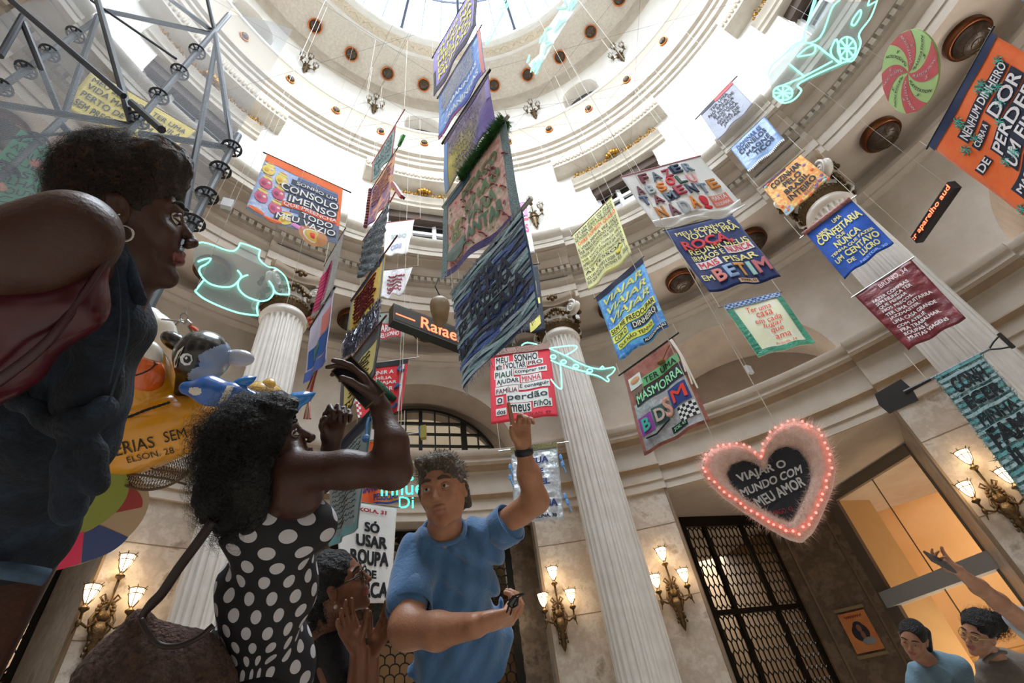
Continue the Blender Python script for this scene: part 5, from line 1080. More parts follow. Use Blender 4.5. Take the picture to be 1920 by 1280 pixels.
s.patch(t, [(0, 1, .0, .17, '#c9c2c0'), (0, 1, .17, .34, '#cf5a30'), (0, 1, .68, .98, '#cf5632')]); s.write(t, [('VIAJAR', .12, .9, .36, .48, '#8f92cc'), ('O MUNDO', .05, .9, .52, .63, '#8f92cc'), ('BANCAR', .06, .62, .72, .84, '#2c2f7c'), ('MINHAS', .66, .94, .74, .82, '#2c2f7c'), ('PESSOAS', .35, .95, .88, .96, '#2c2f7c')], .03)
CORDS.setdefault('W', []).append((s.c[0], s.c[1], t, (s.c[2][2], s.c[3][2])))
s, t = banner('white banner SÓ USAR ROUPA DE MARCA in bold black letters', 'U', [(632, 936), (744, 951), (638, 1122), (731, 1132)], clothmat('whiteplain', '#c9c8ce', '#d6d5da', 4, bump=.15), rod=dict(m=woodrod, r=.008), seed=2, wave=.02)
s.write(t, [('NÍKOLA, 31', .22, .82, .05, .11, '#8c2f36'), ('SÓ', .44, .72, .19, .32, '#17171c'), ('USAR', .3, .86, .35, .48, '#17171c'), ('ROUPA', .2, .9, .51, .66, '#17171c'), ('DE', .46, .7, .7, .78, '#17171c'), ('MARCA', .14, .92, .81, .96, '#17171c')], .05)
# navy corner banner and two scaffold banners
s, t = banner('navy cloth corner entering at the top right of the picture', 'O', [(1850, -40), (1935, -170), (1872, -12), (1990, 20)], clothmat('navy2', '#16275c', '#1f3470', 5), rod=dict(m=darkrod))
zcab = {}
for kk, (key, lst) in enumerate(CORDS.items()):
    lst.sort(key=lambda e: e[0][2]); zcab[key] = max(ZCAB, lst[-1][0][2]+.4)+.09*kk
    for i, (A, B, t, _z) in enumerate(lst):
        up = [e for e in lst if e[0][2] > A[2]+.3]; m = MB()
        for j, P in enumerate((A, B)):
            zt_ = zcab[key] if not up else max(P[2]+.05, up[0][3][j])
            m.tube([P, P*np.array([1, 1, 0])+ZV*zt_], .005, n=4)
        m.build('cord', cordm, t)
    A, B, t, _z = lst[-1]; zc = zcab[key]; u = nrm((B-A)*np.array([1, 1, 0])); P = A*np.array([1, 1, 0]); b_ = P@u; L = math.sqrt(max(0, b_*b_-(P@P-9.25**2)))
    m = MB(); m.tube([P+u*(-b_-L)+ZV*zc, P+u*(-b_)+ZV*(zc-.02), P+u*(-b_+L)+ZV*zc], .0035, n=5); o = m.build('suspension_cable', mat('steel_cable', '#6e6a66', .4, .6)); tag(o, {'C': 'thin steel cable carrying the central chain of banners', 'R': 'thin steel cable carrying the VIAJAR banner chain', 'F': 'thin steel cable above the FAZER banner', 'Q': 'thin steel cable above the ROÇA banner', 'K': 'thin steel cable above the green-bordered banner', 'N': 'thin steel cable carrying the far right chain of banners', 'L': 'thin steel cable carrying the narrow left chain', 'P': 'thin steel cable above the pink knitted banner', 'W': 'thin steel cable above the small white banners', 'D': 'thin steel cable above the red magazine-letter banner', 'S': 'thin steel cable over the jars banner at left', 'U': 'thin steel cable above the SÓ USAR banner', 'O': 'thin steel cable above the orange palm banner'}[key], 'cable', 'cables carrying the banners')
# ================================================================ neon, LED signs, disc, heart, toys, scaffold
neonm = glow('neon_mint', '#7dfbd6', 2.6); acryl = clear('clear_acrylic', '#e8edee', fac=.16, rough=.25)
def smooth_path(P, k=4):
    P = np.asarray(P, float); 
    if len(P) < 3: return P
    Q = [P[0]]; 
    for i in range(len(P)-1):
        a = P[max(0, i-1)]; b = P[i]; c = P[i+1]; d = P[min(len(P)-1, i+2)]
        for t in np.linspace(0, 1, k+1)[1:]: Q.append(.5*((2*b)+(c-a)*t+(2*a-5*b+4*c-d)*t*t+(3*b-a-3*c+d)*t**3))
    return np.array(Q)
def neon(label, base, azm, lines, r=.008, closed=(), panel=None, name='neon_sign', cat='neon sign', col=None):
    P0 = np.array([base[0], base[1], 0.]); n = np.cross(DV(azm), ZV); n = n if np.dot(n, CAM-P0) > 0 else -n
    pp = lambda q: at_plane(q[0], q[1], P0, n)
    t = empty(name, pp(lines[0][0]), label, cat); m = MB()
    for i, L in enumerate(lines):
        Q = smooth_path([pp(q) for q in L]) if i not in closed else smooth_path([pp(q) for q in L]+[pp(L[0])]); m.tube(Q, r, n=6)
    m.build('neon_tube', col or neonm, t, smooth=True)
    if panel:
        for pl_ in (panel if isinstance(panel[0][0], (tuple, list)) else [panel]):
            V = [pp(q)-n*(.02+o) for o in (0, .008) for q in pl_]; K = len(pl_)
            mesh('acrylic_panel', V, [tuple(range(K)), tuple(range(2*K-1, K-1, -1))]+[(k, (k+1) % K, K+(k+1) % K, K+k) for k in range(K)], acryl, t)
    return t, pp, n
sc = lambda L, ox, oy, f: [(ox+x/f, oy+y/f) for x, y in L]
f = 5.333
L = [[(45, 190), (110, 183), (200, 205), (300, 245), (370, 265), (420, 265), (460, 235), (482, 188)], [(482, 188), (560, 210), (682, 258)], [(682, 258), (668, 320), (690, 370), (760, 425), (830, 440), (900, 490), (945, 550), (970, 640), (972, 705)], [(972, 705), (880, 700), (840, 685), (815, 650)],
     [(60, 375), (110, 355), (188, 342), (150, 395), (85, 430), (75, 480), (120, 550), (200, 605), (330, 630), (420, 610), (490, 530), (480, 490), (455, 462)], [(558, 508), (500, 530), (462, 580), (470, 650), (540, 720), (640, 760), (700, 770), (770, 750), (815, 690), (810, 630), (770, 568)], [(120, 555), (30, 670)], [(30, 670), (120, 745), (300, 830), (480, 890), (660, 913)], [(660, 913), (650, 830), (670, 765)]]
Lp = [sc(q, 360, 420, f) for q in L]
pan = [sc([(20, 190), (110, 180), (200, 200), (420, 262), (482, 185), (685, 255), (668, 320), (760, 425), (900, 490), (945, 550), (972, 705), (830, 690), (690, 765), (660, 915), (480, 890), (120, 745), (28, 670), (120, 550), (72, 480), (20, 380)], 360, 420, f)]
t, pp, nn = neon('mint neon outline of a torso in a bikini top on clear acrylic', (-3.4, 2.35), 46, Lp, panel=pan)
m = MB()
for q in ((370, 440), (515, 500)): P = pp(q); m.tube([P, P*np.array([1, 1, 0])+ZV*10.0], .002, n=4)
m.build('cord', cordm, t)
# airplane
A5 = lambda L: sc(L, 540, 427, 3); A1 = lambda L: sc(L, 1000, 460, f)
Lp = [A1([(165, 1030), (330, 1105), (450, 1170), (560, 1215), (680, 1235), (800, 1215)]), sc([(1100-1100)*0+0, ] if False else [(170, 518), (205, 515), (212, 530), (190, 560), (155, 585), (168, 608), (155, 620), (110, 590), (60, 570), (0, 560)], 1100, 560, 4), A1([(160, 1030), (240, 1015), (400, 1000), (437, 1020), (400, 1055), (320, 1100)]),
      A5([(1480, 745), (1520, 762), (1600, 790), (1680, 810), (1700, 820)]), A5([(1478, 850), (1510, 890), (1535, 905), (1540, 880), (1530, 762)]), A5([(1315, 660), (1345, 645), (1400, 655)]), sc([(100, 525), (118, 505), (132, 522)], 1100, 560, 4)]
ov = [[(x/3+540+5*cos(a), y/3+427+3.4*sin(a)) for a in np.linspace(0, 2*PI, 9)[:-1]] for x, y in ((1550, 753), (1620, 778), (1698, 803), (1492, 725))]
neon('mint neon outline of an airplane crossing in front of the fluted column', (-.35, 5.2), 45, Lp+ov, closed=(7, 8, 9, 10), r=.011, panel=[A5([(1480, 680), (1560, 712), (1700, 765), (1840, 790), (1800, 860), (1700, 825), (1540, 775), (1480, 745)])], name='neon_sign')
# car
C2 = lambda L: sc(L, 1440, 0, 4)
def circ(cx, cy, rx, ry, n=14): return [(cx+rx*cos(a), cy+ry*sin(a)) for a in np.linspace(0, 2*PI, n+1)[:-1]]
Lp = [C2(circ(592, 362, 68, 85)), C2(circ(112, 697, 72, 55)), C2([(820, 0), (770, 130), (685, 250), (695, 330), (640, 450), (560, 470), (240, 620), (250, 680), (190, 750), (110, 770), (40, 720)]), C2([(20, 500), (120, 410), (220, 320), (350, 335), (440, 400), (540, 470)]), C2([(110, 640), (270, 572), (480, 460)]), C2([(160, 480), (270, 572)]), C2([(360, 0), (262, 295), (390, 280), (480, 60), (540, 0)]), C2([(470, 370), (515, 295), (545, 465), (480, 420), (470, 370)]), C2([(0, 560), (40, 480), (150, 390), (262, 295)]), C2([(625, 180), (640, 140), (690, 75), (695, 115), (650, 188), (625, 180)]), C2([(220, 420), (290, 360), (350, 340), (340, 400), (220, 425)]), C2([(760, 0), (752, 40), (810, 10)]), C2([(345, 0), (290, 190), (270, 290)])]
for cx, cy, rx, ry in ((592, 362, 68, 85), (112, 697, 72, 55)):
    for k in range(4): a = k*PI/4; Lp.append(C2([(cx+rx*cos(a), cy+ry*sin(a)), (cx, cy), (cx-rx*cos(a), cy-ry*sin(a))]))
neon('large mint neon outline of an old car with spoked wheels near the top right', (4.3, 1.9), 100, Lp, closed=(0, 1), r=.011, panel=[C2([(0, 560), (220, 320), (262, 295), (350, 0), (800, 0), (690, 250), (700, 330), (640, 450), (240, 620), (190, 750), (60, 740)])])
# writing near the skylight and the neon pencil
C4 = lambda L: sc(L, 540, 0, 3)
Lp = [C4(q) for q in ([(1345, 350), (1358, 310), (1352, 345)], [(1365, 405), (1385, 345), (1380, 400), (1410, 335), (1400, 395), (1432, 325)], [(1390, 415), (1418, 345)], [(1415, 240), (1425, 210), (1450, 195), (1440, 235), (1470, 230)], [(1440, 190), (1455, 160), (1480, 155)], [(1435, 300), (1450, 260), (1480, 240)], [(1495, 180), (1530, 110)], [(1510, 160), (1540, 120), (1565, 110)], [(1515, 45), (1560, 40), (1555, 0)], [(1570, 55), (1600, 5), (1590, 50), (1625, 0)], [(1580, 30), (1600, 0)])]
neon('mint neon handwriting slanting up towards the skylight', (1.2, 2.6), 135, Lp, r=.016, panel=[C4([(1345, 355), (1400, 420), (1440, 330), (1500, 220), (1570, 110), (1640, 0), (1560, -10), (1500, 90), (1420, 200), (1410, 300)])])
Lp = [C4(q) for q in ([(1112, 250), (1185, 70), (1225, 0)], [(1125, 240), (1265, -20)], [(1118, 215), (1150, 200), (1112, 250)], [(1195, 50), (1235, 40)], [(1140, 225), (1240, 0)])]
neon('mint neon pencil-like stick beside the uppermost banners', (.3, 1.7), 135, Lp, r=.012)
# neon words behind the man's head
S = Sheet((-2.3, 5.9, 87.), (712, 872), (840, 882), (712, 958), (840, 960), wave=0)
t = empty('neon_sign', S.c[0], 'green neon words Influencer above and beside the grey-haired man', 'neon sign')
gn = glow('neon_green', '#35f0b4', 4)
for tx, u0, u1, v0, v1 in (('S', .4, .5, .08, .3), ('Influencer', .02, 1.2, .3, .62), ('Di', .28, .5, .66, .92)):
    V, F = glyphs(tx, .0); mesh('letters', [S.pt(u0+(u1-u0)*a, v1+(v0-v1)*b, 0) for a, b in V[:, :2]], F, gn, t)
m = MB(); P = S.pt(.25, .3); m.tube([P, P*np.array([1, 1, 0])+ZV*8], .005, n=4); m.build('cord', cordm, t)
# LED tickers
def ticker(label, base, q, text, u0, v0, u1=1, v1=1, dep=.16, depth_dir=None):
    azm = None; a, b = ray(*q[0]), ray(*q[1]); nn_ = np.cross(a, b); dd = np.cross(nn_, ZV); azm = math.degrees(math.atan2(dd[0], dd[1]))
    if dd@(b*(a[2]/b[2])-a) < 0: azm += 180
    S = Sheet((base[0], base[1], azm), *q, wave=0); c = S.c; t = empty('led_sign', c[0], label, 'LED sign')
    V = [p-S.n*o for o in (0, dep) for p in (c[0], c[1], c[3], c[2])]
    mesh('housing', V, [(0, 1, 2, 3), (7, 6, 5, 4), (0, 4, 5, 1), (1, 5, 6, 2), (2, 6, 7, 3), (3, 7, 4, 0)], mat('led_housing', '#2b2628', .4), t)
    mm = MB(); F_ = [S.pt(*w_, .004) for w_ in ((.01, .1), (.99, .1), (.99, .9), (.01, .9))]; mm.add(F_, [(0, 1, 2, 3)]); mm.build('screen', mat('led_black', '#120c0d', .3), t)
    V, F = glyphs(text, .012); mesh('lettering', [S.pt(u0+(u1-u0)*a_, v1+(v0-v1)*b_, .008) for a_, b_ in V[:, :2]], F, glow('led_red', '#ff5a3c', 5), t)
    m = MB()
    for P in (S.pt(.03, 0), S.pt(.97, 0)): m.tube([P, P*np.array([1, 1, 0])+ZV*9.9], .002, n=4)
    m.build('cord', cordm, t); return S, t
S, t = ticker('long black LED sign with red text — Rafael hanging over the centre', (-2.0, 4.7), [(738, 568), (872, 619), (737, 600), (870, 652)], '— Rafael', .03, .18, .93, .82)
ticker('tilted black LED sign with red text aparelho aud beside the big column', (4.6, 3.9), [(1707, 444), (1776, 341), (1718, 456), (1789, 353)], ':r aparelho aud', .02, .14, .98, .84, dep=.1)
# red and green lollipop disc
c0 = at(1703, 137, 6.3); u = DV(10); n = np.cross(u, ZV); n = n if np.dot(n, CAM-c0) > 0 else -n; u = np.cross(ZV, n); R_ = .50
t = empty('painted_disc', c0, 'round disc with red and pale green pinwheel wedges and repeated lettering', 'disc')
DP = lambda r, a, o=0: c0+R_*r*(u*cos(a)+ZV*sin(a))+n*o
m = MB(); m.add([DP(1, a, o) for o in (0, -.02) for a in np.linspace(0, 2*PI, 49)[:-1]], [tuple(range(48)), tuple(range(95, 47, -1))]+[(k, (k+1) % 48, 48+(k+1) % 48, 48+k) for k in range(48)]); m.build('board', mat('disc_green', '#a3bd76', .5), t)
for k in range(0, 8, 2):
    V = []; b = RAD(22+45*k)
    for i in range(13):
        r = i/12; tw = .9*(1-r)
        V += [DP(r, b-tw+PI/4*0, .003), DP(r, b-tw+PI/8*1.0, .003), DP(r, b-tw+PI/4, .003)]
    mesh('red_wedge', V, [(3*i+j, 3*i+3+j, 3*i+4+j, 3*i+1+j) for i in range(12) for j in (0, 1)], mat('disc_red', '#bd4147', .5), t)
for k in range(8):
    b = RAD(22+45*k); m = MB()
    for txt, r0, r1, hh, off in (('PLAYSTATION', .2, .93, .085, .0), ('5', .62, .68, .1, -.15)):
        V, F = glyphs(txt, .01)
        m.add([DP((r0+(r1-r0)*x), b-.9*(1-(r0+(r1-r0)*x))+PI/8+((y-.5)*hh+off)/max(.3, (r0+(r1-r0)*x)), .007) for x, y in V[:, :2]], F)
    m.build('lettering', inkmat('#e6ddd2' if k % 2 == 0 else '#27324a'), t)
m = MB(); m.tube([DP(1, PI/2), DP(1, PI/2)*np.array([1, 1, 0])+ZV*10], .002, n=4); m.build('cord', cordm, t)
# furry heart
S = Sheet((.62, 2.2, 112.), (1380, 880), (1500, 838), (1395, 960), (1505, 925), wave=0); P0, n = S.P0, S.n; hp = lambda q, o=0: at_plane(q[0], q[1], P0, n)+n*o
outer = [(1427, 862), (1434, 838), (1450, 812), (1470, 797), (1495, 791), (1520, 797), (1545, 815), (1560, 845), (1567, 878), (1561, 912), (1549, 942), (1537, 970), (1524, 994), (1502, 1014), (1478, 1008), (1455, 996), (1425, 978), (1390, 955), (1355, 930), (1328, 905), (1315, 882), (1318, 860), (1335, 845), (1360, 836), (1385, 837), (1408, 846)]
inner = [(1436, 886), (1441, 862), (1455, 847), (1475, 840), (1498, 848), (1512, 868), (1519, 895), (1511, 925), (1497, 952), (1484, 977), (1474, 980), (1455, 971), (1425, 955), (1395, 935), (1374, 912), (1366, 890), (1374, 874), (1395, 867), (1418, 871)]
t = empty('heart_sign', hp((1440, 900)), 'pink furry heart rimmed with red bulbs reading VIAJAR O MUNDO COM MEU AMOR', 'heart sign')
def resample(P, k):
    P = np.array(P+[P[0]], float); d = np.r_[0, np.cumsum(np.linalg.norm(np.diff(P, axis=0), axis=1))]; s_ = np.linspace(0, d[-1], k+1)[:-1]; return np.stack([np.interp(s_, d, P[:, i]) for i in (0, 1)], 1)
# align start points at the notch
oo = resample(outer, 90); ii = resample(inner, 90)
V = []; F = []
for j, (o_, b_) in enumerate(((0, -.06), (.0, .02), (.2, .07), (.5, .085), (.8, .06), (1, .0), (1, -.06))):
    for k in range(90): q = oo[k]*(1-o_)+ii[k]*o_; V.append(hp(q, b_))
F = [(j*90+k, j*90+(k+1) % 90, (j+1)*90+(k+1) % 90, (j+1)*90+k) for j in range(6) for k in range(90)]+[(540+k, 540+(k+1) % 90, (k+1) % 90, k) for k in range(90)]
fur = mat('pink_fur', '#ecd0c4', .9, noise='#d6b3a6', nscale=30, sheen=.5); mesh('fur_ring', V, F, fur, t, smooth=True)
V = []; F = []
for k in range(26000):
    o_ = rng.random()*.93; i = rng.random()*90; a = oo[int(i) % 90]*(1-o_)+ii[int(i) % 90]*o_; c = hp(a+rng.normal(size=2)*1.5, .075*sin(PI*min(1, .15+o_*.8)))
    dr = nrm(hp(oo[int(i) % 90])-hp(ii[int(i) % 90])); tip = c+n*.02*rng.random()+dr*(.02 if o_ < .25 else .012)*rng.normal()+rng.normal(size=3)*.014+dr*(.02 if o_ < .15 else 0); sd_ = nrm(rng.normal(size=3))*.0012; b = len(V); V += [c-sd_, c+sd_, tip]; F.append((b, b+1, b+2))
mesh('fur_hair', V, F, mat('pink_fur_hair', '#f0d8cc', .9), t)
ctr = np.mean(inner, 0); V = [hp(ctr, .03)]+[hp(q, .03) for q in ii]+[hp(q, -.03) for q in ii]
mesh('black_panel', V, [(0, 1+k, 1+(k+1) % 90) for k in range(90)]+[(1+k, 91+k, 91+(k+1) % 90, 1+(k+1) % 90) for k in range(90)], mat('black_board', '#1c1e28', .6), t)
def arctext(parent, S, txt, col, q, off=.036, bold=.03):
    """text fitted in the pixel quad q = TL TR BL BR on the sheet's plane"""
    V, F = glyphs(txt, bold); q = [np.array(x, float) for x in q]
    mesh('lettering', [hp(((q[0]*(1-a)+q[1]*a)*b+(q[2]*(1-a)+q[3]*a)*(1-b)), off) for a, b in V[:, :2]], F, inkmat(col), parent)
arctext(t, S, 'VIAJAR O', '#cfcfd2', [(1380, 893), (1471, 864), (1390, 912), (1478, 882)]); arctext(t, S, 'MUNDO COM', '#cfcfd2', [(1387, 921), (1502, 874), (1394, 935), (1505, 890)]); arctext(t, S, 'MEU AMOR', '#cfcfd2', [(1412, 938), (1502, 895), (1426, 955), (1512, 913)]); arctext(t, S, 'THIAGO, 43', '#9c3b44', [(1440, 962), (1484, 952), (1446, 973), (1490, 962)], bold=.01)
bulb = glow('red_bulb', '#ff6258', 4); b0 = None; rr_ = resample(outer, 58)
for k in range(58):
    q = rr_[k]*.94+np.array([1441, 905])*.06+rng.normal(size=2)*1.2; c = hp(q, .09)
    if b0 is None: m = MB(); m.ball((0, 0, 0), (.0085, .0085, .0085), n=8); b0 = m.build('light_bulb', bulb, t); b0.matrix_parent_inverse = Matrix.Identity(4); o = b0
    else: o = b0.copy(); COL.objects.link(o); o.parent = t; o.matrix_parent_inverse = Matrix.Identity(4)
    o.location = Vector(c)-Vector(world_loc(t))
m = MB()
for q in ((1345, 840), (1458, 800)): P = hp(q, 0); m.tube([P, P*np.array([1, 1, 0])+ZV*9.8], .004, n=4)
m.build('cord', cordm, t)
# small winches on the cords
for px, py, b, sz, lab in ((1404, 693, (2.4, 5.0), .05, 'small clear plastic winch on the cord right of the dungeon banner'), (426, 382, (-3.7, 1.9), .06, 'small white box clipped on the cords left of the jars banner'), (1083, 594, (-.2, 6.6), .035, 'tiny white and blue clip on the cord in front of the capital')):
    P = at_plane(px, py, np.array([b[0], b[1], 0]), DV(20)); t = empty('cord_winch', P, lab, 'winch'); m = MB(); m.box(P, DV(60)*sz, DV(150)*sz*.5, ZV*sz*1.3); m.build('box', mat('white_plastic', '#d9dadd', .4), t); m = MB(); m.tube([P-ZV*.0, P+ZV*(9.8-P[2])], .0025, n=4); m.build('cord', cordm, t)
# wooden form, broom and duster
c = at_plane(825, 583, np.array([-1.75, 3.0, 0]), DV(-10)); t = empty('wooden_form', c, 'hanging turned wooden form with ribbed top, left of the denim banner', 'wooden ornament')
m = MB(); m.lathe([(.001, -.24), (.05, -.225), (.085, -.15), (.1, -.05), (.115, .03), (.12, .1), (.11, .15), (.09, .17), (.001, .18)], c=c, n=24); m.build('body', mat('pale_wood', '#8f7858', .5, noise='#7b6446', nscale=4), t, smooth=True)
m = MB(); m.tube([c+ZV*.17, c+ZV*.3+DV(0)*.05, c+ZV*.42-DV(60)*.05, c+ZV*.6], .008, n=5); m.build('cord', mat('black_cable', '#1c1a1a'), t)
CHW = np.array([CH['W'][0], CH['W'][1], 0]); nW = np.cross(DV(CH['W'][2]), ZV); pw = lambda x, y: at_plane(x, y, CHW, nW)
t = empty('broom', pw(790, 810), 'broom with blue and yellow brush head in front of the lunette window', 'broom'); m = MB(); m.tube([pw(690, 826), pw(786, 811)], .014, n=6); m.build('handle', metalrod, t); m = MB(); m.bar(pw(788, 800), pw(790, 818), .05, .06); m.build('head', mat('plastic_blue', '#3f6f9c', .4), t); m = MB(); m.bar(pw(794, 799), pw(794, 822), .09, .09); m.build('bristles', mat('bristle_yellow', '#a89a4a', .9, bump=1, bscale=80), t)
t = empty('duster', pw(722, 735), 'green fluffy duster beside the raised phone hand', 'duster'); m = MB(); m.tube([pw(706, 716), pw(722, 735), pw(740, 750)], [.06, .085, .06], n=10); m.build('brush', mat('duster_green', '#1d5a3e', .95, noise='#12402b', nscale=40, bump=2, bscale=60), t, smooth=True)
# ---------------------------------------------------------------- pool toys in a net
def ell_hit(px, py, c, r, M=None, off=.003):
    M = np.eye(3) if M is None else M; d = ray(px, py); o_ = (M.T@(CAM-c))/r; e_ = (M.T@d)/r; a = e_@e_; b = 2*o_@e_; cc = o_@o_-1; D = b*b-4*a*cc
    t_ = (-b-math.sqrt(max(D, 0)))/2/a; P = CAM+d*t_; return P+nrm(CAM-P)*off
CM = np.stack([RT, UP, -FW], 1)       # camera axes, used only to size rounded toys from the photo
vinyl = lambda nm, c, **k: mat('vinyl_'+nm, c, .25, coat=.5, spec=.6, **k)
def sz(px, d): return px*d/FPX
def rotM(ang, M=CM): c_, s_ = cos(ang), sin(ang); return M@np.array([[c_, -s_, 0], [s_, c_, 0], [0, 0, 1.]])
d0 = 2.75; cb = at(265, 818, d0); Mb = rotM(RAD(16)); rb = np.array([sz(158, d0), sz(66, d0), .26])
t = empty('inflatable_duck', cb, 'big yellow inflatable duck ring with orange beak and FÉRIAS SEM written on it', 'pool toy')
F1 = Field(cb-.75, cb+.75, .012); F1.ell(cb, rb, Mb, k=.02)
hc = at(262, 720, d0-.02); hr = np.array([sz(56, d0), sz(85, d0), .17]); F1.ell(hc, hr, rotM(RAD(4)), k=.05); F1.build('body', vinyl('yellow', '#e39a12'), t)
bc = at(250, 706, d0-.09); br = np.array([sz(56, d0), sz(44, d0), .1]); m = MB(); m.ball(bc, br, n=28, M=rotM(RAD(12))); m.build('beak', vinyl('orange', '#d9601a'), t, smooth=True)
m = MB(); m.tube([ell_hit(x, y, bc, br, rotM(RAD(12)), .004) for x, y in ((238, 706), (252, 704), (268, 699), (282, 692), (292, 682))], .004, n=5); m.tube([ell_hit(x, y, bc, br, rotM(RAD(12)), .004) for x, y in ((289, 677), (291, 682), (296, 683))], .003, n=5); m.build('smile', mat('marker_black', '#1a1410', .5), t)
for tx, q in (('FÉRIAS', [(196, 826), (285, 812), (204, 859), (291, 838)]), ('SEM', [(305, 810), (345, 801), (309, 830), (352, 820)]), ('E', [(362, 799), (374, 797), (364, 818), (378, 814)]), ('ELSON. 28', [(236, 857), (324, 838), (240, 868), (328, 849)])):
    V, F = glyphs(tx, .0); q = [np.array(x, float) for x in q]
    mesh('lettering', [ell_hit(*((q[0]*(1-a)+q[1]*a)*b+(q[2]*(1-a)+q[3]*a)*(1-b)), cb, rb*1.004, Mb, .006) for a, b in V[:, :2]], F, mat('marker_black', '#1a1410', .5), t)
m = MB(); ec = at(282, 662, d0-.08); m.ball(ec, (sz(20, d0), sz(26, d0), .05), n=14, M=rotM(RAD(30))); m.build('eye', vinyl('white', '#d9d6cc'), t, smooth=True)
# white swan neck
t = empty('inflatable_swan', at(290, 640, 3.1), 'white inflatable swan neck rising behind the duck head', 'pool toy'); F1 = Field(at(300, 660, 3.1)-.6, at(300, 660, 3.1)+.6, .014)
Q = [at(282, 592, 3.15), at(292, 620, 3.12), at(300, 660, 3.1), at(318, 705, 3.1), at(330, 750, 3.1)]
for a, b, ra, rb_ in zip(Q[:-1], Q[1:], (.06, .1, .12, .14), (.1, .12, .14, .15)): F1.cap(a, b, ra, rb_, k=.05)
F1.build('body', vinyl('white', '#d9d6cc'), t)
m = MB()
for k in range(10): a = Q[0]*(1-k/10)+Q[2]*k/10; m.tube([a+RT*sz(26+k*.6, 3.1)+rng.normal(size=3)*.003, a+RT*sz(20+k*.4, 3.1)-FW*.05], .004, n=4)
m.build('seam', vinyl('white', '#d9d6cc'), t)
# orca with round head
d1 = 2.75; oc = at(380, 668, d1); t = empty('inflatable_orca', oc, 'black and pale blue inflatable orca with a lashed eye between duck and column', 'pool toy')
F1 = Field(oc-.5, oc+.5, .009); F1.ell(oc, (sz(47, d1), sz(49, d1), .15), rotM(RAD(-10)), k=.03); F1.cap(at(358, 690, d1), at(345, 735, d1+.03), .07, .05, k=.04)
def in_poly(x, y, P):
    r = np.zeros(len(x), bool); n_ = len(P)
    for i in range(n_):
        (x0, y0), (x1, y1) = P[i], P[(i+1) % n_]
        if y0 != y1: r ^= ((y0 > y) != (y1 > y)) & (x < (x1-x0)*(y-y0)/(y1-y0)+x0)
    return r
def orca_mi(c):
    v = c-CAM; z = v@FW; x = 960+FPX*(v@RT)/z; y = 640-FPX*(v@UP)/z
    return in_poly(x, y, [(370, 667), (402, 650), (418, 645), (440, 640), (440, 712), (353, 712), (352, 702), (360, 692), (373, 686), (374, 676)]).astype(int)
F1.build('body', [vinyl('black', '#15161a'), vinyl('paleblue', '#7f93b0')], t, mi=orca_mi)
def fin(parent, pts, th, m_, nm='fin'):
    c_ = np.mean([p for p in pts], 0); K = len(pts); nn_ = -FW; V = [c_+nn_*th]+list(pts)+[c_-nn_*th]
    mid = [(p*.55+c_*.45)+nn_*th*.85 for p in pts]; mid2 = [(p*.55+c_*.45)-nn_*th*.85 for p in pts]
    V = [c_+nn_*th]+mid+list(pts)+mid2+[c_-nn_*th]; F = []
    for k in range(K):
        k2 = (k+1) % K; F += [(0, 1+k, 1+k2), (1+k, 1+K+k, 1+K+k2, 1+k2), (1+K+k, 1+2*K+k, 1+2*K+k2, 1+K+k2), (1+2*K+k, 1+3*K, 1+2*K+k2)]
    return mesh(nm, V, F, m_, parent, smooth=True)
m = MB(); m.ball(at(329, 641, d1+.08), (sz(31, d1), sz(17, d1), .05), n=18, M=rotM(RAD(-32))); m.build('flipper', vinyl('black', '#15161a'), t, smooth=True)
m = MB(); m.ball(at(447, 671, d1+.05), (sz(30, d1), sz(17, d1), .05), n=18, M=rotM(RAD(-4))); m.build('flipper', vinyl('paleblue2', '#a9adb8'), t, smooth=True)
eo = np.array([sz(47, d1), sz(49, d1), .15]); Mo = rotM(RAD(-10))
for pts, col, o_ in (([(337, 669), (343, 663), (352, 662), (360, 666), (361, 676), (356, 684), (346, 685), (339, 679)], '#c9ccd0', .004), ([(343, 672), (348, 666), (356, 668), (358, 676), (352, 681), (345, 679)], '#17181c', .008), ([(346, 671), (350, 668), (352, 671), (349, 674)], '#e3e4e6', .012), ([(326, 690), (326, 675), (333, 658), (345, 648), (341, 658), (334, 672), (331, 688)], '#b9b8ae', .004)):
    V = [ell_hit(x, y, oc, eo*1.03, Mo, o_) for x, y in pts]; c_ = np.mean(V, 0); mesh('eye' if len(pts) > 5 and col != '#b9b8ae' else 'marking', [c_]+V, [(0, 1+k, 1+(k+1) % len(V)) for k in range(len(V))], inkmat(col, .4), t)
# blue dolphin
d2 = 2.5; t = empty('inflatable_dolphin', at(430, 745, d2), 'bright blue inflatable dolphin with white patches under the orca', 'pool toy')
F1 = Field(at(430, 745, d2)-.45, at(430, 745, d2)+.45, .008); Q = [at(350, 727, d2), at(392, 732, d2), at(440, 744, d2), at(490, 758, d2), at(540, 774, d2)]; R4 = (.035, .072, .066, .05, .03)
for k in range(4): F1.cap(Q[k], Q[k+1], R4[k], R4[k+1], k=.03)
def dol_mi(c):
    v = c-CAM; z = v@FW; x = 960+FPX*(v@RT)/z; y = 640-FPX*(v@UP)/z
    return np.where(((x-366)**2/150+(y-733)**2/60 < 1) | ((np.abs(x-425-(738-y)*.5) < 7) & (y > 722) & (y < 756)), 1, np.where(y > 752+(x-400)*.36, 0, 0))
F1.build('body', [vinyl('blue', '#1560b8'), vinyl('white', '#d9d6cc')], t, mi=dol_mi)
fin(t, [at(x, y, d2+.01) for x, y in ((428, 722), (445, 710), (462, 704), (482, 706), (476, 716), (462, 726), (448, 735))], .02, vinyl('blue2', '#1a7ac9'))
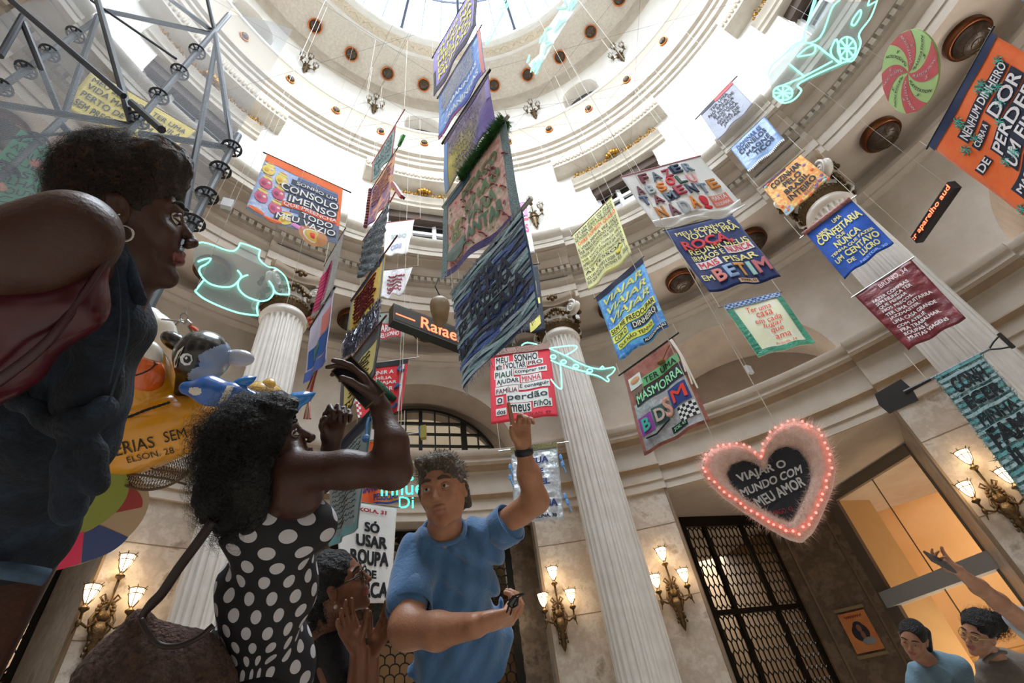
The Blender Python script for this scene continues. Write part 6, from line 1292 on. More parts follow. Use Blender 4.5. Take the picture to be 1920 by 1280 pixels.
fin(t, [at(x, y, d2-.02) for x, y in ((524, 770), (530, 750), (548, 736), (570, 733), (593, 736), (582, 752), (566, 762), (556, 775), (550, 785), (540, 782))], .022, vinyl('blue2', '#1a7ac9'), 'tail_fin')
t = empty('inflatable_duckling', at(497, 733, 2.95), 'smaller yellow inflatable duck peeking out behind the dolphin', 'pool toy'); m = MB(); m.ball(at(495, 738, 2.95), (sz(36, 2.95), sz(23, 2.95), .1), n=20, M=rotM(RAD(-12))); m.ball(at(503, 722, 2.93), (sz(14, 2.95), sz(9, 2.95), .05), n=12); m.build('body', vinyl('yellow2', '#dfae45'), t, smooth=True); m = MB(); P = at(495, 735, 2.95); m.tube([P, P*np.array([1, 1, 0])+ZV*9.95], .0018, n=4); m.build('cord', cordm, t)
# net, hoops, hook
t = empty('net_bag', at(280, 900, d0), 'dark string net with hoops slung under the inflatable duck', 'net'); m = MB()
hoop = [at(x, y, d0-.1) for x, y in ((200, 888), (222, 903), (245, 913), (275, 918), (310, 912), (340, 897), (362, 878))]; top = [at(x, y, d0-.05) for x, y in ((205, 886), (230, 882), (255, 880), (290, 874), (320, 865), (345, 856), (368, 846))]
hp_, tp_ = smooth_path(hoop, 6), smooth_path(top, 6); K = len(hp_)
for k in range(K): 
    if k+2 < K: m.tube([hp_[k], (hp_[k]+tp_[k+1])/2+FW*.03, tp_[k+2]], .0016, n=3); m.tube([hp_[k+2], (hp_[k+1]+tp_[k])/2+FW*.03, tp_[k]], .0016, n=3)
for w_ in (.15, .3, .45, .6, .75, .9): m.tube([hp_[k]*(1-w_)+tp_[k]*w_+FW*.03*sin(PI*w_)+UP*.006*(-1)**k for k in range(K)], .0016, n=3)
m.build('mesh_net', mat('net_brown', '#3b3026', .8), t)
m = MB(); m.tube(hp_, .007, n=6); m.tube([at(x, y, d0-.1) for x, y in ((205, 888), (260, 890), (310, 897), (350, 908))], .006, n=6); m.tube([at(x, y, d0-.1) for x, y in ((245, 862), (290, 880), (350, 888))], .005, n=6); m.tube([at(x, y, d0-.1) for x, y in ((232, 880), (238, 898), (226, 908))], .009, n=6); m.build('hoop', mat('hoop_brown', '#5a4632', .6), t)
m = MB(); Q = [ell_hit(x, y, cb, rb*1.02, Mb, .01) if y > 770 else at(x, y, d0-.22) for x, y in ((200, 790), (225, 786), (250, 778), (275, 768), (300, 760), (318, 754))]; Q = [at(x, y, d0-.21) for x, y in ((200, 790), (225, 786), (250, 778), (275, 768), (300, 760), (318, 754))]
for ph in (0, PI): m.tube([q+UP*.004*sin(i*2.2+ph) for i, q in enumerate(smooth_path(Q, 8))], .005, n=5)
m.build('rope', mat('rope_black', '#15120f', .8), t)
t = empty('hanging_hook', at(345, 605, 2.9), 'metal hook and orange strap that the pool toys hang from', 'hook'); m = MB(); m.tube([at(303, 598, 2.9), at(340, 602, 2.9)], .006, n=5)
hk = [at(345+7*cos(a), 594+7*sin(a), 2.9) for a in np.linspace(0, 2*PI, 13)[:-1]]; m.tube(hk, .004, n=5, closed=True); m.tube([at(x, y, 2.9) for x, y in ((330, 610), (337, 602), (346, 606), (352, 600), (360, 606), (354, 612), (362, 625))], .008, n=5)
P = at(347, 588, 2.9); m.tube([P, P*np.array([1, 1, 0])+ZV*9.9], .0018, n=5); m.build('hook', metalrod, t); m = MB(); m.tube([at(356, 610, 2.9), at(366, 617, 2.88), at(380, 628, 2.86)], [.006, .014, .006], n=6); m.build('strap', mat('strap_orange', '#d9532a', .6), t)
# painted lollipop discs
def disc(label, cx, cy, rx, ry, d, tilt, mcol, deco=()):
    c_ = at(cx, cy, d); b = RT*sin(RAD(tilt))+UP*cos(RAD(tilt)); a = RT*cos(RAD(tilt))-UP*sin(RAD(tilt)); R = sz(ry, d); k_ = rx/ry; a = a*k_+FW*math.sqrt(max(0, 1-k_*k_)); nn_ = np.cross(a, b); nn_ = nn_ if nn_@(CAM-c_) > 0 else -nn_
    t = empty('painted_disc', c_, label, 'disc'); G = lambda r, th, o=0: c_+R*r*(a*cos(th)+b*sin(th))+nn_*o
    m = MB(); m.add([G(1, x, o) for o in (0, -.012) for x in np.linspace(0, 2*PI, 49)[:-1]], [tuple(range(48)), tuple(range(95, 47, -1))]+[(k, (k+1) % 48, 48+(k+1) % 48, 48+k) for k in range(48)]); m.build('board', mcol, t)
    for a0, a1, r0, r1, col in deco:
        th = np.linspace(RAD(a0), RAD(a1), 15); V = [G(r0, x, .003) for x in th]+[G(r1*(1+.03*sin(6*x)), x, .003) for x in th]; mesh('painted_stripe', V, [(k, k+1, 16+k, 15+k) for k in range(14)], inkmat(col, .5), t)
    m = MB(); P = G(.97, PI/2); m.tube([P, at(205, 885, d)], .004, n=4); m.build('cord', cordm, t)
disc('yellow-green painted disc hanging under the duck, partly behind the denim shirt', 148, 932, 45, 76, 2.5, 20, mat('disc_lime', '#8a9138', .6))
disc('beige disc painted with red, blue and pink bands, behind the yellow-green one', 160, 972, 52, 102, 2.62, 24, mat('disc_beige', '#b59a7c', .6), ((10, 75, .3, .86, '#9c1f20'), (-75, -30, .3, 1.0, '#2a3f78'), (-120, -76, .2, 1.0, '#b52350')))
# ---------------------------------------------------------------- scaffold tower behind mesh at top left
sm = mat('scaffold_steel', '#54585e', .5, .2); smd = mat('scaffold_dark', '#2c2f35', .6, .1)
t = empty('scaffold_tower', (-4, 0, 0), 'grey steel scaffold tower wrapped in fine mesh at the top left', 'scaffold')
def onD(px, py, D): r = ray(px, py); return CAM+r*(D/math.hypot(r[0], r[1]))
SD = dict(A=5.0, C=6.2, D=5.9)
a = ray(350, 110); A0 = onD(250, 243, SD['A']); rB = ray(430, 277); uB = DV(70)
Mx = np.array([[uB[0], -rB[0]], [uB[1], -rB[1]]]); sol = np.linalg.solve(Mx, (CAM-A0)[:2]); SD['B'] = sol[1]*math.hypot(rB[0], rB[1])
def standard(k, p0, p1, ros):
    P, Q = onD(*p0, SD[k]), onD(*p1, SD[k]); xy = ((P+Q)/2)*np.array([1, 1, 0]); m = MB(); m.tube([xy, xy+ZV*max(P[2], Q[2])], .044, n=10); o = m.build('standard', sm, t)
    m = MB()
    for px, py in ros:
        z = onD(px, py, SD[k])[2]; c_ = xy+ZV*z; m.tube([c_+np.array([.115*cos(x), .115*sin(x), 0]) for x in np.linspace(0, 2*PI, 17)[:-1]], .016, n=5, closed=True)
        for q in range(8): x = q*PI/4; m.bar(c_+np.array([.02*cos(x), .02*sin(x), 0]), c_+np.array([.115*cos(x), .115*sin(x), 0]), .02, .02)
        m.lathe([(.06, -.05), (.06, .05)], c=c_, n=10)
    m.build('rosette', smd, o); return xy
xA = standard('A', (430, 28), (215, 275), [(371, 98), (337, 135), (298, 180), (258, 225)]); xB = standard('B', (447, 253), (340, 460), [(433, 277), (411, 317), (385, 365), (357, 415)])
xC = standard('C', (180, 30), (-20, 190), [(128, 52), (93, 100), (50, 132), (5, 165)]); xD = standard('D', (125, 215), (-20, 350), [(67, 262), (10, 318)])
def brace(p0, k0, p1, k1, r=.026, m_=None):
    m = MB(); m.tube([onD(*p0, SD[k0]), onD(*p1, SD[k1])], r*1.6, n=8); m.build('brace', m_ or smd, t)
for b in (((197, 20), 'C', (395, 63), 'A'), ((0, 195), 'C', (245, 235), 'A'), ((177, -20), 'C', (247, 232), 'A', .03), ((20, 0), 'C', (232, 180), 'A'), ((320, 0), 'C', (395, 56), 'A'), ((386, -15), 'A', (404, 66), 'A', .022), ((43, 43), 'C', (112, 212), 'D'), ((183, 30), 'C', (122, 212), 'D'), ((43, 30), 'C', (0, 105), 'C'), ((407, 72), 'A', (347, 395), 'B'), ((403, 62), 'A', (434, 268), 'B'), ((262, 250), 'A', (432, 277), 'B'), ((110, 225), 'D', (160, 290), 'D'), ((247, 193), 'A', (303, 243), 'B', .03), ((170, 0), 'C', (330, 110), 'A', .012), ((0, 260), 'D', (250, 240), 'A', .012)): brace(*b)
# a clear tinted mesh sheet round the tower
nm_ = bpy.data.materials.new('debris_mesh'); nm_.use_nodes = True; nt = nm_.node_tree; nt.nodes.clear(); MATS['debris_mesh'] = nm_
tr = nt.nodes.new('ShaderNodeBsdfTransparent'); df = nt.nodes.new('ShaderNodeBsdfDiffuse'); df.inputs[0].default_value = srgb('#a4abb4'); mx = nt.nodes.new('ShaderNodeMixShader'); wv = nt.nodes.new('ShaderNodeTexWave'); wv.bands_direction = 'Z'; wv.inputs['Scale'].default_value = 14; wv.inputs['Distortion'].default_value = 1.2; wv.inputs['Detail'].default_value = 1; tc = nt.nodes.new('ShaderNodeTexCoord'); rp = nt.nodes.new('ShaderNodeMapRange'); rp.inputs[3].default_value = .22; rp.inputs[4].default_value = .62
o_ = nt.nodes.new('ShaderNodeOutputMaterial'); nt.links.new(tc.outputs['Object'], wv.inputs[0]); nt.links.new(wv.outputs['Fac'], rp.inputs[0]); nt.links.new(rp.outputs[0], mx.inputs[0]); nt.links.new(tr.outputs[0], mx.inputs[1]); nt.links.new(df.outputs[0], mx.inputs[2]); nt.links.new(mx.outputs[0], o_.inputs[0])
def netpanel(P, Q, z0, z1, bul=.06, n=14):
    nn_ = np.cross(nrm(Q-P), ZV); nn_ = nn_ if nn_@(CAM-P) > 0 else -nn_; V = []
    for j in range(n+1):
        for i in range(n+1): u, v = i/n, j/n; V.append(P*(1-u)+Q*u+ZV*(z0+(z1-z0)*v)+nn_*(.04+bul*sin(PI*u)*(.6+.4*sin(7*v))))
    mesh('debris_netting', V, [(j*(n+1)+i, j*(n+1)+i+1, (j+1)*(n+1)+i+1, (j+1)*(n+1)+i) for j in range(n) for i in range(n)], nm_, t, smooth=True)
zA = onD(405, 62, SD['A'])[2]; netpanel(xA+nrm(xA)*-.0, xB, .3, zA+.9); netpanel(xC+(xC-xA)*.6, xA, 1.4, zA+1.6)
s, t = banner('green banner with black lettering seen through the scaffold mesh at far left', (-6.8, .3, 25.), [(20, 258), (152, 292), (-70, 372), (100, 415)], clothmat('greenfelt', '#3f8f6c', '#4f9c7c', 5), rod=dict(m=woodrod)); s.write(t, rows(['JANTAR', 'ARRUMAR A', 'QUEM É', 'PASTEL', 'TELHADO', 'OS OUTROS', 'ESCOLA'], .05, .95, .06, .95, '#1d2a26', .25), .02); s.blob(t, [(.5, .3, .12, .07, '#c27a62'), (.15, .75, .2, .07, '#b9856a')], .01)
s, t = banner('yellow banner with dense dark writing seen through the scaffold mesh', (-6.6, 2.6, 40.), [(165, 138), (372, 238), (118, 200), (310, 292)], clothmat('yellowfelt', '#b9a64a', '#c8b866', 5), rod=dict(m=woodrod)); s.write(t, rows(['MEU SONHO É TER UMA', 'VIDA MAIS TRANQUILA', 'PERTO DE QUEM AMO', 'SEM PRECISAR TRABALHAR'], .05, .95, .08, .92, '#3a3a30', .25), .02)
# ================================================================ people
def C3(a, b, c): return nrm(RT*a+UP*b+FW*c)      # direction given as (right, up, away) seen from the viewer
def frame(fwd, up):
    y = nrm(fwd); x = nrm(np.cross(y, up)); z = np.cross(x, y); return np.stack([x, y, z], 1)
def skin(nm, c, c2): return mat('skin_'+nm, c, .42, noise=c2, nscale=9, bump=.12, bscale=140, sss=.06, spec=.4)
class Head:
    def __init__(s, F, c, fwd, up, sc=1., neck=None, nr=.055, mouth=0., fem=False):
        s.c = np.array(c, float); s.M = frame(fwd, up); s.s = sc; P = s.P; k = sc
        E = lambda x, y, z, r, kk=.012, op='add': F.ell(P(x, y, z), np.array(r)*k, s.M, k=kk*k, op=op)
        C = lambda a, b, ra, rb=None, kk=.008, op='add': F.cap(P(*a), P(*b), ra*k, (rb or ra)*k, k=kk*k, op=op)
        E(0, -.014, .028, (.074, .096, .084)); E(0, .012, -.028, (.064 if not fem else .06, .074, .082), .03)
        C((-.035, .015, -.082), (0, .062, -.102), .022, .017, .02); C((.035, .015, -.082), (0, .062, -.102), .022, .017, .02)
        C((-.05, -.0, -.05), (-.035, .02, -.085), .018, .016, .02); C((.05, 0, -.05), (.035, .02, -.085), .018, .016, .02)
        for q in (-1, 1):
            E(q*.042, .058, -.028, (.02, .018, .018), .02)                       # cheek
            C((q*.014, .083, .024), (q*.048, .068, .026), .0085, .007, .012)     # brow
            E(q*.031, .088, .004, (.0165, .012, .0105), .008, 'sub')              # eye socket
            E(q*.0775, -.008, -.01, (.0075, .018, .031), .006); E(q*.083, -.012, .008, (.006, .014, .014), .006); E(q*.085, -.002, -.006, (.006, .008, .014), .005, 'sub')
            E(q*.0115, .098, -.034, (.0075, .009, .0065), .006)                  # nostril wing
        C((0, .084, .012), (0, .106, -.028), .0075, .0095, .01); E(0, .107, -.03, (.0095, .009, .008), .006)
        C((-.02, .083, -.058), (.02, .083, -.058), .0055, .0055, .005); C((-.009, .089, -.057), (.009, .089, -.057), .006, .006, .005)
        C((-.017, .082, -.07-mouth), (.017, .082, -.07-mouth), .0065, .0065, .006); C((-.007, .087, -.07-mouth), (.007, .087, -.07-mouth), .0065, .0065, .005)
        C((-.019, .094, -.0635-mouth/2), (.019, .094, -.0635-mouth/2), .0022+mouth*.4, None, .002, 'sub')
        if neck is not None: F.cap(P(0, -.028, -.055), neck, nr*.95, nr, k=.025)
    def P(s, x, y, z): return s.c+s.M@(np.array([x, y, z])*s.s)
    def loc(s, c): return ((c-s.c)@s.M)/s.s
    def lips(s, c, base=0, lip=1, mouth=0.):
        L = s.loc(c); m_ = (np.abs(L[:, 0]) < .026) & (L[:, 1] > .072) & (L[:, 2] < -.052) & (L[:, 2] > -.079-mouth) & ((L[:, 0]/.026)**2+((L[:, 2]+.065+mouth/2)/(.013+mouth/2))**2 < 1)
        return np.where(m_, lip, base)
    def eyes(s, parent, iris='#2a1a10', look=(0, .3), brow='#15100c', lid=None, open_=.0085, thick=.0045):
        w = mat('eye_white', '#c4beb6', .35); ir = mat('iris_'+iris[1:], iris, .15)
        for q in (-1, 1):
            c = s.P(q*.031, .0715, .004); m = MB(); m.ball(c, np.array([.0125]*3)*s.s, n=16, M=s.M); g = s.M@nrm(np.array([look[0], 1, look[1]]))
            m.ball(c+g*.0085*s.s, np.array([.0058]*3)*s.s, m=1, n=12); m.build('eye', [w, ir], parent, smooth=True)
            m = MB()
            for zz, b, th in ((open_, .010, .0034), (-open_*.85, .0, .0024)):
                m.tube([s.P(q*.031+x, .0715+math.sqrt(max(0, .0145**2-x*x-zz*zz*.5))*.9, .004+zz*(1-(x/.017)**2)-(.002*abs(x)/.015)) for x in np.linspace(-.0155, .0155, 9)], [th*.3*s.s]+[th*s.s]*7+[th*.3*s.s], n=6)
            if lid: m.build('eyelid', lid, parent, smooth=True)
            m = MB(); m.tube([s.P(q*(.012+.042*t), .0895-.02*t**1.8, .026+.011*sin(PI*(t*.8+.12))-.004*t) for t in np.linspace(0, 1, 8)], [thick*v*s.s for v in (.6, .9, 1, 1, .9, .75, .55, .25)], n=6); m.build('eyebrow', mat('brow_'+brow[1:], brow, .9), parent, smooth=True)
def hand(F, w, d, pn, s=1., side=1, curl=(.3, .3, .3, .3), thumb=(.5, .3), spread=.12, r=1.):
    """w wrist; d towards the fingers; pn out of the palm; side +1 puts the thumb on cross(d, pn)"""
    d = nrm(d); pn = nrm(pn-d*np.dot(pn, d)); x = np.cross(d, pn)*side; w = np.array(w, float)
    for i in range(4):
        u = (i-1.5)/1.5; k0 = w+x*(-u)*.018*s+d*.012*s; k1 = w+x*(-u)*.029*s+d*(.085-.007*abs(u+.25))*s
        F.cap(k0, k1, .0165*s, .0125*s, k=.008)
    F.cap(w-d*.02*s, w+d*.03*s, .025*s, .026*s, k=.015)
    L = (.042, .047, .043, .034)
    tips = []
    for i in range(4):
        u = (i-1.5)/1.5; p = w+x*(-u)*.029*s+d*(.085-.007*abs(u+.25))*s; a = 0; dd = nrm(d-x*u*spread)
        for j, (f, rr_) in enumerate(((1, .0096), (.66, .0086), (.52, .0076))):
            a += curl[i]*(.9, 1.2, .8)[j]; v = dd*cos(a)+pn*sin(a); q = p+v*L[i]*f*s
            F.cap(p, q, rr_*s*r*1.06, rr_*s*r*.97, k=.0025); p = q
        tips.append(p)
    b = w+x*.022*s+d*.022*s+pn*.008*s; t1 = nrm(d*cos(.75-thumb[0]*.2)+x*sin(.8)+pn*thumb[0]); m_ = b+t1*.038*s; t2 = nrm(t1*.8+d*.5+pn*thumb[1]); e = m_+t2*.033*s; t3 = nrm(t2+pn*thumb[1]*.8); f_ = e+t3*.026*s
    F.cap(w+x*.01*s+d*.01*s, m_, .018*s, .0125*s, k=.008); F.cap(m_, e, .0118*s, .0105*s, k=.003); F.cap(e, f_, .0108*s, .0088*s, k=.003)
    return tips, f_
def field_for(pts, pad, h): P = np.array(pts); return Field(P.min(0)-pad, P.max(0)+pad, h)
def fold(amp, dirs, ph=0):
    """cloth folds as a small ripple of the surface"""
    def f(X, Y, Z):
        o = 0
        for (v, fr, a) in dirs: o = o+a*np.sin(fr*(X*v[0]+Y*v[1]+Z*v[2])+2.0*np.sin(9*X+7*Z+ph)+1.3*np.sin(11*Y-5*Z+ph))
        return amp*o
    return f
def frizz(c, R, M, n, L, w, rngs, curl=.5, keep=None, name='hair_curls', m=None, parent=None, seg=5, turn=2.5, down=None):
    """curly locks growing from an ellipsoid"""
    V = []; F = []; g = np.random.default_rng(rngs)
    for _ in range(n):
        q = nrm(g.normal(size=3)); p = c+M@(q*R)
        if keep is not None and not keep(M.T@(p-c)): continue
        d = nrm(M@(q/R)); e = nrm(np.cross(d, g.normal(size=3))); f = np.cross(d, e); ph = g.random()*6.28; l = L*(.6+.8*g.random()); base = len(V)
        for k in range(seg+1):
            t = k/seg; r_ = curl*l*t**.6*.5; pos = p+d*l*t*.8+e*r_*cos(ph+turn*2*PI*t)+f*r_*sin(ph+turn*2*PI*t)
            if down is not None: pos = pos+down*t*t*l
            s_ = (e*cos(ph+k)+f*sin(ph+k))*w*(1-.6*t); V += [pos-s_, pos+s_]
        for k in range(seg): b = base+2*k; F.append((b, b+1, b+3, b+2))
    return mesh(name, V, F, m, parent)
FL = .15          # floor height
# ---------------------------------------------------------------- the man in the blue T-shirt
skM = skin('tan', '#ad7c60', '#9b6a50'); hc = at(830, 918, 1.92); fwd = C3(-.13, .3, -.9); up = C3(-.2, .92, .35)
t = empty('person', (hc[0], hc[1], FL), 'grey-haired smiling man in a blue T-shirt, pointing up with one arm and holding sunglasses', 'person')
neck = at(833, 1003, 1.98); pts = [at(700, 1290, 1.3), at(1040, 760, 2.2), at(1040, 1290, 1.4), at(700, 820, 2.2), at(800, 1290, 2.2)]
F1 = field_for([at(735, 1250, 1.6), at(1030, 755, 2.1), at(1000, 1230, 1.4), at(990, 1080, 1.4), at(740, 1100, 1.4), at(760, 850, 2.15)], .06, .0048)
H = Head(F1, hc, fwd, up, 1.13, neck, .064, mouth=.003)
F1.cap(neck, at(838, 1050, 2.0), .075, .1, k=.04)
sR, eR, wR = at(928, 1000, 2.02), at(1004, 938, 1.95), at(983, 852, 1.98)            # raised arm
F1.cap(sR, eR, .06, .05, k=.03); F1.cap(eR, at(992, 890, 1.96), .05, .044, k=.03); F1.cap(at(992, 890, 1.96), wR, .044, .031, k=.03)
tips, _ = hand(F1, at(981, 838, 1.98), C3(-.12, .97, .1), C3(.35, .0, -.9), 1.08, side=-1, curl=(.05, .75, .85, .8), thumb=(.6, .5))
sL, eL, wL = at(768, 1065, 1.9), at(765, 1178, 1.66), at(893, 1172, 1.5)
F1.cap(sL, eL, .066, .058, k=.03); F1.cap(eL, at(820, 1182, 1.58), .06, .053, k=.04); F1.cap(at(820, 1182, 1.58), wL, .053, .036, k=.03)
hand(F1, at(903, 1167, 1.49), C3(.95, .14, .1), C3(.1, -.35, -.5)*-1, 1.1, side=-1, curl=(.75, .85, .9, .9), thumb=(.5, .6))
body = F1.build('body', [skM, mat('lip_tan', '#9a6753', .45)], t, it=1, mi=lambda c: H.lips(c, 0, 1, .004))
H.eyes(t, '#2b2a26', (.15, .12), '#4a3a2c', lid=skM, thick=.0055, open_=.0092)
# teeth, hair, stubble-grey hair cap
m = MB(); m.tube([H.P(x, .083-.0*abs(x), -.0655) for x in np.linspace(-.012, .012, 7)], .0022, n=6); m.build('teeth', mat('teeth', '#d8cfc2', .3), t, smooth=True)
gh = mat('hair_greybrown', '#6e6256', .6, noise=('#453a30', '#988d80'), nscale=60, bump=1, bscale=120)
Fh = field_for([H.P(-.12, -.14, -.1), H.P(.12, .1, .15)], .03, .005)
Fh.ell(H.P(0, -.022, .04), np.array([.083, .1, .09])*1.13, H.M, k=.01); Fh.cap(H.P(-.05, .06, .09), H.P(.05, .045, .1), .03, .028, k=.03); Fh.cap(H.P(-.078, .0, .0), H.P(-.066, -.05, -.06), .016, .02, k=.02); Fh.cap(H.P(.078, .0, .0), H.P(.066, -.05, -.06), .016, .02, k=.02); Fh.ell(H.P(0, -.07, -.04), np.array([.062, .04, .06])*1.13, H.M, k=.02)
Fh.ell(H.P(0, .105, -.01), np.array([.068, .062, .084])*1.13, H.M, k=.008, op='sub'); Fh.ell(H.P(.085, .02, -.03), np.array([.03, .03, .045])*1.1, H.M, k=.006, op='sub'); Fh.ell(H.P(-.085, .02, -.03), np.array([.03, .03, .045])*1.1, H.M, k=.006, op='sub')
Fh.wave(lambda X, Y, Z: .0028*np.sin(160*X+4*np.sin(30*Z))*np.sin(90*Z+60*Y)); hair = Fh.build('hair', gh, t, it=1)
frizz(H.P(0, -.015, .045), np.array([.084, .098, .088])*1.13, H.M, 1300, .018, .0011, 3, curl=.2, keep=lambda q: q[2] > .02-.5*q[1] if q[1] > 0 else q[2] > -.06, name='hair_strands', m=gh, parent=hair, seg=3, turn=.3)
# blue T-shirt
blue = mat('tshirt_blue', '#4a72a0', .9, noise='#40678f', nscale=6, bump=.3, bscale=90, sheen=.3)
Fs = field_for([at(700, 1300, 1.6), at(1050, 930, 2.25), at(1060, 1320, 1.7), at(720, 980, 2.2)], .12, .007)
ch = at(842, 1090, 1.98); wa = at(868, 1215, 2.02); he = at(880, 1330, 2.0)
ax = frame(C3(.1, .1, -1), C3(-.05, 1, .1))
Fs.ell(ch, (.2, .13, .17), ax, k=.05); Fs.ell(wa, (.215, .15, .24), ax, k=.06); Fs.ell(he, (.222, .15, .26), ax, k=.05)
Fs.cap(at(790, 1035, 1.95), at(905, 1015, 2.02), .085, .085, k=.05)
Fs.cap(at(905, 1020, 2.02), at(948, 985, 2.0), .085, .072, k=.035); Fs.cap(at(783, 1050, 1.93), at(768, 1122, 1.77), .088, .08, k=.04)
Fs.ell(at(833, 985, 1.94), (.078, .078, .05), frame(C3(0, .2, -1), C3(0, 1, 0)), k=.012, op='sub')
n_ = nrm(eR-sR); Fs.plane(at(951, 985, 2.0), nrm(n_*.0+C3(.93, .1, 0)), .003) if False else None
Fs.wave(fold(.009, ((C3(.85, .5, 0), 60, 1), (C3(.3, .9, .2), 40, 1.1), (C3(1, -.3, 0), 95, .45))))
D_ = nrm(at(762, 1128, 1.68)-at(783, 1050, 1.93)); c_ = at(760, 1136, 1.655); Fs.cap(c_+D_*.07, c_+D_*.12, .12, .12, k=.004, op='sub') if False else None
shirt = Fs.build('t_shirt', blue, t, it=2)
for a_, b_, r0, r1 in ((at(940, 992, 2.0), at(958, 978, 1.985), .078, .081), (at(769, 1116, 1.785), at(767, 1142, 1.73), .081, .083)):
    m = MB(); a_, b_ = np.array(a_), np.array(b_); d_ = nrm(b_-a_); L_ = np.linalg.norm(b_-a_); m.lathe([(r0*.95, -.03), (r0, 0), (r1, L_), (r1-.004, L_+.002), (r1-.01, L_-.01), (r0*.9, -.01)], c=a_, ax=d_, n=40); m.build('sleeve_hem', blue, shirt, smooth=True)
m = MB(); nk = [at(833, 992, 1.945)+RT*.083*cos(a)+(UP*.4-FW*.9)*.0+(-FW*.06*-sin(a))+UP*.035*sin(a) for a in np.linspace(0, 2*PI, 29)[:-1]]; m.tube(nk, .009, n=7, closed=True); m.build('collar', blue, shirt, smooth=True)
# trousers down to the floor, shoes
dk = mat('trouser_black', '#17181c', .9); Ft = Field((he[0]-.4, he[1]-.4, FL), (he[0]+.4, he[1]+.4, he[2]+.05), .02); Ft.ell(he-ZV*.12, (.19, .15, .16), k=.05)
for q in (-1, 1): Ft.cap(he-ZV*.15+np.array([q*.1, 0, 0]), np.array([he[0]+q*.12, he[1], FL+.5]), .1, .075, k=.05); Ft.cap(np.array([he[0]+q*.12, he[1], FL+.5]), np.array([he[0]+q*.13, he[1]+.03, FL+.08]), .075, .06, k=.03)
Ft.build('trousers', dk, t, it=1)
def shoes(x, y, parent, m_, gap=.12, dir_=-1):
    for q in (-1, 1): m = MB(); m.ball((x+q*gap, y+.06*dir_, FL+.05), (.05, .14, .05), n=14); m.build('shoe', m_, parent, smooth=True)
shoes(he[0], he[1], t, mat('shoe_dark', '#2a2522', .6))
# wristband and folded sunglasses held in the hand
m = MB(); d_ = nrm(at(981, 838, 1.98)-wR); m.lathe([(.034, -.014), (.038, -.012), (.038, .012), (.034, .014)], c=wR+d_*.012, ax=d_, n=26); m.build('wristband', mat('band_black', '#15151a', .5), t, smooth=True)
gb = at(958, 1132, 1.47); g = empty('sunglasses', gb, 'folded dark sunglasses held in the fist of the man in blue', 'sunglasses'); m = MB()
for dx, dy in ((0, 0), (7, 4)):
    m.tube([at(950+dx, 1148+dy, 1.47), at(956+dx, 1128+dy, 1.46), at(966+dx, 1116+dy*.5, 1.46), at(980+dx*.4, 1112+dy*.3, 1.47)], .0028, n=5)
m.tube([at(952, 1132, 1.46), at(962, 1117, 1.46), at(972, 1120, 1.46), at(970, 1134, 1.46), at(960, 1140, 1.46)], .003, n=5, closed=True); m.build('frame', mat('glasses_black', '#101012', .3), g)
m = MB(); V = [at(952, 1132, 1.46), at(962, 1117, 1.46), at(972, 1120, 1.46), at(970, 1134, 1.46), at(960, 1140, 1.46)]; m.add(V, [(0, 1, 2, 3, 4)]); m.build('lens', mat('lens_dark', '#1b2326', .1, spec=.8), g)
# ---------------------------------------------------------------- woman in the polka-dot dress
skB = skin('deep', '#472a20', '#3a2119'); hcB = at(505, 838, 1.36); fB = C3(.82, .42, .3); uB_ = C3(-.45, .85, -.1)
t = empty('person', (hcB[0], hcB[1], FL), 'woman with long black curls in a polka-dot dress, raising a phone', 'person')
F1 = field_for([at(400, 1000, 1.5), at(775, 690, 1.45), at(640, 1000, 1.1), at(560, 690, 1.15)], .06, .0048)
nb_ = at(520, 915, 1.4); H = Head(F1, hcB, fB, uB_, 1.02, nb_, .052, fem=True)
F1.cap(nb_, at(520, 985, 1.4), .07, .11, k=.05); F1.cap(at(485, 935, 1.42), at(560, 925, 1.32), .075, .065, k=.05)
sh, el, wr = at(560, 885, 1.3), at(738, 882, 1.25), at(712, 765, 1.32)
F1.cap(sh, at(650, 880, 1.26), .056, .045, k=.04); F1.cap(at(650, 880, 1.26), el, .045, .043, k=.03); F1.cap(el, at(735, 830, 1.27), .043, .038, k=.03); F1.cap(at(735, 830, 1.27), wr, .038, .025, k=.03)
hand(F1, at(708, 752, 1.32), C3(-.55, .8, .1), C3(-.75, -.5, -.3), .95, side=1, curl=(.28, .42, .5, .55), thumb=(.35, .25))
w2_ = at(622, 838, 1.5); F1.cap(at(600, 905, 1.42), w2_, .036, .025, k=.02); hand(F1, at(621, 826, 1.5), C3(.12, .95, .1), C3(.6, .1, -.7), .98, side=-1, curl=(.95, 1.05, 1.05, 1.0), thumb=(.6, .9)) 
F1.build('body', [skB, mat('lip_deep', '#6b3a38', .4)], t, it=1, mi=lambda c: H.lips(c))
H.eyes(t, '#1c100a', (0, .4), '#120c08', lid=skB)
bh = mat('hair_black', '#120f10', .5, noise=('#0c0a0b', '#231e20'), nscale=50, bump=1.2, bscale=90, spec=.4)
Fh = field_for([at(350, 1040, 1.5), at(590, 720, 1.5), at(560, 1000, 1.2), at(380, 730, 1.2)], .04, .008)
Fh.ell(H.P(0, -.03, .04), np.array([.098, .115, .1]), H.M, k=.02); Fh.cap(at(465, 830, 1.36), at(450, 925, 1.34), .095, .1, k=.05); Fh.cap(at(450, 925, 1.34), at(460, 980, 1.32), .09, .045, k=.05); Fh.cap(at(405, 900, 1.36), at(405, 950, 1.35), .04, .035, k=.04); Fh.cap(at(460, 780, 1.38), at(520, 770, 1.36), .06, .055, k=.04); Fh.cap(at(475, 900, 1.28), at(480, 970, 1.28), .06, .03, k=.04)
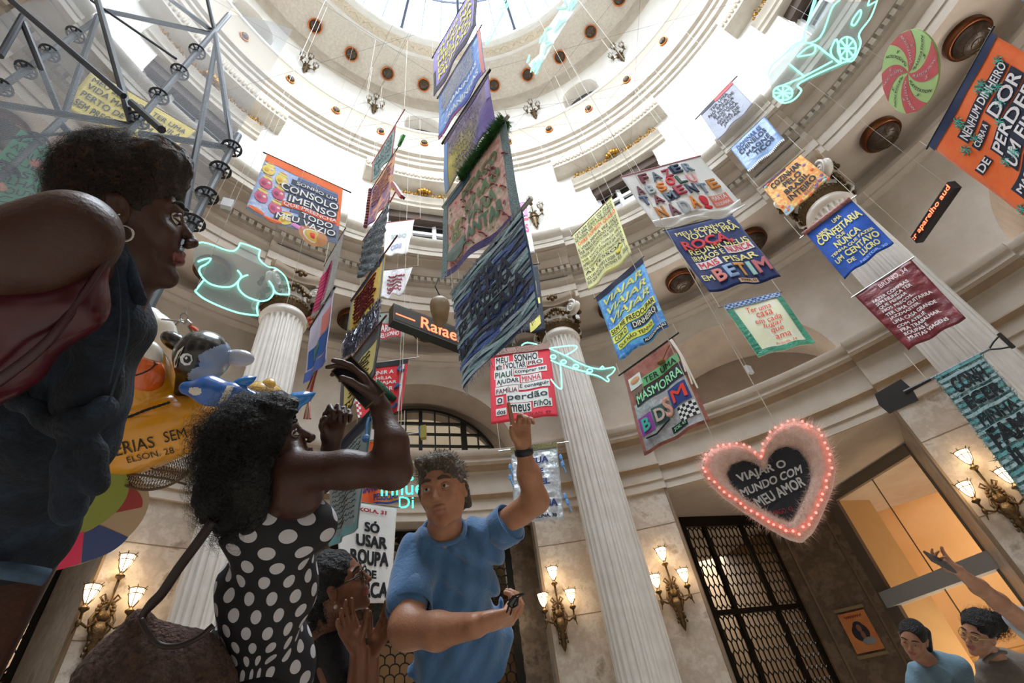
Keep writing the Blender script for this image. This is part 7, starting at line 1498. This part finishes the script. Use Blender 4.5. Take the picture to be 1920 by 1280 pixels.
Fh.ell(H.P(0, .112, -.02), (.075, .07, .088), H.M, k=.01, op='sub'); Fh.wave(lambda X, Y, Z: .006*np.sin(70*X+3*np.sin(40*Z))*np.sin(75*Z+2*np.sin(50*Y))+.004*np.sin(120*Y+60*X))
hair = Fh.build('hair', bh, t, it=1)
cc_ = at(458, 880, 1.35)
frizz(cc_, np.array([.112, .18, .115]), CM, 2600, .036, .0012, 5, curl=.7, name='hair_curls', m=bh, parent=hair, seg=12, turn=2.2, down=-UP*.5, keep=lambda q: q[0] < .05)
frizz(H.P(0, -.035, .05), np.array([.1, .115, .098]), H.M, 1500, .05, .0011, 6, curl=.8, name='hair_curls', m=bh, parent=hair, seg=12, turn=2.4, keep=lambda q: q[1] < .05 or q[2] > .06)
# dress with dots measured on the cloth
dm = bpy.data.materials.new('polka_dot'); dm.use_nodes = True; nt = dm.node_tree; b_ = nt.nodes['Principled BSDF']; b_.inputs['Roughness'].default_value = .75
att = nt.nodes.new('ShaderNodeAttribute'); att.attribute_name = 'cloth'; sp = nt.nodes.new('ShaderNodeSeparateXYZ'); nt.links.new(att.outputs['Vector'], sp.inputs[0])
def mth(op, a, b=None, c=None):
    n = nt.nodes.new('ShaderNodeMath'); n.operation = op
    for i, v in enumerate((a, b, c)):
        if v is None: continue
        if isinstance(v, (int, float)): n.inputs[i].default_value = v
        else: nt.links.new(v, n.inputs[i])
    return n.outputs[0]
gy = mth('MULTIPLY', sp.outputs[1], 1/.046); row = mth('FLOOR', gy); gx = mth('ADD', mth('MULTIPLY', sp.outputs[0], 1/.07), mth('ADD', mth('MULTIPLY', mth('MODULO', mth('ABSOLUTE', row), 2), .5), mth('MULTIPLY', mth('SINE', mth('MULTIPLY', row, 2.3)), .08)))
fx = mth('MULTIPLY', mth('SUBTRACT', mth('FRACT', gx), .5), .07); fy = mth('MULTIPLY', mth('SUBTRACT', mth('FRACT', gy), .5), .046)
dd_ = mth('SQRT', mth('ADD', mth('MULTIPLY', fx, fx), mth('MULTIPLY', mth('MULTIPLY', fy, fy), .8))); isd = mth('LESS_THAN', dd_, .0165)
mxc = nt.nodes.new('ShaderNodeMix'); mxc.data_type = 'RGBA'; nt.links.new(isd, mxc.inputs[0]); mxc.inputs[6].default_value = srgb('#121118'); mxc.inputs[7].default_value = srgb('#bfbcc2'); nt.links.new(mxc.outputs[2], b_.inputs['Base Color'])
Fd = field_for([at(340, 1300, 1.4), at(640, 940, 1.5), at(660, 1300, 1.2), at(380, 960, 1.25)], .14, .008); Fd.lo[2] = Fd.lo[2]
bt, wt, ht = at(520, 990, 1.38), at(500, 1110, 1.42), at(478, 1270, 1.48); axB = frame(C3(.3, .1, -1), nrm(at(520, 990, 1.38)-at(490, 1230, 1.46)))
Fd.ell(bt, (.128, .105, .13), axB, k=.05); Fd.ell(wt, (.135, .11, .18), axB, k=.06); Fd.ell(ht, (.17, .145, .22), axB, k=.07); Fd.cap(at(455, 985, 1.32), at(585, 985, 1.38), .06, .066, k=.04)
nn_ = nrm(bt-wt); Fd.plane(at(520, 960, 1.37), nrm(nn_+C3(-.15, 0, .1)), 0); Fd.wave(fold(.003, ((C3(1, .2, 0), 45, 1), (C3(.7, .7, 0), 30, 1))))
dr = Fd.build('dress', dm, t, it=2); co = np.array([v.co[:] for v in dr.data.vertices]); Lc = (co-wt)@axB; U_ = np.stack([np.arctan2(Lc[:, 0], -Lc[:, 1]*-1)*.135, Lc[:, 2], 0*Lc[:, 0]], 1)
aa = dr.data.attributes.new('cloth', 'FLOAT_VECTOR', 'POINT'); aa.data.foreach_set('vector', U_.astype(np.float32).ravel())
m = MB()
for a_, b__ in ((at(497, 962, 1.27), at(512, 862, 1.28)), (at(592, 955, 1.34), at(575, 880, 1.33))): m.tube([a_, (a_+b__)/2-FW*.01, b__], .006, n=6)
m.build('strap', mat('strap_dark', '#1d1a20', .8), dr)
skt = Field((ht[0]-.4, ht[1]-.4, FL), (ht[0]+.4, ht[1]+.4, ht[2]), .02); skt.cap(ht-ZV*.1, np.array([ht[0], ht[1]+.05, FL+.35]), .17, .26, k=.03); skt.plane((0, 0, FL+.32), (0, 0, -1)); sk_ = skt.build('skirt', mat('skirt_black', '#121118', .8), t)
for q in (-1, 1): m = MB(); m.tube([(ht[0]+q*.08, ht[1]+.03, FL+.4), (ht[0]+q*.08, ht[1]+.05, FL+.06)], [.05, .035], n=12); m.build('leg', skB, t, smooth=True)
shoes(ht[0], ht[1]+.05, t, mat('sandal', '#5a4030', .6), .08, 1)
# phone in her hand
pc = at(672, 716, 1.31); g = empty('phone', pc, 'dark smartphone with gold edge raised by the woman in the dotted dress', 'phone'); a = nrm(at(696, 743, 1.31)-at(652, 695, 1.33)); b = nrm(np.cross(a, C3(-.45, .1, .85))); c = np.cross(a, b)
m = MB(); m.box(pc, a*.072, b*.034, c*.0045); bm_o = m.build('case', mat('phone_gold', '#6b5638', .35, .6), g); m = MB(); m.box(pc+c*(.0052 if c@(CAM-pc) > 0 else -.0052), a*.068, b*.031, c*.0008); m.build('screen', mat('phone_glass', '#0e1118', .1), g)
# woven shoulder bag
g = empty('shoulder_bag', at(290, 1240, 1.25), 'brown crocheted shoulder bag hanging beside the polka-dot dress', 'bag')
Fb = field_for([at(160, 1320, 1.4), at(420, 1130, 1.2), at(400, 1320, 1.1)], .1, .008)
Fb.cap(at(262, 1165, 1.25), at(235, 1260, 1.25), .03, .09, k=.04); Fb.cap(at(240, 1270, 1.25), at(330, 1290, 1.25), .11, .12, k=.05); Fb.cap(at(300, 1215, 1.25), at(360, 1225, 1.27), .05, .045, k=.05); Fb.cap(at(250, 1330, 1.25), at(340, 1340, 1.25), .13, .13, k=.05)
Fb.wave(lambda X, Y, Z: .0035*np.sin(230*(X*RT[0]+Y*RT[1]+Z*RT[2]))*np.sin(210*(X*UP[0]+Y*UP[1]+Z*UP[2])))
Fb.build('body', mat('crochet_brown', '#4a322b', .9, noise='#725446', nscale=60, bump=1.5, bscale=110), g, it=1)
m = MB(); st = smooth_path([at(400, 975, 1.24), at(372, 1015, 1.24), at(335, 1065, 1.24), at(305, 1110, 1.24), at(284, 1132, 1.24), at(270, 1150, 1.24), at(262, 1172, 1.24)], 4); m.tube(st, [.013]*(len(st)-8)+[.012, .011, .01, .009, .009, .01, .012, .014], n=8)
m.tube(smooth_path([at(264, 1160, 1.2), at(276, 1185, 1.19), at(300, 1208, 1.19), at(335, 1210, 1.19), at(372, 1195, 1.2), at(400, 1172, 1.22)], 5), .007, n=7); m.build('strap', mat('strap_leather', '#2a1b17', .5), g, smooth=True)
# ---------------------------------------------------------------- woman in denim, very near at the left
skA = skin('brown', '#412419', '#351c14'); hA = at(232, 412, .84); fA = C3(.78, .0, .62); uA = C3(.03, .98, .18)
t = empty('person', (hA[0]-.1, hA[1], FL), 'woman with short curly dark hair and hoop earring in a denim outfit, looking up', 'person')
F1 = field_for([at(-110, 620, .85), at(380, 300, .95), at(380, 560, .7), at(-60, 350, .6)], .05, .0042)
nA = at(188, 548, .84); H = Head(F1, hA, fA, uA, .94, nA, .046, fem=True)
F1.cap(at(228, 490, .82), nA, .045, .05, k=.03); F1.cap(nA, at(140, 640, .9), .06, .07, k=.04)
F1.cap(at(140, 432, .66), at(60, 475, .64), .05, .055, k=.05); F1.cap(at(60, 480, .64), at(-120, 585, .64), .055, .054, k=.04); F1.cap(at(135, 440, .66), at(130, 540, .8), .045, .06, k=.03)
F1.build('body', [skA, mat('lip_brown', '#6e3733', .4)], t, it=1, mi=lambda c: H.lips(c))
H.eyes(t, '#1c100a', (0, .5), '#120c08', lid=skA)
hr = mat('hair_darkbrown', '#2a1810', .65, noise=('#1a0f0a', '#54321f'), nscale=45, bump=1.2, bscale=90)
Fh = field_for([H.P(-.14, -.16, -.1), H.P(.14, .14, .18)], .03, .006)
Fh.ell(H.P(0, -.012, .05), np.array([.098, .094, .098])*.88, H.M, k=.02); Fh.cap(H.P(-.05, .055, .1), H.P(.05, .055, .1), .045, .045, k=.03); Fh.ell(H.P(0, -.055, -.02), np.array([.068, .045, .07])*.88, H.M, k=.03)
Fh.ell(H.P(0, .118, -.03), np.array([.09, .085, .105])*.88, H.M, k=.01, op='sub')
for q in (-1, 1): Fh.ell(H.P(q*.09, .02, -.035), np.array([.03, .045, .055])*.88, H.M, k=.008, op='sub')
Fh.wave(lambda X, Y, Z: .0045*np.sin(120*X+3*np.sin(60*Z))*np.sin(130*Z+2*np.sin(80*Y))); hair = Fh.build('hair', hr, t, it=1)
frizz(H.P(0, -.01, .052), np.array([.098, .094, .1])*.88, H.M, 7500, .02, .0007, 11, curl=1.1, keep=lambda q: (q[1] < .04 or q[2] > .05) and not (q[1] > -.03 and q[2] < -.03), name='hair_curls', m=hr, parent=hair, seg=8, turn=1.6)
m = MB(); e0 = H.P(-.085, -.002, -.052) if (H.P(-.085, 0, 0)-H.P(.085, 0, 0))@(CAM-H.c) > 0 else H.P(.085, -.002, -.052)
m.tube([e0+RT*.013*cos(a)+UP*.013*sin(a)*.95+FW*.006*cos(a) for a in np.linspace(0, 2*PI, 21)[:-1]], .0022, n=6, closed=True); m.ball(e0+UP*.03-RT*.005, .002); m.build('hoop_earring', mat('silver', '#b9b6b2', .25, .9), t, smooth=True)
den = mat('denim_dark', '#121b28', .9, noise=('#0b121c', '#182333', '#283a4c'), nscale=7, bump=.5, bscale=120, sheen=0)
Fs = field_for([at(-160, 1130, .95), at(290, 440, 1.0), at(280, 1130, .75), at(-160, 520, .7)], .1, .0085)
Fs.cap(at(160, 600, .88), at(90, 640, .9), .1, .13, k=.05); Fs.cap(at(205, 590, .84), at(165, 680, .86), .035, .055, k=.03); Fs.cap(at(170, 520, .86), at(120, 600, .88), .07, .1, k=.04); Fs.cap(at(85, 640, .9), at(72, 790, .9), .13, .112, k=.06); Fs.cap(at(72, 790, .9), at(-12, 960, .92), .112, .13, k=.06); Fs.cap(at(-12, 960, .92), at(-10, 1040, .92), .115, .085, k=.04); Fs.cap(at(185, 590, .84), at(205, 500, .82), .05, .04, k=.03); Fs.cap(at(182, 640, .84), at(160, 760, .84), .042, .042, k=.04)
Fs.cap(at(196, 500, .765), at(205, 620, .78), .04, .045, k=.03); Fs.cap(at(200, 620, .78), at(165, 760, .8), .04, .04, k=.03); Fs.wave(fold(.0045, ((C3(.9, .4, 0), 48, 1), (C3(.5, -.8, 0), 36, 1.2))))
Fs.plane(at(50, 1085, .92), nrm(-UP+.12*RT), 0); shirt = Fs.build('denim_dress', den, t, it=2)
def slab(name, poly, d, th, m_, parent, bulge=.0):
    P = [at(x, y, dd) for (x, y), dd in zip(poly, d if hasattr(d, '__len__') else [d]*len(poly))]; c_ = np.mean(P, 0); n_ = -FW; K = len(P)
    V = [c_+n_*(th+bulge)]+[p*.7+c_*.3+n_*(th+bulge*.8) for p in P]+[p+n_*th*.3 for p in P]+[p-n_*th*.5 for p in P]+[c_-n_*th]
    F = []
    for k in range(K): k2 = (k+1) % K; F += [(0, 1+k, 1+k2), (1+k, 1+K+k, 1+K+k2, 1+k2), (1+K+k, 1+2*K+k, 1+2*K+k2, 1+K+k2), (1+2*K+k, 3*K+1, 1+2*K+k2)]
    return mesh(name, V, F, m_, parent, smooth=True)
slab('collar', [(213, 452), (232, 455), (250, 490), (262, 525), (275, 560), (270, 573), (250, 570), (248, 545), (235, 510), (222, 480)], .775, .006, den, shirt)
m = MB(); m.tube(smooth_path([at(240, 575, .745), at(240, 630, .745), at(222, 700, .755), at(190, 790, .765), at(150, 860, .78)], 4), .0018, n=5); m.tube(smooth_path([at(215, 480, .73), at(226, 560, .735), at(222, 640, .74), at(205, 720, .75)], 4), .0012, n=5); m.build('seam', mat('denim_seam', '#26333f', .9), shirt)
Fk = field_for([at(60, 1010, .72), at(230, 740, .8), at(230, 1010, .72)], .05, .006); kt = at(148, 795, .755)
Fk.ell(kt, (.028, .024, .022), CM, k=.015); Fk.cap(kt, at(190, 765, .765), .014, .02, k=.015); Fk.cap(kt, at(110, 800, .76), .014, .02, k=.015); Fk.cap(kt, at(140, 870, .75), .014, .022, k=.015); Fk.cap(at(140, 870, .75), at(128, 950, .75), .022, .026, k=.02); Fk.cap(kt, at(170, 850, .752), .012, .018, k=.01); Fk.cap(at(170, 850, .752), at(174, 905, .752), .018, .02, k=.01); Fk.cap(at(110, 800, .76), at(30, 745, .77), .016, .016, k=.01); Fk.wave(fold(.003, ((C3(1, 0, 0), 120, 1),)))
Fk.build('belt_tie', den, shirt, it=1)
m = MB(); m.tube(smooth_path([at(-60, 1062, .83), at(0, 1068, .825), at(50, 1075, .825), at(88, 1082, .84)], 4), .014, n=8); m.build('rolled_hem', mat('denim_light', '#2a3d52', .85, noise='#40586f', nscale=25), shirt, smooth=True)
Fl = Field(at(10, 1100, .95)*np.array([1, 1, 0])+np.array([-.3, -.3, FL]), at(10, 1100, .95)+.3, .012); th_ = at(5, 1090, .93)
Fl.cap(th_+UP*.04, np.array([th_[0]-.02, th_[1], FL+.55]), .085, .06, k=.02); Fl.cap(np.array([th_[0]-.02, th_[1], FL+.55]), np.array([th_[0], th_[1], FL+.08]), .055, .04, k=.02); Fl.cap(th_+UP*.04-RT*.14, np.array([th_[0]-.18, th_[1]-.04, FL+.08]), .085, .04, k=.02); Fl.build('leg', skA, t); shoes(th_[0]-.09, th_[1]-.02, t, mat('shoe_dark', '#2a2522', .6), .09)
g = empty('leather_bag', at(60, 600, .62), 'glossy burgundy leather bag tucked under the near arm of the denim-clad woman', 'bag')
Fb = field_for([at(-120, 780, .6), at(240, 440, .72), at(100, 740, .6)], .05, .006)
Fb.cap(at(214, 462, .69), at(130, 580, .66), .008, .03, k=.02); Fb.cap(at(130, 575, .66), at(20, 650, .64), .028, .05, k=.04); Fb.cap(at(120, 530, .66), at(-20, 590, .64), .02, .04, k=.03); Fb.cap(at(40, 610, .64), at(-110, 700, .62), .05, .07, k=.03); Fb.cap(at(200, 470, .69), at(60, 560, .66), .012, .03, k=.02)
Fb.wave(fold(.004, ((C3(.5, .85, 0), 70, 1), (C3(.8, .3, 0), 50, .8)))); Fb.build('body', mat('leather_burgundy', '#4a0f1b', .24, noise='#320a13', nscale=8, spec=.5), g, it=2)
m = MB(); m.tube(smooth_path([at(217, 448, .68), at(196, 490, .665), at(150, 560, .64), at(90, 640, .61), at(0, 712, .585), at(-60, 745, .58)], 5), [.003+.0002*k for k in range(26)], n=7); m.build('strap', mat('leather_edge', '#34141a', .3), g, smooth=True)
# ---------------------------------------------------------------- woman with glasses behind, clapping
skC = skin('warm', '#80513a', '#6f442f'); hC = at(637, 1092, 1.95); fC = C3(.9, .33, .12); uC = C3(-.35, .92, .1)
t = empty('person', (hC[0], hC[1], FL), 'dark-haired woman with glasses and pearl earring in a black T-shirt, hands together', 'person')
F1 = field_for([at(575, 1300, 2.05), at(740, 1040, 2.0), at(740, 1300, 1.8), at(600, 1030, 1.8)], .06, .005)
nC = at(612, 1185, 2.0); H = Head(F1, hC, fC, uC, 1.05, nC, .055, mouth=.003, fem=True); F1.cap(nC, at(605, 1230, 2.02), .07, .09, k=.04)
F1.cap(at(612, 1235, 1.95), at(640, 1310, 1.85), .05, .045, k=.03); F1.cap(at(668, 1320, 1.75), at(672, 1222, 1.8), .04, .03, k=.02); hand(F1, at(670, 1212, 1.8), C3(-.45, .85, .1), C3(.6, .2, -.6), 1.0, side=1, curl=(.25, .3, .35, .4), thumb=(.4, .2))
F1.cap(at(690, 1320, 1.78), at(697, 1228, 1.84), .04, .028, k=.02); hand(F1, at(699, 1218, 1.84), C3(.45, .85, .05), C3(-.6, .2, -.6), 1.02, side=-1, curl=(.12, .15, .2, .25), thumb=(.3, .1))
F1.build('body', [skC, mat('lip_pink', '#94504a', .4)], t, it=1, mi=lambda c: H.lips(c, 0, 1, .003)); H.eyes(t, '#20140c', (0, .4), '#15100c', lid=skC)
Fh = field_for([at(580, 1250, 2.1), at(690, 1010, 1.85), at(690, 1250, 1.85)], .05, .006); Fh.ell(H.P(0, -.028, .04), np.array([.088, .105, .092])*1.05, H.M, k=.02); Fh.cap(at(612, 1095, 1.98), at(598, 1180, 1.98), .06, .04, k=.03); Fh.cap(at(605, 1130, 1.93), at(612, 1160, 1.93), .03, .02, k=.02); Fh.ell(H.P(0, .108, -.02), np.array([.075, .07, .09])*1.05, H.M, k=.008, op='sub')
Fh.wave(lambda X, Y, Z: .004*np.sin(90*X+3*np.sin(40*Z))*np.sin(95*Z)); hair = Fh.build('hair', bh, t, it=1); frizz(at(606, 1120, 1.96), np.array([.06, .11, .07]), CM, 500, .05, .0012, 15, curl=.8, name='hair_curls', m=bh, parent=hair, seg=10, turn=2, down=-UP*.4)
def spectacles(H, parent, col, side=1, r=.022, name='glasses'):
    m = MB()
    for q in (-1, 1):
        m.tube([H.P(q*.031+r*1.05*cos(a), .098-.006*abs(cos(a)), .002+r*.85*sin(a)) for a in np.linspace(0, 2*PI, 19)[:-1]], .0022*H.s, n=6, closed=True); m.tube([H.P(q*.054, .094, .008), H.P(q*.076, .04, .008), H.P(q*.08, -.01, .004)], .0026*H.s, n=6)
    m.tube([H.P(-.009, .1, .006), H.P(0, .103, .009), H.P(.009, .1, .006)], .002*H.s, n=5); m.build(name, mat('spectacle_'+col[1:], col, .3), parent, smooth=True)
spectacles(H, t, '#17120f'); m = MB(); q_ = 1 if (H.P(.08, 0, 0)-H.P(-.08, 0, 0))@(CAM-H.c) > 0 else -1; e0 = H.P(q_*.083, -.006, -.04); m.ball(e0, .004); m.ball(e0-UP*.018, (.007, .007, .01), M=CM, m=1); m.build('pearl_earring', [gold, mat('pearl', '#d8d0c4', .2)], t, smooth=True)
blk = mat('tshirt_black', '#131217', .9, noise='#1a191f', nscale=8, bump=.3, bscale=60); Fs = field_for([at(560, 1330, 2.1), at(690, 1150, 2.0), at(700, 1330, 1.8)], .12, .008)
Fs.cap(at(600, 1215, 2.02), at(595, 1330, 2.05), .12, .15, k=.05); Fs.cap(at(625, 1205, 1.96), at(645, 1262, 1.88), .07, .066, k=.04); Fs.cap(at(585, 1200, 2.0), at(640, 1205, 2.05), .06, .06, k=.04); Fs.wave(fold(.003, ((C3(.6, .8, 0), 50, 1),))); Fs.build('t_shirt', blk, t, it=2)
def lower(c, parent, m_, r=.14, gap=.1, dr=0):
    Ft = Field((c[0]-.35, c[1]-.35, FL), (c[0]+.35, c[1]+.35, c[2]+.05), .022); Ft.cap(c-ZV*.03, c-ZV*.15, r, r, k=.04)
    for q in (-1, 1): Ft.cap(c-ZV*.15+np.array([q*gap*.8, 0, 0]), np.array([c[0]+q*gap, c[1], FL+.08]), r*.6, .055, k=.05)
    Ft.build('trousers', m_, parent); shoes(c[0], c[1], parent, mat('shoe_dark', '#2a2522', .6), gap)
lower(at(595, 1335, 2.05), t, dk)
# ---------------------------------------------------------------- three visitors at the lower right
skF = skin('fair', '#a87b63', '#966a53')
def visitor(label, hd, d, fw_, up_, skn, hairm, top, neckp, sc=1.1):
    c = at(hd[0], hd[1], d); t = empty('person', (c[0], c[1], FL), label, 'person'); return c, t
c, t = visitor('woman with dark ponytail in a pale blue T-shirt at the lower right', (1712, 1197), 3.95, None, None, None, None, None, None)
F1 = field_for([at(1680, 1300, 4.0), at(1860, 1150, 4.1), at(1840, 1300, 3.8)], .3, .009); H = Head(F1, c, C3(-.75, -.1, -.62), C3(-.12, .97, .05), 1.12, at(1737, 1240, 4.0), .055, fem=True); F1.cap(at(1737, 1240, 4.0), at(1750, 1290, 4.02), .07, .12, k=.05)
F1.cap(at(1800, 1265, 4.0), at(1822, 1320, 3.95), .05, .045, k=.03); F1.build('body', [skF, mat('lip_pink', '#94504a')], t, mi=lambda c_: H.lips(c_)); H.eyes(t, '#20140c', (0, 0), '#1c140f', lid=skF, open_=.006)
Fh = field_for([at(1680, 1260, 4.2), at(1770, 1150, 4.0), at(1760, 1260, 3.8)], .25, .009); Fh.ell(H.P(0, -.022, .035), np.array([.083, .104, .09])*1.12, H.M, k=.02); Fh.cap(at(1733, 1185, 4.05), at(1741, 1215, 4.1), .045, .03, k=.03); Fh.ell(H.P(0, .105, -.004), np.array([.082, .076, .1])*1.12, H.M, k=.008, op='sub')
for q in (-1, 1): Fh.ell(H.P(q*.09, .03, -.03), np.array([.03, .04, .05])*1.1, H.M, k=.006, op='sub')
Fh.build('hair', bh, t, it=1)
pb = mat('tshirt_paleblue', '#6d8798', .9, noise='#627b8b', nscale=8, bump=.3, bscale=60); Fs = field_for([at(1680, 1340, 4.2), at(1860, 1200, 4.2), at(1860, 1340, 3.8)], .15, .012); Fs.cap(at(1762, 1262, 4.05), at(1765, 1340, 4.08), .17, .2, k=.05); Fs.cap(at(1725, 1262, 4.0), at(1795, 1252, 4.05), .08, .1, k=.05); Fs.ell(at(1752, 1272, 3.95), .13, k=.05); Fs.cap(at(1795, 1255, 4.02), at(1810, 1285, 3.98), .085, .08, k=.04); Fs.cap(at(1722, 1262, 3.98), at(1716, 1290, 3.95), .07, .07, k=.04); Fs.wave(fold(.004, ((C3(.6, .8, 0), 40, 1),))); Fs.build('t_shirt', pb, t, it=2); lower(at(1765, 1350, 4.08), t, dk, .17, .11)
c, t = visitor('smiling woman with dark curly updo and glasses in a grey-brown shirt, lower right', (1834, 1187), 3.45, None, None, None, None, None, None)
F1 = field_for([at(1800, 1300, 3.5), at(1960, 1140, 3.6), at(1930, 1300, 3.3)], .3, .009); H = Head(F1, c, C3(-.92, -.02, -.3), C3(-.08, .98, .05), 1.12, at(1862, 1232, 3.5), .055, mouth=.003, fem=True); F1.cap(at(1862, 1232, 3.5), at(1880, 1280, 3.52), .07, .1, k=.05); F1.build('body', [skF, mat('lip_pink', '#94504a')], t, mi=lambda c_: H.lips(c_, 0, 1, .003)); H.eyes(t, '#20140c', (0, 0), '#1c140f', lid=skF, open_=.006); spectacles(H, t, '#a88a4c')
Fh = field_for([at(1800, 1240, 3.7), at(1900, 1130, 3.5), at(1890, 1240, 3.3)], .25, .009); Fh.ell(H.P(0, -.03, .05), np.array([.09, .105, .095])*1.12, H.M, k=.02); Fh.ell(at(1868, 1165, 3.5), (.07, .06, .07), CM, k=.03); Fh.ell(H.P(0, .112, -.012), np.array([.084, .078, .104])*1.12, H.M, k=.008, op='sub'); Fh.wave(lambda X, Y, Z: .009*np.sin(60*X+3*np.sin(30*Z))*np.sin(65*Z+2*np.sin(40*Y))); hair = Fh.build('hair', bh, t, it=1)
frizz(at(1853, 1168, 3.48), np.array([.12, .07, .09]), CM, 500, .05, .0018, 21, curl=.9, name='hair_curls', m=bh, parent=hair, seg=9, turn=1.6)
gbm = mat('shirt_greybrown', '#6f675f', .9, noise='#625a53', nscale=8, bump=.3, bscale=60); Fs = field_for([at(1830, 1340, 3.7), at(1990, 1200, 3.7), at(1960, 1340, 3.3)], .15, .011); Fs.cap(at(1893, 1265, 3.55), at(1905, 1340, 3.6), .17, .19, k=.05); Fs.cap(at(1862, 1250, 3.48), at(1925, 1255, 3.6), .07, .1, k=.05); Fs.ell(at(1882, 1270, 3.44), .13, k=.05); Fs.cap(at(1850, 1255, 3.45), at(1855, 1330, 3.4), .06, .08, k=.04); Fs.wave(fold(.004, ((C3(.6, .8, 0), 40, 1),))); sh_ = Fs.build('shirt', gbm, t, it=2)
m = MB(); m.tube(smooth_path([at(1846, 1240, 3.38), at(1856, 1232, 3.4), at(1872, 1222, 3.45), at(1885, 1222, 3.5)], 4), .014, n=7); m.build('collar', gbm, sh_, smooth=True); lower(at(1905, 1350, 3.6), t, dk, .16, .11)
# person at the right edge, arm raised with a phone
c = at(1985, 1120, 2.75); t = empty('person', (c[0], c[1], FL), 'person in a white T-shirt at the right edge, tattooed arm stretched out with a phone', 'person')
F1 = field_for([at(1740, 1060, 2.7), at(2080, 1020, 2.9), at(2060, 1300, 2.7), at(1760, 1030, 2.6)], .15, .0075); H = Head(F1, at(2010, 1060, 2.8), C3(-.85, .3, .1), C3(-.2, .95, 0), 1.05, at(2015, 1145, 2.85), .06); F1.cap(at(2015, 1145, 2.85), at(2010, 1200, 2.85), .08, .12, k=.05)
F1.cap(at(1935, 1178, 2.78), at(1872, 1128, 2.7), .052, .045, k=.03); F1.cap(at(1872, 1128, 2.7), at(1835, 1100, 2.68), .045, .04, k=.03); F1.cap(at(1835, 1100, 2.68), at(1796, 1070, 2.66), .04, .026, k=.03); hand(F1, at(1792, 1066, 2.66), C3(-.93, .3, 0), C3(.2, .6, -.4), 1.0, side=1, curl=(.35, .5, .6, .6), thumb=(.5, .4))
F1.build('body', [skF, mat('lip_pink', '#94504a')], t, mi=lambda c_: H.lips(c_)); H.eyes(t, '#20140c', (0, 0), '#1c140f', lid=skF, open_=.006); Fh = field_for([H.P(-.12, -.14, -.1), H.P(.12, .1, .15)], .04, .01); Fh.ell(H.P(0, -.03, .04), (.09, .105, .095), H.M, k=.02); Fh.ell(H.P(0, .105, -.02), (.075, .07, .088), H.M, k=.008, op='sub'); Fh.build('hair', bh, t)
m = MB(); tp = [at(1812+3*cos(a)*1.6, 1088+4*sin(a), 2.62) for a in np.linspace(0, 2*PI, 9)[:-1]]
wt_ = mat('tshirt_white', '#b9bec8', .9, noise='#a9aeba', nscale=8, bump=.3, bscale=60); Fs = field_for([at(1860, 1330, 2.9), at(2100, 1080, 3.0), at(2080, 1330, 2.7)], .15, .011); Fs.cap(at(1960, 1190, 2.82), at(1905, 1150, 2.75), .1, .082, k=.04); Fs.cap(at(2005, 1200, 2.88), at(2010, 1340, 2.9), .16, .19, k=.06); Fs.cap(at(1960, 1185, 2.84), at(2050, 1190, 2.9), .09, .09, k=.05); Fs.wave(fold(.004, ((C3(.6, .8, 0), 40, 1),))); Fs.build('t_shirt', wt_, t, it=2); lower(at(2010, 1350, 2.9), t, dk, .17, .11)
pc = at(1762, 1053, 2.6); g = empty('phone', pc, 'phone held out in the raised hand at the lower right', 'phone'); a = nrm(at(1778, 1062, 2.6)-at(1742, 1044, 2.6)); b = nrm(np.cross(a, C3(.1, .9, -.3))); c = np.cross(a, b); m = MB(); m.box(pc, a*.072, b*.036, c*.005); m.build('case', mat('phone_silver', '#4a4c50', .3, .6), g); m = MB(); m.box(pc+c*.006, a*.068, b*.033, c*.001); m.build('screen', mat('phone_glass', '#0e1118', .1), g)
# ================================================================ light
w = bpy.data.worlds.new('world'); SC.world = w; w.use_nodes = True
bg = w.node_tree.nodes['Background']; bg.inputs[0].default_value = (.86, .93, 1, 1); bg.inputs[1].default_value = 20
pl = bpy.data.lights.new('skylight_portal', 'AREA'); pl.shape = 'DISK'; pl.size = 12.4; pl.cycles.is_portal = True
po = bpy.data.objects.new('skylight_portal', pl); COL.objects.link(po); po.location = (0, 0, 24.45)
SC.view_settings.view_transform = 'Standard'; SC.view_settings.look = 'None'; SC.view_settings.gamma = 1; SC.view_settings.use_curve_mapping = False
SC.view_settings.exposure = 0.28
